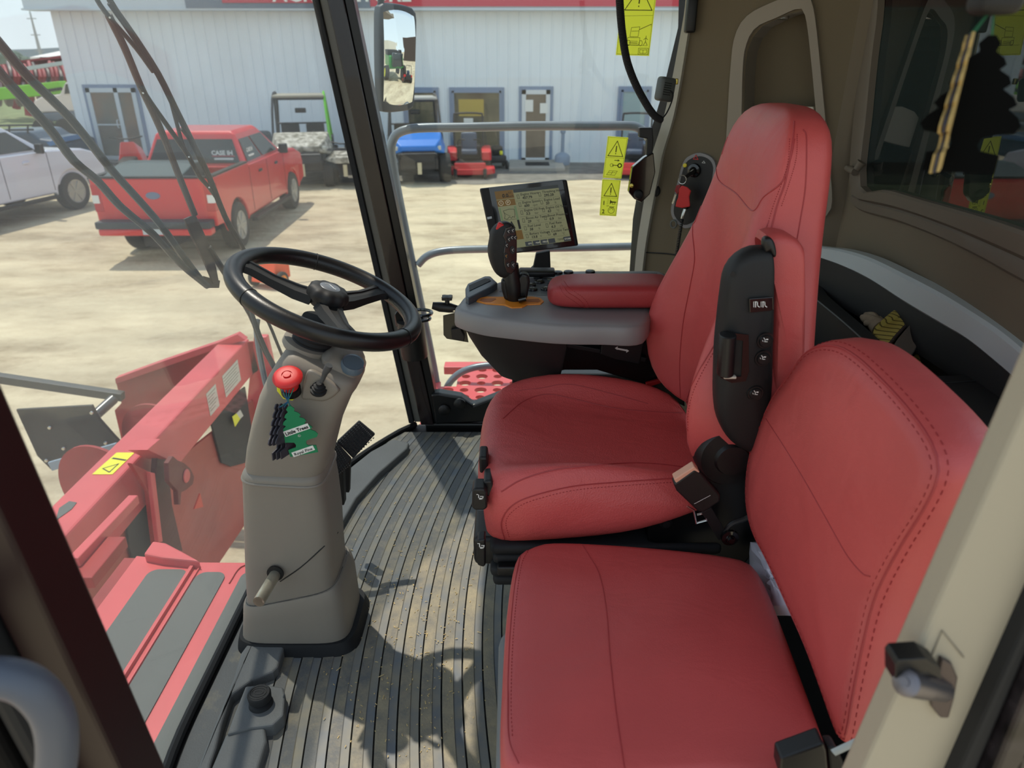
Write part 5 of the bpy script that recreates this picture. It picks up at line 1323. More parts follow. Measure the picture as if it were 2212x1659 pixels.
# key panel
pn_ = [(1078, 630), (1100, 612), (1150, 596), (1200, 589), (1300, 588), (1420, 589), (1420, 620), (1310, 640), (1210, 640), (1120, 636)]
mb = MB(); mb.prism([AZ(a, b, ZC + 0.0025) for a, b in pn_], (0, 0, -0.004)); kp = mb.build('key_panel', CONSOLE_P, cn, smooth=False)
keys = [(1163, 598), (1205, 590), (1228, 589), (1275, 588), (1165, 610), (1193, 617), (1147, 617), (1179, 625), (1150, 626)]
KEYM = mat('black_key', rgb(22, 24, 26), 0.35)
for i, (a, b) in enumerate(keys):
    c = AZ(a, b, ZC + 0.003); mb = MB(); mb.lathe([(0.014, -0.001), (0.014, 0.002), (0.0125, 0.005), (0.009, 0.006), (0.001, 0.0062)], c, (0, 0, 1), 28); k_ = mb.build('key', KEYM, cn)
    mb = MB(); r = random.Random(i); z = Vector((0, 0, 0.0064))
    if i % 3 == 0:
        for t in (0, 60, 120): d = Vector((math.cos(math.radians(t)), math.sin(math.radians(t)), 0)) * 0.005; mb.line([c + z - d, c + z + d], 0.0012, (0, 0, 1))
    elif i % 3 == 1: mb.line([c + z + Vector((-.005, -.003, 0)), c + z + Vector((0.001, .005, 0)), c + z + Vector((.001, -.003, 0)), c + z + Vector((.006, .004, 0))], 0.0013, (0, 0, 1))
    else: mb.line([c + z + Vector((.005 * math.cos(t), .005 * math.sin(t), 0)) for t in [k * PI / 5 for k in range(10)]], 0.0012, (0, 0, 1), closed=True)
    mb.build('key_symbol', WHITE, k_, smooth=False)
mb = MB(); mb.prism([AZ(a, b, ZC + 0.006) for a, b in [(1182, 601), (1190, 600), (1225, 612), (1222, 616), (1208, 614)]], (0, 0, -0.004)); mb.build('slider', mat('khaki_slider', rgb(120, 118, 104), .4), cn, smooth=False, bevel=.001)
# orange gate of the lever
go_ = [(1029, 650), (1034, 643), (1050, 640), (1100, 641), (1150, 640), (1168, 643), (1175, 650), (1168, 656), (1140, 657), (1128, 663), (1105, 664), (1090, 658), (1050, 655)]
mb = MB(); mb.prism([AZ(a, b, ZC + 0.005) for a, b in go_], (0, 0, -0.006)); og = mb.build('lever_gate', ORANGE, cn, smooth=False, bevel=.0015)
mb = MB(); mb.prism([AZ(a, b, ZC + 0.0056) for a, b in [(1036, 649), (1040, 645), (1070, 644), (1072, 646), (1060, 652), (1045, 652)]], (0, 0, -0.001)); mb.prism([AZ(a, b, ZC + .0056) for a, b in [(1135, 647), (1163, 645), (1168, 650), (1162, 653), (1137, 652)]], (0, 0, -.001)); mb.build('gate_slot', mat('orange_shadow_slot', rgb(168, 92, 28), .5), og, smooth=False)
# joystick
YJ = 1.72
J = lambda a, b, d=0.0: AY(a, b, YJ + d)
js = empty('joystick', J(1112, 655), None, None); js.parent = cn; js.location = J(1112, 655) - Vector(cn.location)
mb = MB(); mb.tube([J(1112, 656), J(1110, 636), J(1108, 615), J(1105, 590), J(1104, 570)], [0.016, 0.020, 0.022, 0.020, 0.018], 24); mb.build('stalk', BLACK, js)
hd_l = [(1062, 520), (1066, 500), (1078, 486), (1095, 480), (1108, 484), (1116, 497), (1119, 520), (1119, 560), (1116, 585), (1108, 600), (1096, 603), (1082, 600), (1070, 585), (1061, 560), (1059, 540)]
mb = MB(); mb.pillow([J(a, b, -0.02) for a, b in hd_l], (0.25, -1, 0.1), 0.045, 0.014, 0.004, nseg=48, smooth=3); mb.build('joystick_head', BLACK_M, js)
nJ = Vector((0.25, -1, 0.1)).normalized(); pJ = J(1100, 540, -0.0265)
JP = lambda a, b, d=0: AP(a, b, pJ + nJ * d, nJ)
mb = MB(); mb.prism([JP(a, b) for a, b in [(1092, 492), (1104, 488), (1112, 498), (1116, 520), (1116, 560), (1113, 580), (1104, 592), (1094, 588), (1089, 570), (1088, 545), (1092, 520), (1086, 510)]], nJ * 0.003); mb.build('button_plate', BLACK_G, js, smooth=False, bevel=.001)
for i, (a, b, w_, h_) in enumerate([(1107, 498, 6, 6), (1105, 513, 5, 5), (1112, 513, 5, 5), (1099, 517, 4, 7), (1107, 540, 6, 9), (1093, 553, 5, 7), (1108, 572, 6, 9), (1097, 572, 4, 6), (1098, 500, 4, 5), (1094, 530, 4, 6)]):
    c = JP(a, b, 0.003); s = 0.0011; X = nJ.cross(Vector((0, 0, 1))).normalized(); Z = X.cross(nJ)
    l = [c + X * (w_ * s * math.cos(t)) + Z * (h_ * s * math.sin(t)) for t in [2 * PI * k / 14 for k in range(14)]]
    mb = MB(); mb.prism(l, nJ * 0.003); k_ = mb.build('button', BLACK, js, smooth=False, bevel=.0006)
    mb = MB(); q = c + nJ * 0.0032; mb.line([q - X * .002 + Z * .003, q + X * .002 + Z * .001, q - X * .001 - Z * .003], 0.0008, nJ); mb.build('button_symbol', mat('amber_symbol', rgb(230, 160, 60), .5) if i == 5 else WHITE, k_, smooth=False)
mb = MB(); mb.rbox(J(1081, 490, -.01), (0.018, 0.016, 0.020), 0.004, Matrix.Rotation(0.4, 4, 'Y')); mb.build('red_rocker', REDBTN, js)
mb = MB(); mb.prism([J(a, b, -.01) for a, b in [(1120, 600), (1128, 590), (1142, 594), (1145, 610), (1140, 640), (1134, 656), (1122, 650), (1090, 650), (1083, 625), (1082, 606)]], (0, 0.03, 0)); mb.build('rubber_cup', BLACK, js, smooth=False, bevel=.007, bseg=3)
mb = MB(); mb.cyl(J(1120, 648, -.03), J(1136, 644, -.03), 0.008, 16); mb.build('cup_clamp', BLACK_G, js)
# armrest pad
ap = [(1198, 640), (1203, 618), (1216, 602), (1236, 593), (1270, 589), (1340, 588), (1440, 590), (1440, 682), (1340, 681), (1260, 679), (1220, 668), (1202, 655)]
mb = MB(); R = []
pts = [AY(a, b, 1.64) for a, b in [(1203, 655), (1260, 660), (1440, 662)]]
R = []
for x, hw, zt, zb in ((0.088, 0.018, 0.770, 0.752), (0.094, 0.042, 0.788, 0.745), (0.108, 0.056, 0.797, 0.740), (0.135, 0.066, 0.801, 0.7385), (0.18, 0.070, 0.802, 0.738), (0.26, 0.071, 0.802, 0.738), (0.36, 0.071, 0.802, 0.738), (0.40, 0.07, 0.80, 0.740)):
    r = []
    for k in range(32):
        t = 2 * PI * k / 32; e = 0.55; a = math.copysign(abs(math.cos(t)) ** e, math.cos(t)); b = math.copysign(abs(math.sin(t)) ** e, math.sin(t))
        r.append(Vector((x, 1.703 + hw * a, (zt + zb) / 2 + (zt - zb) / 2 * b)))
    R.append(r)
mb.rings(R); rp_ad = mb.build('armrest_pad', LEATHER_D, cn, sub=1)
TR = surf_tree(rp_ad)
seam('seam', TR, [(1213, 612), (1225, 630), (1248, 645), (1262, 660), (1268, 678)], rp_ad, 0.0015)
stitch_row('stitching', TR, [(1208, 618), (1219, 636), (1242, 652), (1256, 664), (1260, 676)], rp_ad, 22)
stitch_row('stitching', TR, [(1218, 607), (1232, 624), (1256, 640), (1270, 656), (1275, 676)], rp_ad, 22)
# tray at the console nose, phone clamp on its side
mb = MB(); l = [(1005, 622), (1010, 612), (1046, 596), (1060, 596), (1066, 602), (1075, 610), (1060, 620), (1012, 644), (1006, 640)]
mb.prism([AZ(a, b, ZC + 0.02) for a, b in l], (0, 0, -0.035)); tr_ = mb.build('nose_tray', mat('slate_tray', rgb(72, 80, 90), .4), cn, smooth=False, bevel=.004)
mb = MB(); mb.prism([AZ(a, b, ZC + 0.0215) for a, b in [(1013, 616), (1048, 601), (1058, 602), (1060, 606), (1014, 628)]], (0, 0, -0.001)); mb.build('tray_inset', BLACK_M, tr_, smooth=False)
mt = empty('accessory_mount', AY(975, 670, 1.72), 'black ball mount arm with wing knob and steel plate on the console nose', 'mount')
M_ = lambda a, b, d=0: AY(a, b, 1.72 + d)
mb = MB(); mb.tube([M_(934, 660), M_(950, 663), M_(972, 665), M_(992, 668)], [0.009, 0.0125, 0.0125, 0.008], 16); mb.build('arm', BLACK, mt)
mb = MB(); mb.cyl(M_(966, 660), M_(966, 646), 0.006, 12); mb.lathe([(0.006, 0), (0.014, 0.002), (0.014, 0.010), (0.001, 0.012)], M_(966, 648), (0, 0, 1), 24, lobes=4, amp=0.2); mb.build('wing_knob', BLACK, mt)
mb = MB(); mb.prism([M_(a, b, .01) for a, b in [(957, 682), (1000, 672), (1012, 740), (965, 732), (958, 724)]], (0, 0.004, 0)); mb.build('steel_plate', mat('dark_bronze_plate', rgb(74, 72, 62), .35, metal=.4), mt, smooth=False, bevel=.001)
mb = MB(); mb.prism([M_(a, b, -.005) for a, b in [(974, 712), (994, 708), (1004, 728), (1002, 738), (976, 732)]], (0, 0.012, 0)); mb.build('clip', BLACK, mt, smooth=False, bevel=.002)
mb = MB(); mb.bar(M_(978, 668), M_(1000, 674), 0.02, 0.004); mb.build('chrome_tab', CHROME, mt, smooth=False)

# cup holder bracket on the corner pillar
cup = empty('cup_holder', AY(895, 740, 2.30), 'black cylinder holder with clamp ring fixed to the corner pillar', 'holder')
K = lambda a, b, d=0: AY(a, b, 2.30 + d)
c = K(896, 768); mb = MB(); mb.lathe([(0.001, -0.005), (0.044, -0.005), (0.046, 0.003), (0.046, 0.13), (0.042, 0.13)], c, (-0.06, 0, 1), 32); mb.build('cylinder', BLACK, cup)
c = K(906, 676); mb = MB(); mb.tube([c + Vector((0.042 * math.cos(t), 0.035 * math.sin(t), 0)) for t in [2 * PI * k / 24 for k in range(24)]], 0.006, 8, closed=True); mb.tube([c + Vector((0.036 * math.cos(t), 0.03 * math.sin(t), -.02)) for t in [2 * PI * k / 24 for k in range(24)]], 0.005, 8, closed=True); mb.build('clamp_ring', BLACK_G, cup)
mb = MB(); mb.prism([K(a, b, .0) for a, b in [(852, 680), (860, 668), (878, 672), (884, 690), (872, 702), (866, 712), (856, 706)]], (0, 0.012, 0)); mb.build('clamp_body', BLACK_G, cup, smooth=False, bevel=.003)

# ================================================================ display monitor
YM = 2.0
mo = empty('display_monitor', AZ(1180, 590, ZC), 'black touch display monitor on a bracket behind the joystick', 'monitor')
q = [(1037, 408), (1225, 388), (1250, 531), (1068, 553)]
nM = Vector((0.10, -1, 0.12)).normalized(); pM = AY(1145, 470, YM)
MP = lambda a, b, d=0.0: AP(a, b, pM + nM * d, nM)
Pq = [MP(*p) for p in q]
def mix4(u, v): return (Pq[0] * (1 - u) + Pq[1] * u) * (1 - v) + (Pq[3] * (1 - u) + Pq[2] * u) * v
mb = MB(); mb.prism(Pq, -nM * 0.035); mb.build('housing', BLACK_M, mo, smooth=False, bevel=.005, bseg=3)
sq = [(1068, 414), (1205, 399), (1234, 520), (1096, 538)]
Sq = [MP(a, b, 0.0008) for a, b in sq]
def s4(u, v, d=0.0): return (Sq[0] * (1 - u) + Sq[1] * u) * (1 - v) + (Sq[3] * (1 - u) + Sq[2] * u) * v + nM * d
def srect(mb, u0, v0, u1, v1, d): mb.add([s4(u0, v0, d), s4(u1, v0, d), s4(u1, v1, d), s4(u0, v1, d)], [(0, 1, 2, 3)]); return mb
mb = MB(); mb.prism([MP(*p) for p in [(1056, 406), (1215, 390), (1242, 530), (1082, 548)]], nM * 0.0006); mb.build('bezel', BLACK_G, mo, smooth=False)
def em(nm, c, s): return mat(nm, (.012, .013, .01, 1), 0.35, emit=c, estr=s)
scr = srect(MB(), 0, 0, 1, 1, 0).build('screen', em('screen_olive', rgb(150, 152, 112), 0.42), mo, smooth=False)
def sb_(nm, rects, m_, d=0.0003):
    mb = MB()
    for r in rects: srect(mb, *r, d)
    return mb.build(nm, m_, scr, smooth=False)
am_ = em('screen_amber', rgb(166, 122, 30), .22)
for q_ in ((0.0, 0.0, 0.285, 0.14), (0, 0.15, 0.285, 0.26), (0.0, 0.70, 0.285, 0.86)): sb_('amber_panel', [q_], am_)
SINK = mat('screen_ink', rgb(24, 28, 24), .4)
sb_('title_bar', [(0.29, 0.0, 1.0, 0.055)], em('screen_dark_bar', rgb(60, 70, 70), .3))
sb_('menu_bar', [(0.29 + .12 * i, 0.915, 0.395 + .12 * i, 0.995) for i in range(4)] + [(0.89, 0.915, 1.0, 0.995)], em('screen_menu', rgb(70, 78, 84), .3))
sb_('side_gauge', [(0.01, 0.28, 0.035, 0.68), (0.245, 0.28, 0.28, 0.68)], em('screen_green', rgb(120, 146, 100), .4))
sb_('dark_block', [(0.245, 0.52, 0.28, 0.68), (0.0, 0.62, 0.035, 0.70)], SINK, .0005)
US = (Sq[1] - Sq[0]).normalized(); VS = nM.cross(US).normalized()
items = [("Engine Hours", "457.79", "h"), ("Engine Speed", "600", "rpm"), ("Engine Oil Pres.", "3.5", "bar"), ("Boost Air Temp.", "29", "\u00b0C"), ("Fuel Level", "38", "%"), ("Battery Voltage", "13.8", "V")]
items2 = [("Threshing Hours", "295.20", "h"), ("Engine Load", "20", "%"), ("Engine Oil Temp.", "63", "\u00b0C"), ("Boost Pressure", "0.9", "bar"), ("Fuel Rate", "6.3", "l/h"), ("Coolant Temp.", "69", "\u00b0C")]
mb = MB()
SW = (Sq[1] - Sq[0]).length
for col, its in ((0.33, items), (0.67, items2)):
    for i, (a, b, c) in enumerate(its):
        v = 0.115 + 0.138 * i
        mb.text(a, s4(col + 0.055, v, 0.0003), US, VS, 0.0092, .0002, bold=0.00012); mb.text(b, s4(col + 0.075, v + 0.062, 0.0003), US, VS, 0.0098, .0002, bold=0.0003); mb.text(c, s4(col + 0.21, v + 0.062, 0.0003), US, VS, 0.0080, .0002)
        g = lambda x, y: s4(col + x, v + y, 0.0004)
        mb.line([g(0.0, -0.02), g(0.03, -0.02), g(0.03, 0.045), g(0.0, 0.045)], 0.0009, nM, closed=True)
        mb.line([s4(col - .03, v + 0.085, .0003), s4(col + .30, v + .085, .0003)], 0.0004, nM)
mb.text('0.0', s4(0.10, 0.115, .0006), US, VS, 0.014, .0002, bold=.0004); mb.text('0.0', s4(0.205, 0.06, .0006), US, VS, 0.007, .0002); mb.text('km/h', s4(0.19, 0.12, .0006), US, VS, 0.0075, .0002)
mb.text('TEMPS', s4(0.79, 0.965, .0006), US, VS, 0.0075, .0002)
# combine pictogram
g = lambda u, v: s4(u, v, .0005)
mb.line([g(.07, .34), g(.16, .32), g(.24, .33), g(.235, .42), g(.22, .47), g(.19, .45), g(.17, .48), g(.14, .45), g(.10, .49), g(.06, .47), (g(.08, .42))], 0.0011, nM, closed=True)
mb.line([g(.07, .36), g(.10, .40), g(.16, .44)], .0008, nM); mb.line([g(.04, .50), g(.24, .50)], .0007, nM)
mb.add([g(.10, .66), g(.15, .53), g(.16, .53), g(.20, .66)], [(0, 1, 2, 3)])
mb.build('screen_text', SINK, scr, smooth=False)
mb = MB()
for t_, u in (('GPS', .33), ('MAP', .45), ('FIELD', .56), ('STORE', .90), ): mb.text(t_, s4(u, 0.968, .0006), US, VS, 0.0062, .0002)
for u, t_ in ((0.05, '1'), (0.16, 'P')):
    c = s4(u + .01, 0.205, .0005); mb.text(t_, c - US * .0022 - VS * .003, US, VS, .0085, .0002); mb.line([c + US * (.0062 * math.cos(t)) + VS * (.0062 * math.sin(t)) for t in [2 * PI * k / 18 for k in range(18)]], .0008, nM, closed=True)
mb.build('screen_light_text', mat('screen_white', rgb(190, 190, 170), .5, emit=rgb(190, 190, 170), estr=.5), scr, smooth=False)
mb = MB(); mb.prism([MP(a, b, .0012) for a, b in [(1052, 469), (1062, 467), (1063, 472), (1053, 474)]], nM * .001); mb.build('maker_badge', SILVER, mo, smooth=False, bevel=.0005)
mb = MB(); mb.prism([AY(a, b, YM + .03) for a, b in [(1158, 548), (1188, 542), (1190, 588), (1136, 592), (1152, 576)]], (0, .02, 0)); mb.build('bracket', BLACK_M, mo, smooth=False, bevel=.003)
mb = MB(); mb.rbox(AZ(1160, 588, ZC + .018), (.10, .05, .016), .005); mb.build('bracket_foot', BLACK, mo)

# ================================================================ stickers on the side window
YS_ = YR + 0.033
nS = Vector((0, -1, 0))
STK = translucent('lime_yellow_sticker', rgb(244, 248, 130), 0.65)
OLIVE = mat('olive_print', rgb(70, 66, 20), 0.6)
def sticker(l, label, name='safety_sticker'):
    P = [AY(a, b, YS_) for a, b in l]; mb = MB(); mb.prism(P, (0, -0.0012, 0))
    s = mb.build(name, STK, smooth=False, label=label, cat='sticker')
    def pt(u, v): p = (P[0] * (1 - u) + P[1] * u) * (1 - v) + (P[3] * (1 - u) + P[2] * u) * v; return p + Vector((0, -0.0014, 0))
    return s, pt
def warn(mb, pt, u0, v0, u1, v1, wd=0.0022):
    mb.line([pt((u0 + u1) / 2, v0), pt(u1, v1), pt(u0, v1)], wd, nS, closed=True)
    mb.line([pt((u0 + u1) / 2, v0 + (v1 - v0) * .35), pt((u0 + u1) / 2, v0 + (v1 - v0) * .70)], wd * 1.5, nS); c = pt((u0 + u1) / 2, v0 + (v1 - v0) * .84); mb.line([c, c + Vector((0, 0, .0006))], wd * 1.3, nS)
s, pt = sticker([(1313, 294), (1357, 297), (1342, 386), (1302, 384)], 'yellow safety sticker with key and book symbols on the side window, upper of the pair')
mb = MB(); mb.line([pt(.04, .02), pt(.96, .02), pt(.96, .97), pt(.04, .97)], .0007, nS, closed=True); mb.line([pt(.04, .5), pt(.96, .5)], .0007, nS)
warn(mb, pt, .12, .10, .88, .46)
mb.line([pt(.5, .56), pt(.72, .56)], .002, nS); mb.line([pt(.66, .54), pt(.74, .56), pt(.66, .58)], .0014, nS)
c = pt(.80, .68); mb.line([c + Vector((.006 * math.cos(t), 0, .006 * math.sin(t))) for t in [2 * PI * k / 12 for k in range(12)]], .003, nS, closed=True); mb.line([pt(.72, .68), pt(.42, .68)], .0022, nS); mb.line([pt(.46, .68), pt(.46, .71)], .0016, nS)
c = pt(.38, .68); mb.line([c + Vector((.005 * math.cos(t), 0, .005 * math.sin(t))) for t in [2 * PI * k / 12 for k in range(12)]], .0011, nS, closed=True)
mb.line([pt(.18, .92), pt(.30, .82), pt(.72, .82), pt(.62, .92)], .0012, nS, closed=True); mb.line([pt(.50, .82), pt(.40, .92)], .001, nS); mb.line([pt(.28, .87), pt(.64, .86)], .0012, nS)
mb.build('sticker_print', OLIVE, s, smooth=False)
s, pt = sticker([(1301, 387), (1341, 389), (1331, 467), (1295, 465)], 'yellow safety sticker with numbers 1 and 2 and a horn, lower of the pair')
mb = MB(); mb.line([pt(.04, .02), pt(.96, .02), pt(.96, .97), pt(.04, .97)], .0007, nS, closed=True); mb.line([pt(.04, .5), pt(.96, .5)], .0007, nS)
warn(mb, pt, .16, .10, .88, .45)
mb.text('1', pt(.12, .70), (1, 0, 0), (0, 0, 1), .019, .0002, bold=.0004); mb.text('2', pt(.12, .94), (1, 0, 0), (0, 0, 1), .019, .0002, bold=.0004); mb.text('2X', pt(.36, .74), (1, 0, 0), (0, 0, 1), .007, .0002)
for k in range(4): mb.line([pt(.36, .54 + .04 * k), pt(.46, .55 + .035 * k)], .0007, nS)
mb.add([pt(.54, .54), pt(.62, .59), pt(.9, .60), pt(.9, .62), pt(.62, .63), pt(.54, .68)], [(0, 1, 2, 3, 4, 5)]); mb.line([pt(.66, .60), pt(.82, .60), pt(.84, .66), pt(.68, .67)], .0014, nS, closed=True)
c = pt(.66, .84); mb.line([c + Vector((.0105 * math.cos(t), 0, .0105 * math.sin(t))) for t in [2 * PI * k / 14 for k in range(14)]], .0013, nS, closed=True); mb.line([c + Vector((.006 * math.cos(t), 0, .006 * math.sin(t))) for t in [PI * k / 8 for k in range(9)]], .0011, nS); mb.line([pt(.54, .74), pt(.62, .77), pt(.72, .77), pt(.80, .74), pt(.54, .74)], .0011, nS)
mb.build('sticker_print', OLIVE, s, smooth=False)
s, pt = sticker([(1349, -60), (1424, -60), (1402, 121), (1330, 119)], 'large yellow safety sticker with a machine drawing at the top of the side window')
mb = MB(); V = lambda v: (v + 60) / 180
mb.line([pt(.04, V(33)), pt(.97, V(31))], .0007, nS); mb.line([pt(.03, .02), pt(.97, .02), pt(.97, .985), pt(.03, .985)], .0007, nS, closed=True)
warn(mb, pt, .12, V(-30), .92, V(20))
def mbl(l, w_=.0011, closed=False): mb.line([pt(u, V(v)) for u, v in l], w_, nS, closed=closed)
mbl([(.38, 58), (.62, 56), (.60, 78), (.36, 78)], closed=True); mbl([(.40, 66), (.60, 65)]); mbl([(.62, 62), (.95, 50)], .0016); mbl([(.95, 50), (.95, 54)]); mbl([(.30, 80), (.66, 80), (.66, 96), (.30, 96)], closed=True); mbl([(.36, 88), (.60, 88)]); mbl([(.36, 92), (.60, 92)], .0018)
for cx in (.34, .70): mbl([(cx + .05 * math.cos(t), 92 + 6 * math.sin(t)) for t in [2 * PI * k / 12 for k in range(12)]], closed=True)
mbl([(.84, 76), (.84, 88), (.79, 96)], .0014); mbl([(.84, 88), (.90, 96)], .0014); mbl([(.78, 84), (.84, 80), (.90, 84)], .0012); mbl([(.1, 97), (.9, 97)], .0008)
mbl([(.66, 103), (.95, 103), (.95, 117), (.66, 117)], closed=True); mbl([(.70, 106), (.80, 107), (.91, 106), (.91, 114), (.80, 115), (.70, 114)], closed=True); mbl([(.80, 107), (.80, 115)])
mb.build('sticker_print', OLIVE, s, smooth=False)

# window latch outside/inside the side window edge
lt = empty('window_latch', AY(1395, 400, 2.33), 'black window latch arm hanging at the rear edge of the side window', 'latch')
Lk = lambda l, Y, th, nm, m_=BLACK, bev=.003: MB().prism([AY(a, b, Y) for a, b in l], (0, th, 0)).build(nm, m_, lt, smooth=False, bevel=bev)
Lk([(1381, 276), (1410, 276), (1412, 300), (1407, 380), (1394, 384), (1398, 300), (1381, 297)], 2.34, 0.03, 'arm')
Lk([(1366, 362), (1392, 340), (1412, 330), (1416, 372), (1404, 420), (1386, 438), (1370, 430), (1358, 416)], 2.32, 0.03, 'latch_body', BLACK_G)
mb = MB(); mb.lathe([(.001, .012), (.012, .010), (.016, 0)], AY(1379, 420, 2.318), (0, -1, 0), 20); mb.build('pivot', BLACK_M, lt)
mb = MB(); mb.lathe([(.001, .006), (.006, .004), (.007, 0)], AY(1365, 401, 2.318), (-.5, -1, 0), 12); mb.build('brass_screw', mat('brass', rgb(200, 180, 90), .3, metal=.8), lt)
mb = MB(); mb.lathe([(.001, .01), (.018, .008), (.02, 0)], AC(1415, 412, 0.0), NC, 20); mb.build('latch_boss', BLACK_M, lt)

# two way radio microphone with its coiled cord
mc = empty('radio_microphone', AY(1440, 195, 2.15), 'black hand microphone clipped to the rear side pillar', 'microphone')
c = AY(1437, 193, 2.18)
Rm = Matrix.Rotation(math.radians(28), 4, 'Z') @ Matrix.Rotation(math.radians(8), 4, 'Y')
mb = MB(); mb.rbox(c, (0.052, 0.032, 0.064), 0.009, Rm); mb.build('microphone_body', mat('grey_microphone', rgb(84, 88, 86), .45), mc)
mb = MB(); nx = Rm.to_3x3() @ Vector((0, -1, 0)); ux = Rm.to_3x3() @ Vector((1, 0, 0)); uz = Rm.to_3x3() @ Vector((0, 0, 1))
for k in range(6): p = c + nx * 0.0162 + uz * (0.016 - k * .006); mb.line([p - ux * .018, p + ux * .006], .0022, nx)
mb.build('speaker_slots', mat('slot_dark', rgb(24, 26, 26), .5), mc, smooth=False)
mb = MB(); mb.rbox(AY(1460, 176, 2.2), (.012, .01, .016), .002); mb.build('hanger_clip', MATS['brass'], mc)
cl = [AY(1336, -60, 1.95), AY(1339, 10, 1.95), AY(1344, 70, 1.96), AY(1354, 130, 1.98), AY(1372, 180, 2.0), (AY(1396, 225, 2.03)), AY(1414, 250, 2.06), AY(1428, 259, 2.08)]
cl = resample(catmull(cl, 8), 260)
mb = MB(); hel = []
fr_u = Vector((0, 1, 0))
for i in range(len(cl) - 1):
    d = (cl[i + 1] - cl[i]).normalized(); u = d.cross(fr_u).normalized(); v = d.cross(u)
    for k in range(5):
        t = 2 * PI * (i + k / 5) * 0.42; p = cl[i].lerp(cl[i + 1], k / 5); hel.append(p + u * (.0078 * math.cos(t)) + v * (.0078 * math.sin(t)))
mb.tube(hel, 0.0024, 6); mb.build('coiled_cord', RUBBER, mc)
mb = MB(); mb.tube(cl, 0.0065, 8); mb.build('cord_core', RUBBER, mc)
mb = MB(); mb.tube([AY(1428, 259, 2.08), AY(1440, 244, 2.1), AY(1450, 222, 2.13), AY(1454, 204, 2.16), AY(1448, 196, 2.17)], .002, 8, smooth=5); mb.build('thin_lead', RUBBER, mc)

# ignition panel, key, red tag
ip = empty('ignition_console', AC(1500, 420, .01), 'rounded black ignition switch panel on the rear side wall', 'ignition panel')
def cl_(l, d, m_, nm, th=.006, bev=.0, par=None):
    mb = MB(); mb.prism([p + NC * d for p in catmull([AC(a, b) for a, b in l], 4, True)], NC * -th); return mb.build(nm, m_, par or ip, smooth=False, bevel=bev)
cl_([(1478, 352), (1496, 334), (1520, 330), (1545, 345), (1548, 380), (1530, 460), (1490, 492), (1464, 480), (1452, 455), (1462, 410)], .012, CONSOLE, 'panel_rim', .014, .002)
cl_([(1482, 358), (1498, 341), (1520, 337), (1540, 350), (1542, 380), (1524, 454), (1488, 484), (1468, 474), (1459, 454), (1468, 412)], .0135, BLACK, 'panel_face', .004)
c = AC(1500, 368, .014); mb = MB(); mb.lathe([(.001, .016), (.010, .016), (.012, .010), (.020, .008), (.022, 0)], c, NC, 28); ig = mb.build('key_switch', BLACK_G, ip)
mb = MB(); mb.lathe([(.001, .006), (.006, .004), (.0065, 0)], AC(1480, 357, .014), NC, 14); mb.build('indicator', mat('yellow_indicator', rgb(240, 220, 60), .4), ip)
mb = MB(); X = Vector((-NC.y, NC.x, 0)); X = X if X.x > 0 else -X
c = AC(1503, 341, .0142); mb.line([c - X * .008 + Vector((0, 0, -.004)), c + Vector((0, 0, .008)), c + X * .008 + Vector((0, 0, -.004))], .002, NC, closed=True); mb.build('red_symbol', REDBTN, ip, smooth=False)
mb = MB(); c = AC(1520, 352, .0142); mb.line([c - X * .005, c + Vector((0, 0, .006)), c + X * .005], .001, NC, closed=True); mb.build('white_symbol', WHITE, ip, smooth=False)
c = AC(1476, 470, .016); mb = MB(); mb.lathe([(.001, .01), (.008, .01), (.009, 0)], AC(1482, 446, .014), NC, 18); mb.build('push_knob', BLACK_G, ip)
ky = empty('ignition_key', AC(1490, 372, .03), 'black ignition key on a ring with a red plastic tag', 'key')
k0 = AC(1500, 368, .03); k1 = AC(1480, 383, .06)
mb = MB(); mb.bar(k0, k1, .006, .012); mb.build('key_shaft', BLACK, ky, smooth=False, bevel=.001)
rc_ = AC(1474, 388, .062); mb = MB(); mb.tube([rc_ + X * (.013 * math.cos(t)) + Vector((0, 0, .013 * math.sin(t))) for t in [2 * PI * k / 20 for k in range(20)]], .0014, 6, closed=True); mb.build('key_ring', CHROME, ky)
def hangp(l, d, th, nm, m_, bev=.002): mb = MB(); mb.prism([AC(a, b, d) for a, b in l], NC * th); return mb.build(nm, m_, ky, smooth=False, bevel=bev)
hangp([(1468, 408), (1474, 400), (1486, 404), (1494, 412), (1490, 424), (1492, 446), (1474, 449), (1460, 446), (1462, 436), (1466, 426)], .062, .006, 'red_tag', REDBTN, .003)
hangp([(1462, 400), (1472, 398), (1470, 412), (1464, 420), (1458, 412)], .055, .005, 'dark_red_tag', mat('dark_red_plastic', rgb(140, 30, 34), .4))
mb = MB(); mb.bar(AC(1460, 420, .058), AC(1453, 440, .058), .003, .006); mb.build('small_key', CHROME, ky, smooth=False)
hk = empty('coiled_lanyard', AC(1476, 470, .04), 'black coiled lanyard with a steel snap hanging below the red key tag', 'lanyard')
mb = MB(); mb.tube([AC(1480, 452, .04), AC(1476, 464, .045), AC(1474, 472, .045)], .006, 12); mb.build('snap', CHROME, hk)
pts = resample([AC(1474, 472, .045), AC(1469, 500, .05), AC(1462, 545, .05), (AC(1458, 580, .05))], 60); hel = []
for i in range(59):
    for k in range(6): t = 2 * PI * (i + k / 6) * .5; hel.append(pts[i].lerp(pts[i + 1], k / 6) + X * (.0045 * math.cos(t)) + NC * (.0045 * math.sin(t)))
mb = MB(); mb.tube(hel, .0017, 5); mb.build('coil', RUBBER, hk)
rr = AC(1455, 484, .02); mb = MB(); mb.tube([rr + X * (.010 * math.cos(t)) + Vector((0, 0, .012 * math.sin(t))) for t in [2 * PI * k / 20 for k in range(20)]], .003, 8, closed=True)
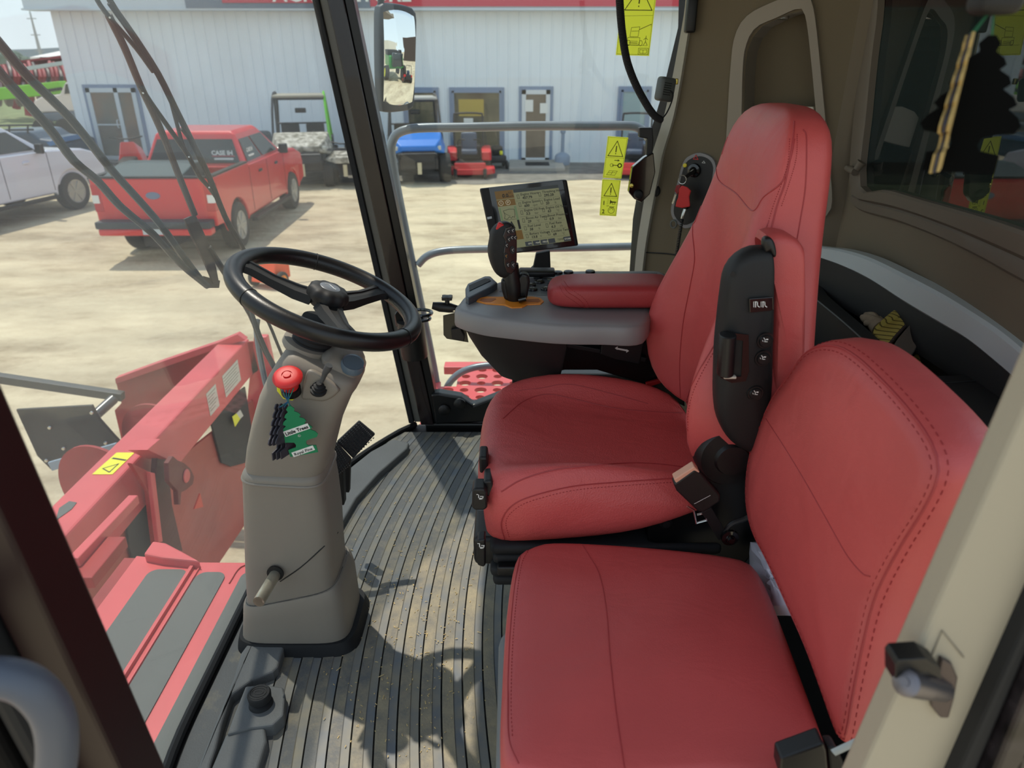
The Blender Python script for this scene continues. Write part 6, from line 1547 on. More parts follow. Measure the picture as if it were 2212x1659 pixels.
mb.build('ring_pull', mat('grey_ring', rgb(96, 100, 96), .4), label='grey ring pull on the wall below the ignition panel', cat='ring')

# work gloves in the bin of the storage console
GLM = mat('tan_leather_glove', rgb(150, 134, 112), .85, bump=.8, bscale=60, bdist=.003, var=.15, vscale=30)
CUFF = bpy.data.materials.new('striped_cuff'); CUFF.use_nodes = True
n_ = CUFF.node_tree; b_ = n_.nodes['Principled BSDF']; b_.inputs['Roughness'].default_value = .9
t_ = n_.nodes.new('ShaderNodeTexCoord'); w_ = n_.nodes.new('ShaderNodeTexWave'); w_.inputs['Scale'].default_value = 28; w_.inputs['Distortion'].default_value = .6; w_.bands_direction = 'DIAGONAL'
n_.links.new(t_.outputs['Object'], w_.inputs['Vector']); r_ = n_.nodes.new('ShaderNodeValToRGB'); r_.color_ramp.elements[0].position = .03; r_.color_ramp.elements[0].color = rgb(84, 72, 30); r_.color_ramp.elements[1].position = .22; r_.color_ramp.elements[1].color = rgb(168, 152, 74)
n_.links.new(w_.outputs['Fac'], r_.inputs[0]); n_.links.new(r_.outputs[0], b_.inputs['Base Color'])
gz = ZB - .03
def G(a, b, z): return AZ(a, b, z)
gl_ = empty('work_glove', G(1930, 740, ZB - .12), 'tan work glove with a yellow striped cuff standing in the bin', 'glove', 'work gloves in the storage bin')
cuff = [G(1886, 716, ZB + .0), G(1905, 690, ZB + .03), G(1940, 662, ZB + .045), G(1988, 640, ZB + .06), G(1999, 646, ZB + .058), G(1982, 676, ZB + .04), G(1952, 706, ZB + .02), G(1916, 744, ZB - .01)]
n_g = newell(cuff); n_g = n_g if n_g.z > 0 else -n_g
mb = MB(); mb.pillow(cuff, n_g, .014, .005, .004, nseg=36, smooth=3); mb.build('cuff', CUFF, gl_)
mb = MB(); ln = [G(1999, 645, ZB + .056), G(1984, 677, ZB + .038), G(1952, 708, ZB + .018), G(1918, 745, ZB - .012)]; mb.tube(ln, .0035, 8, smooth=4); mb.build('cuff_binding', mat('brown_binding', rgb(58, 46, 40), .9), gl_)
hp0 = G(1905, 712, ZB - .005)
mb = MB(); mb.tube([hp0, G(1885, 695, ZB + .0), G(1866, 686, ZB + .0)], [.024, .016, .010], 14, smooth=4); mb.build('palm', GLM, gl_)
for (a, b, a2, b2) in ((1880, 690, 1863, 685), (1888, 684, 1870, 680), (1900, 680, 1886, 676), (1892, 700, 1870, 698)):
    mb = MB(); mb.tube([hp0, G(a, b, ZB + .004), G(a2, b2, ZB - .004)], [.012, .010, .007], 10, smooth=4); mb.build('finger', GLM, gl_)
g2 = empty('work_glove', G(1975, 750, ZB - .12), 'grey brown work glove with a frayed cuff behind the striped one in the bin', 'glove', 'work gloves in the storage bin')
cu2 = [G(1928, 752, ZB - .01), G(1955, 712, ZB + .02), G(1985, 680, ZB + .045), G(2003, 652, ZB + .055), G(2016, 660, ZB + .052), G(2010, 690, ZB + .03), G(1985, 740, ZB + .0), G(1955, 778, ZB - .03)]
mb = MB(); mb.pillow(cu2, n_g, .012, .004, .003, nseg=36, smooth=3); mb.build('cuff', mat('grey_brown_cuff', rgb(92, 82, 72), .9, bump=.5, bscale=120, bdist=.002), g2)
mb = MB(); mb.pillow([p + Vector((.0, 0, -.02)) for p in [G(1955, 782, ZB - .03), G(1990, 740, ZB - .01), G(2006, 752, ZB - .02), G(2004, 790, ZB - .05), G(1988, 806, ZB - .06)]], n_g, .012, .004, .002, nseg=30, smooth=3); mb.build('palm', CUFF, g2)

# card air fresheners hanging near the rear window
yc_ = AY(2150, 60, 0.66)
mb = MB(); c = AY(2148, 12, .66); mb.rbox(c + Vector((0, 0, .018)), (.036, .03, .05), .008); hkk = mb.build('ceiling_hook', BLACK_M, label='black hook box above the hanging tree-shaped cards', cat='hook')
mb = MB(); mb.tube([AY(2160, -200, .66), c + Vector((0, 0, .04))], .006, 8); mb.build('hook_stem', BLACK, hkk)
PALE = mat('ochre_card_edge', rgb(176, 150, 92), .7)
for i in range(3):
    o = AY(2107 - 7 * i, 68 + 4 * i, .66 + .004 * i)
    f = freshener('tree_air_freshener', o, math.radians(57 - 1.5 * i), 0, PALE if i != 1 else DKCARD, ['ochre tree-shaped card seen edge-on by the rear window, nearest the black hanging tree', 'dark tree-shaped card seen edge-on between two ochre ones', 'ochre tree-shaped card seen edge-on, furthest from the black hanging tree'][i], group='edge-on tree cards by the rear window')
o = AY(2143, 76, .655)
freshener('tree_air_freshener', o, math.radians(-30), 0, mat('black_card', rgb(8, 9, 9), .9, spec=0.1), 'black tree-shaped card hanging on strings in front of the rear window')
mb = MB()
for i, t in enumerate((AY(2107, 68, .66), AY(2100, 72, .664), AY(2094, 76, .668), AY(2143, 76, .655))): mb.tube([c + Vector((0, 0, 0)), t], .0008, 5)
mb.build('string', mat('green_string', rgb(24, 90, 60), .8), label='thin green strings from the black hook to the tree cards', cat='string')
# ================================================================ wipers on the windshield
TW = surf_tree(bpy.data.objects['window_1'])
def on_w(l, lift):
    out = []
    for a, b in l:
        d = ray(a, b).normalized(); h = TW.ray_cast(CAM, d)
        if h[0] is None:
            p = AX(a, b, -0.80)
            if p.z > 2.2: p = CAM + d * 1.1
        else: p = h[0]
        out.append(p + d * lift)
    return out
WIP = mat('black_wiper_steel', rgb(34, 34, 32), .45)
WIPB = mat('dark_brown_wiper_arm', rgb(66, 52, 46), .5)
WIPG = mat('slate_wiper_arm', rgb(58, 70, 74), .5)
wa = empty('windshield_wiper', AX(470, 610, -.75), 'black windshield wiper with long blade in front of the red pickup', 'wiper', 'windshield wipers')
def wb(nm, l, r, lift, m_, par, flat=1.0, sm_=3): return MB().tube(on_w(l, lift), r, 8, smooth=sm_, flat=flat).build(nm, m_, par)
wb('blade', [(232, -40), (237, 0), (291, 79), (342, 158), (380, 234), (418, 310), (452, 380), (487, 468), (519, 525), (530, 548)], .0066, .03, WIP, wa)
wb('blade_rubber', [(234, 8), (288, 84), (338, 162), (376, 238), (414, 314), (448, 384), (483, 470), (514, 528)], .0030, .018, RUBBER, wa)
wb('yoke', [(200, -30), (210, 0), (237, 38), (294, 104), (331, 155)], .0052, .04, WIP, wa)
wb('yoke', [(304, 187), (326, 222), (373, 288), (408, 339), (430, 380), (452, 405), (475, 437)], .0058, .04, WIP, wa)
wb('yoke', [(369, 218), (381, 263), (396, 316), (411, 339)], .0050, .038, WIP, wa)
wb('yoke', [(392, 278), (412, 304), (422, 322)], .0046, .036, WIP, wa)
wb('arm', [(234, 32), (270, 105), (304, 187), (345, 275), (389, 386), (421, 465)], .0080, .05, WIPB, wa)
for a, b in ((237, 38), (309, 201), (408, 339), (452, 405)):
    p = on_w([(a, b)], .034)[0]; MB().cyl(p, p - ray(a, b).normalized() * .006, .0022, 10).build('rivet', CHROME, wa)
def wplate(nm, l, lift, m_, par, th=.006):
    P = on_w(l, lift); n = newell(P); MB().prism(P, n * th).build(nm, m_, par, smooth=False, bevel=.0015)
wplate('arm_bracket', [(399, 473), (412, 467), (424, 466), (440, 500), (458, 540), (468, 580), (474, 612), (462, 612), (440, 560), (416, 512)], .05, WIPB, wa)
wb('arm', [(450, 534), (500, 612), (542, 681), (560, 728), (567, 746), (599, 805)], .0085, .05, WIP, wa)
wb('hinge_arm', [(534, 637), (550, 697), (572, 751), (590, 790)], .0070, .035, WIPG, wa)
wb2 = empty('windshield_wiper', AX(440, 610, -.78), 'two slate grey parallel wiper arms crossing the white pickup and red tailgate', 'wiper', 'windshield wipers')
wb('arm', [(-30, 60), (0, 95), (60, 165), (135, 238), (180, 290), (240, 366), (300, 432), (350, 490), (400, 560), (440, 612)], .0085, .06, WIPG, wb2)
wb('arm', [(-30, 118), (0, 158), (60, 224), (115, 288), (160, 348), (210, 390), (260, 446), (330, 505), (390, 570), (448, 618)], .0085, .06, WIPG, wb2)
wplate('pivot_link', [(428, 604), (440, 596), (476, 606), (474, 622), (446, 622)], .062, WIPB, wb2)
wb('washer_hose', [(545, 648), (562, 672), (580, 697), (600, 745), (613, 776)], .0046, .03, WIP, wb2)
wb('mirror_stay', [(556, 690), (554, 712), (560, 760), (572, 820), (580, 850)], .0090, .09, RAIL, wb2)

# ================================================================ outside mirror
YMi = 2.95
mi = empty('wing_mirror', AY(850, 240, YMi), 'grey framed wing mirror outside the side window with sky and yard in its glass', 'mirror')
nMi = Vector((0.66, -0.74, -0.045)).normalized(); pMi = AY(862, 125, YMi)
MM = lambda a, b, d=0: AP(a, b, pMi + nMi * d, nMi)
ho = [(822, 14), (832, 6), (860, 8), (885, 14), (898, 24), (901, 50), (899, 140), (896, 220), (890, 236), (870, 241), (836, 243), (825, 234), (820, 140), (820, 40)]
mb = MB(); mb.pillow([MM(a, b) for a, b in ho], nMi, .045, .010, 0, nseg=48, smooth=3)
mb.build('mirror_housing', mat('slate_mirror_housing', rgb(64, 70, 78), .5), mi)
gi = [(829, 20), (836, 12), (860, 13), (882, 19), (894, 30), (896, 60), (894, 140), (892, 215), (886, 231), (868, 235), (838, 237), (830, 226), (827, 140)]
G0 = resample(catmull([MM(a, b, .003) for a, b in gi], 3, True), 48, True); cG = sum(G0, Vector()) / 48
mb = MB(); rad = .9; R = []
for f in (1, .85, .7, .55, .4, .25, .1, .02):
    R.append([cG + (p - cG) * f + nMi * (.012 - ((p - cG).length * f) ** 2 / (2 * rad) - .0) for p in G0])
mb.rings([[p - nMi * .004 for p in R[0]]] + R); mm_ = mat('mirror_glass', rgb(240, 244, 246), 0.0, metal=1.0); mb.build('mirror_glass', mm_, mi, angle=80)
mb = MB(); mb.tube([MM(826, -60, -.03), MM(824, -10, -.03), MM(822, 10, -.03)], .012, 12, smooth=3); mb.build('mirror_arm', BLACK, mi)

# ================================================================ vehicles
def put(o_list): pass
class LM:
    """builder in a vehicle's own axes (y = forwards), placed by matrix"""
    def __init__(s, loc, rz, sc_=1.0): s.M = Matrix.Translation(Vector(loc)) @ Matrix.Rotation(rz, 4, 'Z') @ Matrix.Scale(sc_, 4)
    def fin(s, mb, *a, **k):
        mb.v = [s.M @ v for v in mb.v]; return mb.build(*a, **k)
def wheel(V, root, x, y, r, w_, rim=ALLOY, spokes=6, knob=0):
    side = 1 if x > 0 else -1
    mb = MB(); c = Vector((x - side * w_ / 2, y, r)); ax = Vector((side, 0, 0))
    mb.lathe([(r * .55, 0), (r * .93, 0), (r, w_ * .15), (r, w_ * .85), (r * .93, w_), (r * .62, w_), (r * .60, w_ * .8), (0.001, w_ * .7)], c, ax, 36, lobes=knob, amp=.02 if knob else 0)
    t = V.fin(mb, 'tyre', TYRE, root)
    mb = MB(); mb.lathe([(r * .60, w_ * .95), (r * .63, w_ * 1.0), (r * .56, w_ * .97), (r * .52, w_ * .8), (.001, w_ * .78)], c, ax, 30)
    for k in range(spokes):
        a = 2 * PI * k / spokes; d = Vector((0, math.cos(a), math.sin(a))); mb.bar(c + ax * w_ * .92 + d * r * .08, c + ax * w_ * .97 + d * r * .58, r * .13, .03, up=ax)
    mb.lathe([(r * .14, w_ * .85), (r * .14, w_ * .99), (.001, w_ * 1.0)], c, ax, 16)
    V.fin(mb, 'rim', rim, t)
def pickup(loc, rz, paint, label, stickers=True, L=0.0):
    V = LM(loc, rz); root = empty('pickup_truck', loc, label, 'pickup truck')
    W = 0.98
    def arch(cy, r=.50): return [(cy + r * math.cos(t), .40 + r * math.sin(t)) for t in [PI * k / 10 for k in range(11)]]
    prof = [(0.10, .62), (0.10, 1.40), (1.95, 1.40), (2.05, 1.36), (4.35, 1.34), (5.30, 1.27), (5.75, 1.14), (5.84, .95), (5.84, .58), (5.45, .48)] + arch(4.85) + [(4.30, .46), (1.72, .46)] + arch(1.18) + [(.55, .60)]
    mb = MB()
    for s_ in (-1, 1):
        mb.prism([(s_ * W, y, z) for y, z in prof], (-s_ * .09, 0, 0))
    mb.box((-W + .05, 4.30, .60), (W - .05, 5.75, 1.14)); mb.prism([(-W + .02, 4.2, 1.2), (-W + .02, 4.35, 1.36), (-W + .02, 5.3, 1.29), (-W + .02, 5.74, 1.15), (-W + .02, 5.74, 1.0)], (2 * W - .04, 0, 0))
    mb.box((-W + .05, 1.95, .5), (W - .05, 4.35, 1.33)); mb.box((-W + .04, .10, .66), (W - .04, .17, 1.40))
    body = V.fin(mb, 'body', paint, root, smooth=False, bevel=.03)
    bed = MB(); bed.box((-W + .1, .2, .8), (W - .1, 1.95, .84)); bed.box((-W + .09, .17, .82), (-W + .12, 1.95, 1.34)); bed.box((W - .12, .17, .82), (W - .09, 1.95, 1.34)); bed.box((-W - .005, .08, 1.395), (-W + .10, 1.97, 1.425)); bed.box((W - .10, .08, 1.395), (W + .005, 1.97, 1.425)); bed.box((-W + .02, .08, 1.395), (W - .02, .18, 1.425))
    V.fin(bed, 'bed_liner', BLACK_M, root, smooth=False)
    # greenhouse
    B4 = [(-W + .03, 1.99), (W - .03, 1.99), (W - .03, 4.42), (-W + .03, 4.42)]; T4 = [(-.74, 2.22), (.74, 2.22), (.72, 3.62), (-.72, 3.62)]
    mb = MB(); mb.rings([[(x, y, 1.30) for x, y in B4], [(x, y, 1.87) for x, y in T4], [(x * .9, 2.92 + (y - 2.92) * .93, 1.93) for x, y in T4]]); gh = V.fin(mb, 'cab_roof', paint, root, smooth=False, bevel=.04, bseg=3)
    b3 = [Vector((x, y, 1.34)) for x, y in B4]; t3 = [Vector((x, y, 1.86)) for x, y in T4]
    def pane(i, u0, u1, v0, v1, nm, off=.012, ub=None):
        a, b = b3[i], b3[(i + 1) % 4]; c, d = t3[i], t3[(i + 1) % 4]
        P = lambda u, v: (a.lerp(b, u)).lerp(c.lerp(d, u), v)
        n = (b - a).cross(c - a).normalized(); ctr = Vector((0, 3, 1.5))
        if n.dot(a.lerp(b, .5) - ctr) < 0: n = -n
        q = [P(u0, v0), P(u1, v0), P(u1 if ub is None else ub[1], v1), P(u0 if ub is None else ub[0], v1)]
        mb = MB(); mb.prism([p + n * off for p in q], -n * .01); return V.fin(mb, nm, DKGLASS, gh, smooth=False), P, n
    g1, P, n = pane(0, .05, .95, .08, .86, 'rear_window')
    if stickers:
        mb = MB(); mb.text('CASE IH', P(.68, .34) + n * .014, (1, 0, 0), (0, 0, 1), .11, .001, bold=.004); mb.box(P(.70, .18) + n * .012, P(.90, .24) + n * .015); V.fin(mb, 'window_decal', WHITE, g1, smooth=False)
        mb = MB(); mb.box(P(.68, .29) + n * .012, P(.92, .315) + n * .0145); V.fin(mb, 'decal_stripe', FASC_R, g1, smooth=False)
    g2, P, n = pane(1, .06, .42, .10, .84, 'side_window')
    if stickers:
        mb = MB(); mb.text('CASE IH', P(.12, .38) + n * .014, (0, 1, 0), (0, 0, 1), .10, .001, bold=.004); mb.box(P(.13, .22) + n * .012, P(.27, .28) + n * .015); V.fin(mb, 'window_decal', WHITE, g2, smooth=False)
    pane(1, .46, .88, .10, .84, 'side_window', ub=(.46, .93)); pane(3, .12, .54, .10, .84, 'side_window', ub=(.07, .54)); pane(3, .58, .94, .10, .84, 'side_window'); pane(2, .04, .96, .04, .90, 'windscreen')
    mb = MB(); mb.box((-.92, -.10, .50), (.92, .12, .62)); V.fin(mb, 'rear_bumper', paint, root, smooth=False, bevel=.03)
    mb = MB(); mb.box((-.93, -.14, .62), (.93, .12, .74)); V.fin(mb, 'bumper_step', mat('dark_bumper_step', rgb(60, 62, 64), .5) if 'dark_bumper_step' not in MATS else MATS['dark_bumper_step'], root, smooth=False, bevel=.02)
    mb = MB(); mb.box((-.18, -.125, .53), (.18, -.10, .70)); V.fin(mb, 'number_plate', mat('pale_number_plate', rgb(190, 200, 206), .5) if 'pale_number_plate' not in MATS else MATS['pale_number_plate'], root, smooth=False)
    for s_ in (-1, 1):
        mb = MB(); mb.box((s_ * (W + .006), .095, .86), (s_ * (W - .14), .30, 1.30)); tl = V.fin(mb, 'tail_light', mat('red_tail_light', rgb(190, 40, 48), .2) if 'red_tail_light' not in MATS else MATS['red_tail_light'], root, smooth=False, bevel=.01)
        mb = MB(); mb.box((s_ * (W + .009), .088, 1.0), (s_ * (W - .10), .2, 1.13)); V.fin(mb, 'white_lens', WHITE, tl, smooth=False)
        mb = MB(); mb.box((s_ * (W + .0), 1.75, .36), (s_ * (W + .12), 4.25, .43)); V.fin(mb, 'running_board', BLACK_M, root, smooth=False, bevel=.01)
        mb = MB(); mb.rbox((s_ * (W + .10), 4.05, 1.42), (.18, .10, .20), .03); mb.bar((s_ * W, 4.0, 1.38), (s_ * (W + .06), 4.05, 1.38), .05, .05); V.fin(mb, 'side_mirror', BLACK, root)
        for y in (2.65, 3.72):
            mb = MB(); mb.rbox((s_ * (W + .012), y, 1.17), (.03, .17, .05), .012); V.fin(mb, 'door_handle', BLACK if paint is CARRED else paint, root)
        mb = MB()
        for y in (2.02, 3.12, 4.28): mb.box((s_ * (W + .001), y, .52), (s_ * (W + .004), y + .012, 1.32))
        V.fin(mb, 'door_gaps', INK, root, smooth=False)
    mb = MB(); mb.lathe([(.001, .012), (.11, .010), (.12, 0)], (0, .10, 1.12), (0, -1, 0), 28)
    for v in mb.v: v.z = 1.12 + (v.z - 1.12) * .5
    V.fin(mb, 'tailgate_badge', mat('grey_blue_badge', rgb(110, 124, 150), .3) if 'grey_blue_badge' not in MATS else MATS['grey_blue_badge'], root)
    mb = MB(); mb.box((-.5, 5.78, .70), (.5, 5.87, 1.08)); V.fin(mb, 'grille', BLACK, root, smooth=False)
    mb = MB(); mb.box((-.7, .5, .40), (.7, 5.2, .56)); mb.cyl((-.8, 1.18, .41), (.8, 1.18, .41), .07, 12); mb.box((-.3, .1, .28), (.2, .8, .5)); V.fin(mb, 'chassis', BLACK_M, root, smooth=False)
    for x in (-.86, .86):
        for y in (1.18, 4.85): wheel(V, root, x, y, .41, .26)
    return root, V
rr_ = AZ(458, 530, GZ)
pt_, V = pickup((-5.88, 11.75, GZ), math.radians(1), CARRED, 'red pickup truck seen from behind, parked in front of the glass door')
mb = MB(); mb.prism([(-.9, .3, 1.10), (-.9, .3, 1.38), (-.9, 1.0, 1.52), (-.9, 1.4, 1.52), (-.9, 1.4, 1.10)], (1.3, 0, 0)); V.fin(mb, 'tool_box', mat('dark_teal_toolbox', rgb(44, 66, 68), .5), smooth=False, bevel=.02, label='dark tool box standing in the bed of the red pickup', cat='tool box')
pickup((-11.95, 12.0, GZ), math.radians(-13), CARWHITE, 'white pickup truck at the left edge, to the left of the red pickup')

CAMO = mat('camo_panel', rgb(96, 92, 76), .6, var2=rgb(200, 196, 184), vscale=7)
UBLUE = mat('bright_blue_panel', rgb(40, 118, 206), .35)
LIME = mat('lime_green_tube', rgb(110, 196, 60), .4)
DKF = mat('dark_frame_tube', rgb(40, 40, 44), .45)
def utv(loc, rz, hood, cage, roof, label, name='utility_vehicle', cat='off-road vehicle', cagecol2=None, sc_=1.0):
    V = LM(loc, rz, sc_); root = empty(name, loc, label, cat)
    # front faces -y here
    for x in (-.66, .66):
        for y in (-.95, .95): wheel(V, root, x, y, .35, .27, knob=18)
    mb = MB(); mb.box((-.48, -1.3, .35), (.48, 1.3, .62)); mb.box((-.7, .5, .6), (.7, 1.4, .95)); V.fin(mb, 'chassis', DKF, root, smooth=False, bevel=.03)
    mb = MB(); mb.rings([[(-.42, -1.40, .80), (.42, -1.40, .80), (.42, -1.40, .92), (-.42, -1.40, .92)], [(-.66, -1.15, .72), (.66, -1.15, .72), (.56, -1.15, 1.05), (-.56, -1.15, 1.05)], [(-.72, -.75, .80), (.72, -.75, .80), (.62, -.60, 1.16), (-.62, -.60, 1.16)], [(-.68, -.45, .80), (.68, -.45, .80), (.62, -.40, 1.15), (-.62, -.40, 1.15)]]); V.fin(mb, 'hood', hood, root, smooth=False, bevel=.03)
    mb = MB(); mb.box((-.40, -1.42, .55), (.40, -1.36, .80)); mb.tube([(-.42, -1.48, .40), (-.42, -1.52, .75), (.42, -1.52, .75), (.42, -1.48, .40)], .025, 8); V.fin(mb, 'front_bumper', DKF, root, smooth=False)
    for s_ in (-1, 1):
        mb = MB(); mb.rbox((s_ * .46, -1.27, .86), (.2, .08, .1), .02); V.fin(mb, 'headlight', mat('clear_headlight', rgb(190, 190, 180), .15) if 'clear_headlight' not in MATS else MATS['clear_headlight'], root)
        mb = MB(); mb.tube([(s_ * .66, -.55, .95), (s_ * .60, -.12, 1.88), (s_ * .58, .85, 1.90), (s_ * .66, 1.1, .95)], .03, 8, smooth=3); mb.tube([(s_ * .62, .2, .8), (s_ * .59, .3, 1.88)], .028, 8); V.fin(mb, 'cage_side', (cagecol2 if (cagecol2 and s_ > 0) else cage), root)
        mb = MB(); mb.rbox((s_ * .30, .35, 1.0), (.44, .14, .60), .05); mb.rbox((s_ * .30, .10, .78), (.46, .45, .14), .05); V.fin(mb, 'seat', BLACK_M, root)
    mb = MB(); mb.tube([(-.60, -.12, 1.88), (.60, -.12, 1.88)], .03, 8); mb.tube([(-.58, .85, 1.9), (.58, .85, 1.9)], .03, 8); mb.tube([(-.6, .3, 1.3), (.6, .3, 1.3)], .02, 8); V.fin(mb, 'cage_crossbars', cage, root)
    if roof: mb = MB(); mb.rbox((0, .37, 1.93), (1.2, 1.05, .06), .02); V.fin(mb, 'roof', roof, root)
    mb = MB(); pts = [(0.30 + .17 * math.cos(t), -.22, 1.18 + .17 * math.sin(t)) for t in [2 * PI * k / 16 for k in range(16)]]; mb.tube(pts, .016, 6, closed=True); V.fin(mb, 'steering_wheel', BLACK, root)
    mb = MB(); mb.tube([(0, -.6, .95), (0.30, -.24, 1.18)], .02, 6); V.fin(mb, 'steering_shaft', BLACK, root)
    mb = MB(); mb.rbox((0.02, -.15, 1.62), (.26, .03, .11), .02); V.fin(mb, 'rear_view_mirror', BLACK, root)
    mb = MB(); mb.box((-.05, -1.54, .28), (.05, -1.50, .55)); V.fin(mb, 'winch_hook', mat('pale_winch', rgb(200, 190, 160), .5) if 'pale_winch' not in MATS else MATS['pale_winch'], root, smooth=False)
    return root
g0 = AZ(636, 404, GZ); utv((g0.x, g0.y + 1.4, GZ), math.radians(12), CAMO, DKF, mat('khaki_roof', rgb(150, 146, 132), .6), 'camouflage utility vehicle with tan roof and lime green tube behind the red pickup', cagecol2=LIME, sc_=1.14)
g0 = AZ(890, 396, GZ); utv((g0.x, g0.y + 1.2, GZ), math.radians(10), UBLUE, DKF, mat('grey_roof', rgb(170, 170, 166), .6), 'blue utility vehicle parked under the wing mirror by the shop window', sc_=1.1)
def atv(loc, rz, hood, label):
    V = LM(loc, rz); root = empty('quad_bike', loc, label, 'quad bike')
    for x in (-.46, .46):
        for y in (-.6, .6): wheel(V, root, x, y, .31, .24, knob=16)
    mb = MB(); mb.box((-.2, -.8, .3), (.2, .8, .6)); mb.rbox((0, .15, .78), (.30, .8, .16), .05); V.fin(mb, 'frame', DKF, root, smooth=False)
    mb = MB(); mb.rings([[(-.22, -.95, .62), (.22, -.95, .62), (.22, -.95, .78), (-.22, -.95, .78)], [(-.58, -.6, .68), (.58, -.6, .68), (.30, -.6, .88), (-.30, -.6, .88)], [(-.5, -.2, .70), (.5, -.2, .70), (.22, -.2, .95), (-.22, -.2, .95)]]); V.fin(mb, 'front_fender', hood, root, smooth=False, bevel=.02)
    mb = MB(); mb.box((-.5, .4, .72), (.5, .95, .82)); V.fin(mb, 'rear_fender', hood, root, smooth=False, bevel=.02)
    mb = MB()
    for y in (-.95, -.75, -.55): mb.tube([(-.42, y, .96), (.42, y, .96)], .012, 6)
    mb.tube([(-.42, -.95, .96), (-.42, -.5, .96)], .012, 6); mb.tube([(.42, -.95, .96), (.42, -.5, .96)], .012, 6); V.fin(mb, 'front_rack', DKF, root)
    mb = MB(); mb.tube([(-.38, -.1, 1.08), (-.15, -.25, 1.05), (.15, -.25, 1.05), (.38, -.1, 1.08)], .018, 8); mb.tube([(0, -.3, .85), (0, -.25, 1.05)], .03, 8); V.fin(mb, 'handlebar', BLACK, root)
    mb = MB(); mb.box((-.05, -1.02, .3), (.05, -.97, .6)); V.fin(mb, 'winch_hook', MATS['pale_winch'], root, smooth=False)
    return root
g0 = AZ(752, 396, GZ); atv((g0.x, g0.y + .2, GZ), math.radians(8), CAMO, 'camouflage quad bike between the tan roofed vehicle and the corner pillar')
g0 = AZ(545, 330, GZ)
mb = MB(); p = AY(532, 345, 22.6); mb.rbox((p.x, 22.6, GZ + .75), (1.5, 1.0, .75), .12); mb.rbox((p.x - .8, 22.8, GZ + 1.05), (.7, .8, .15), .05); mb.box((p.x - .7, 22.3, GZ), (p.x + .7, 22.9, GZ + .4))
mb.build('cargo_box', mat('dark_slate_box', rgb(48, 54, 62), .5), label='dark slate plastic cargo box standing behind the roof of the red pickup', cat='box')
MRED = mat('mower_red', rgb(204, 44, 50), .4)
def mower(loc, rz, label, sc_=1.0):
    V = LM(loc, rz, sc_); root = empty('ride_on_mower', loc, label, 'lawn mower')
    for x in (-.52, .52): wheel(V, root, x, .55, .30, .28, rim=MRED, spokes=4)
    for x in (-.42, .42): wheel(V, root, x, -.70, .15, .10, rim=MRED, spokes=4)
    mb = MB(); mb.box((-.42, -.6, .28), (.42, .75, .42)); mb.box((-.40, .45, .4), (.40, .95, .80)); V.fin(mb, 'frame', DKF, root, smooth=False, bevel=.03)
    mb = MB(); mb.prism([(-.72, -.5, .12), (-.5, -.75, .12), (.5, -.75, .12), (.72, -.5, .12), (.72, .1, .12), (-.72, .1, .12)], (0, 0, .16)); V.fin(mb, 'cutting_deck', MRED, root, smooth=False, bevel=.03)
    mb = MB(); mb.box((-.44, -.84, .30), (.44, -.76, .46)); V.fin(mb, 'front_bar', MRED, root, smooth=False, bevel=.02)
    for s_ in (-1, 1):
        mb = MB(); mb.prism([(s_ * .36, .0, .42), (s_ * .36, .0, .66), (s_ * .36, .7, .78), (s_ * .36, .7, .42)], (s_ * .28, 0, 0)); V.fin(mb, 'fender', MRED, root, smooth=False, bevel=.03)
        mb = MB(); mb.tube([(s_ * .30, .0, .5), (s_ * .32, -.12, .98), (s_ * .12, -.2, 1.02)], .018, 8, smooth=3); V.fin(mb, 'steering_lever', BLACK, root)
        mb = MB(); mb.tube([(s_ * .42, .6, .5), (s_ * .42, .7, 1.55), (s_ * .34, .7, 1.66), (0, .7, 1.68)], .028, 8, smooth=3); V.fin(mb, 'roll_bar', DKF, root)
    mb = MB(); mb.rbox((0, .12, .66), (.46, .46, .14), .05); mb.rbox((0, .36, .92), (.46, .14, .52), .06); V.fin(mb, 'seat', mat('slate_blue_seat', rgb(72, 84, 104), .6) if 'slate_blue_seat' not in MATS else MATS['slate_blue_seat'], root)
    return root
g0 = AZ(1012, 388, GZ); mower((g0.x, g0.y + .75, GZ), math.radians(4), 'red ride-on mower with slate seat in front of the yellow notice window')
g0 = AZ(1375, 388, GZ); mower((g0.x, g0.y + .75, GZ), math.radians(-12), 'red ride-on mower at the right, behind the yellow window stickers')
g0 = AZ(1072, 372, GZ); V = LM((g0.x, g0.y + .9, GZ), .2); r_ = empty('push_mower', (g0.x, g0.y + .9, GZ), 'dark push mower with a yellow cap beside the slate seated mower', 'lawn mower')
V.fin(MB().rbox((0, 0, .3), (.5, .7, .22), .05), 'deck', DKF, r_); V.fin(MB().rbox((0, -.05, .55), (.32, .34, .24), .05), 'engine', BLACK_M, r_); V.fin(MB().rbox((.1, -.2, .48), (.1, .1, .12), .02), 'yellow_cap', YELLOW, r_)
V.fin(MB().tube([(-.2, .3, .35), (-.2, 1.0, 1.0), (.2, 1.0, 1.0), (.2, .3, .35)], .015, 6), 'handle', DKF, r_)
for x in (-.26, .26):
    for y in (-.28, .28): wheel(V, r_, x, y, .13, .06, spokes=4)
c = AZ(1214, 356, GZ); c.y = min(c.y, 23.8)
mb = MB(); mb.lathe([(.001, 0), (.24, 0), (.25, .05), (.25, .26), (.20, .33), (.06, .40), (.055, .95), (.085, .98), (.085, 1.08), (.001, 1.10)], c, (0, 0, 1), 28); mb.build('ash_bin', mat('blue_grey_plastic', rgb(120, 140, 164), .5), label='blue grey pole ash bin beside the white shop door', cat='ash bin')
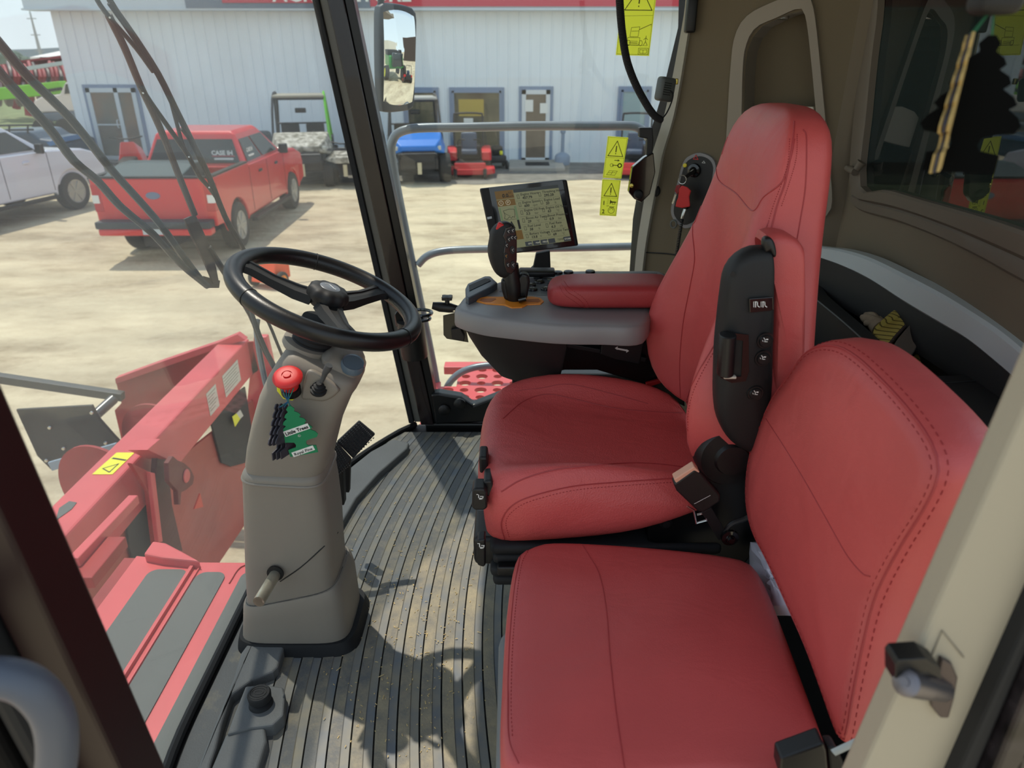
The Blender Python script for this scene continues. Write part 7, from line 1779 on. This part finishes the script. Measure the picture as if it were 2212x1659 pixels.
# red off-road machine beside the glass door
g0 = AZ(270, 412, GZ); V = LM((g0.x, g0.y + .6, GZ), math.radians(200), 1.0); r_ = empty('snowmobile', (g0.x, g0.y + .6, GZ), 'red and black snow machine with handlebars between the two pickups', 'snowmobile')
mb = MB(); mb.rings([[(-.10, -1.2, .5), (.10, -1.2, .5), (.08, -1.2, .6), (-.08, -1.2, .6)], [(-.42, -.7, .4), (.42, -.7, .4), (.26, -.6, .95), (-.26, -.6, .95)], [(-.36, -.1, .4), (.36, -.1, .4), (.16, -.1, 1.15), (-.16, -.1, 1.15)]]); V.fin(mb, 'hood', CARRED, r_, smooth=False, bevel=.03)
V.fin(MB().rbox((0, .55, .68), (.38, 1.2, .22), .06), 'seat', BLACK_M, r_); V.fin(MB().rbox((0, .5, .35), (.44, 1.6, .36), .12), 'track', mat('slate_body', rgb(70, 84, 100), .5), r_)
V.fin(MB().tube([(-.40, .0, 1.28), (-.15, -.1, 1.22), (.15, -.1, 1.22), (.40, .0, 1.28)], .02, 8), 'handlebar', BLACK, r_)
for s_ in (-1, 1): V.fin(MB().tube([(s_ * .42, -1.5, .25), (s_ * .42, -1.3, .06), (s_ * .42, -.3, .06)], .05, 8, smooth=3, flat=.6), 'ski', BLACK, r_); V.fin(MB().tube([(s_ * .42, -.8, .08), (s_ * .2, -.6, .5)], .03, 6), 'ski_leg', CARRED, r_)

# small orange cart on the yard, seen through the steering wheel
p_ = AZ(588, 618, GZ); V = LM((p_.x, p_.y, GZ), math.radians(-20)); r_ = empty('tool_cart', (p_.x, p_.y, GZ), 'small orange cart with a dark wheel seen through the steering wheel', 'cart')
V.fin(MB().prism([(-.22, -.2, .10), (-.22, .25, .10), (-.22, .25, .50), (-.22, -.05, .42)], (.40, 0, 0)), 'cart_body', mat('orange_red_cart', rgb(230, 84, 34), .4), r_, smooth=False, bevel=.02)
for x in (-.26, .24): wheel(V, r_, x, -.05, .13, .06, rim=ORANGE, spokes=4)
V.fin(MB().tube([(.1, .25, .30), (.3, .5, .34)], .02, 6), 'cart_handle', DKF, r_)

# ================================================================ far left: machinery, tank truck, trees
def far(name, label, cat, group=None, at=(0, 0)): return empty(name, (at[0], at[1], GZ), label, cat, group)
def FX(px, Y): return AY(px, 150, Y).x
Yd = 42.0
dr = far('seed_drill', 'red folded seed drill with many tubes at the far left', 'farm machine', at=(FX(70, Yd), Yd))
P = lambda a, b, d=0: AY(a, b, Yd + d)
FRED = mat('dusty_red_machine', rgb(150, 48, 56), .6, var=.2, vscale=1)
mb = MB()
for a, b, c_, d_ in ((-20, 150, 150, 132), (-20, 172, 150, 160), (-20, 200, 150, 186), (40, 140, 150, 126)): mb.bar(P(a, b), P(c_, d_), .5, .35)
mb.box(P(45, 150), P(146, 132, 2)); mb.build('main_frame', FRED, dr, smooth=False) if False else mb.build('main_frame', FRED, dr, smooth=False)
rnd = random.Random(5)
for i in range(18):
    a = -10 + 9 * i; mb = MB(); mb.tube([P(a, 140 + rnd.uniform(-6, 6), -1), P(a + 8, 165, -2), P(a + 4 + rnd.uniform(-6, 6), 205, -1)], .10, 6, smooth=3); mb.build('seed_tube', FRED if i % 3 else DKF, dr)
for i in range(7):
    a = -10 + 24 * i; mb = MB(); mb.lathe([(.001, -.1), (.7, -.06), (.7, .06), (.001, .1)], P(a, 200, -1.5), (1, .3, 0), 20); mb.build('disc', mat('pale_disc', rgb(150, 130, 130), .5) if 'pale_disc' not in MATS else MATS['pale_disc'], dr)
mb = MB(); mb.bar(P(60, 148, -2.2), P(150, 134, -2.2), .22, .18); mb.build('light_rail', SILVER, dr, smooth=False)
mb = MB(); mb.bar(P(30, 138, 1), P(36, 235, 1), .3, .3); mb.bar(P(100, 140, 1), P(108, 235, 1), .3, .3); mb.build('uprights', FRED, dr, smooth=False)
gb = MB(); Yg = 34.0; a0, a1 = AY(-30, 206, Yg), AY(140, 188, Yg); gb.bar(a0, a1, .55, .5, up=(0, 0, 1)); o = gb.build('green_boom', mat('bright_green_steel', rgb(128, 200, 48), .5), smooth=False, bevel=.04, label='bright green steel boom with round holes lying across the far left machinery', cat='boom')
mb = MB()
for k in range(6): c = AY(102 + 6 * k, 196 - .9 * k, Yg - .33); mb.lathe([(.001, .03), (.07, .03), (.07, 0)], c, (0, -1, 0), 12)
mb.build('boom_holes', INK, o, smooth=False)
MB().bar(AY(60, 196, Yg), AY(66, 250, Yg), .3, .3).build('boom_stand', FRED, o, smooth=False)
tk = far('flatbed_truck', 'white service truck with a dark flat bed behind the corner of the building', 'truck', at=(FX(120, 31), 31))
Pt = lambda a, b, d=0: AY(a, b, 31 + d)
mb = MB(); mb.prism([Pt(a, b) for a, b in [(72, 218), (90, 208), (128, 204), (140, 178), (168, 176), (176, 240), (72, 244)]], (0, 2.0, 0)); mb.build('body', mat('cream_truck', rgb(214, 204, 196), .5), tk, smooth=False, bevel=.06)
mb = MB(); mb.prism([Pt(a, b, -.1) for a, b in [(70, 246), (176, 240), (176, 258), (80, 264)]], (0, 2.2, 0)); mb.build('flat_bed', mat('slate_bed', rgb(110, 118, 128), .6), tk, smooth=False, bevel=.04)
mb = MB(); mb.prism([Pt(a, b, -.02) for a, b in [(142, 182), (162, 180), (166, 200), (140, 203)]], (0, -.03, 0)); mb.build('cab_window', DKGLASS, tk, smooth=False)
for a in (100, 148): mb = MB(); c = Pt(a, 268, -.2); mb.lathe([(.001, 0), (.3, 0), (.45, .05), (.45, .3), (.001, .3)], (c.x, c.y, GZ + .45), (0, -1, 0), 20); mb.build('wheel', TYRE, tk)
dk_ = far('roof_rack_car', 'dark car with a black roof rack and blue hood behind the white pickup', 'car', at=(FX(40, 22), 22))
Pc = lambda a, b, d=0: AY(a, b, 22 + d)
mb = MB(); mb.prism([Pc(a, b) for a, b in [(-60, 300), (-40, 286), (60, 284), (84, 300), (140, 308), (150, 345), (-60, 360)]], (0, 1.7, 0)); mb.build('body', mat('dark_blue_car', rgb(52, 70, 90), .3), dk_, smooth=False, bevel=.08)
mb = MB()
for b in (270, 280): mb.tube([Pc(-40, b + 2), Pc(72, b)], .03, 6)
for a in (-20, 20, 60): mb.tube([Pc(a, 270), Pc(a, 288)], .025, 6)
mb.build('roof_rack', DKF, dk_)
mb = MB(); mb.prism([Pc(a, b, -.03) for a, b in [(100, 308), (136, 296), (140, 306), (108, 316)]], (0, 1.2, 0)); mb.build('blue_hood', mat('mid_blue_hood', rgb(70, 120, 170), .3), dk_, smooth=False)
for a in (-30, 120): mb = MB(); c = Pc(a, 340, -.1); mb.lathe([(.001, 0), (.34, 0), (.34, .25), (.001, .25)], (c.x, c.y, GZ + .34), (0, -1, 0), 20); mb.build('wheel', TYRE, dk_)
# radio mast, tents, tree line, hills
a0, a1 = AY(92, 128, 120), AY(64, 24, 120)
mb = MB(); mb.tube([(a1.x, 120, GZ), (a1.x, 120, a1.z)], [.35, .10], 6)
for k in range(3): mb.bar((a1.x - .7, 120, a1.z - 1 - 2.2 * k), (a1.x + .7, 120, a1.z - 1 - 2.2 * k), .12, .12)
mb.build('radio_mast', mat('pale_mast', rgb(170, 180, 180), .6), label='thin radio mast standing against the pale sky at the far left', cat='mast')
for i, (a, wd, hgt) in enumerate(((100, 1.5, 3.4), (132, 2.0, 3.6))):
    c = AY(a, 130, 75); mb = MB(); YW = 12 * i; mb.rings([[(c.x - wd, 75 + .0, GZ), (c.x + wd, 75, GZ), (c.x + wd, 83, GZ), (c.x - wd, 83, GZ)], [(c.x - wd, 75, 1.2), (c.x + wd, 75, 1.2), (c.x + wd, 83, 1.2), (c.x - wd, 83, 1.2)], [(c.x - .2, 78.5, hgt - 1.6), (c.x + .2, 78.5, hgt - 1.6), (c.x + .2, 79.5, hgt - 1.6), (c.x - .2, 79.5, hgt - 1.6)]])
    mb.build('white_shed', mat('white_tent_cloth', rgb(236, 234, 230), .7) if not i else MATS['white_tent_cloth'], smooth=False, label=('white peaked shed far behind the red drill, left one' if not i else 'white peaked shed far behind the red drill, right one'), cat='shed', group='white sheds far away')
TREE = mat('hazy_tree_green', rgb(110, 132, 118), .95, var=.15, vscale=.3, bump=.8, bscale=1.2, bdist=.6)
TRK = mat('grey_brown_bark', rgb(110, 100, 88), .9)
lab_ = ['hazy green tree at the far left edge of the sky', 'hazy green tree just right of the leftmost one', 'small hazy green tree before the thin mast']
for i, (a, top_, wd) in enumerate(((6, 104, 3.2), (30, 109, 2.8), (50, 118, 1.8))):
    c = AY(a, 130, 130); tp = AY(a, top_, 130).z; t = empty('tree', (c.x, 130, GZ), lab_[i], 'tree', 'far trees left of the mast')
    mb = MB(); mb.tube([(c.x, 130, GZ), (c.x, 130, GZ + 3)], [.35, .25], 8); mb.build('trunk', TRK, t)
    mb = MB(); rnd = random.Random(i)
    bm = bmesh.new()
    for k in range(14):
        r = rnd.uniform(.25, .45) * wd; q = Vector((c.x + rnd.uniform(-.55, .55) * wd, 130 + rnd.uniform(-.5, .5) * wd, GZ + 2 + rnd.uniform(.1, .9) * (tp - GZ - 2 - r * .6)))
        res = bmesh.ops.create_icosphere(bm, subdivisions=2, radius=r, matrix=Matrix.Translation(q))
        for v in res['verts']: v.co += Vector((rnd.uniform(-.12, .12), rnd.uniform(-.12, .12), rnd.uniform(-.12, .12))) * r
    bm.verts.index_update(); mb.add([v.co.copy() for v in bm.verts], [[v.index for v in f.verts] for f in bm.faces]); bm.free(); mb.build('crown', TREE, t)
mb = MB(); rnd = random.Random(9); pts = []
for i in range(41): x = -260 + 13 * i; pts.append((x, 212, 2.2 + 2.2 * math.sin(i * .7) * .5 + rnd.uniform(0, .8)))
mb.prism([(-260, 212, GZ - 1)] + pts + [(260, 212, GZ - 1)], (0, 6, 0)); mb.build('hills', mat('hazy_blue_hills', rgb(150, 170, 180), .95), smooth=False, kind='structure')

# ================================================================ the yard seen in the mirrors (to the right of and behind the cab)
hv = empty('green_harvester', (13.5, -1.9, GZ), 'green harvester with a dark grain tank, seen only in the wing mirror', 'harvester')
V = LM((13.5, -1.9, GZ), math.radians(60), .8)
HG = mat('harvester_green', rgb(50, 140, 60), .4)
V.fin(MB().rbox((0, .4, 2.3), (2.6, 5.0, 1.7), .15), 'body', HG, hv, smooth=False); V.fin(MB().rbox((0, .4, 3.5), (2.7, 3.0, .8), .1), 'grain_tank', BLACK_M, hv); V.fin(MB().rbox((0, 3.4, 2.7), (1.7, 1.5, 1.7), .15), 'cab', DKGLASS, hv)
for x in (-1.5, 1.5): wheel(V, hv, x, 2.4, .95, .6, rim=YELLOW, spokes=5); wheel(V, hv, x, -1.6, .6, .4, rim=YELLOW, spokes=5)
mb = MB(); mb.box((55, -40, GZ), (75, -19, 5.0)); mb.build('white_warehouse', CREAM, smooth=False, label='large white warehouse, seen only in the wing mirror', cat='building')
mb = MB(); mb.box((34, -4.5, GZ), (44, 0.5, 4.2)); mb.build('dark_shed', mat('dark_brown_shed', rgb(74, 62, 56), .7), smooth=False, label='dark brown open shed, seen only in the wing mirror', cat='shed')
g0 = (12.0, 0.9, GZ); mower(g0, math.radians(70), 'small red mower near the green harvester, seen only in the wing mirror')
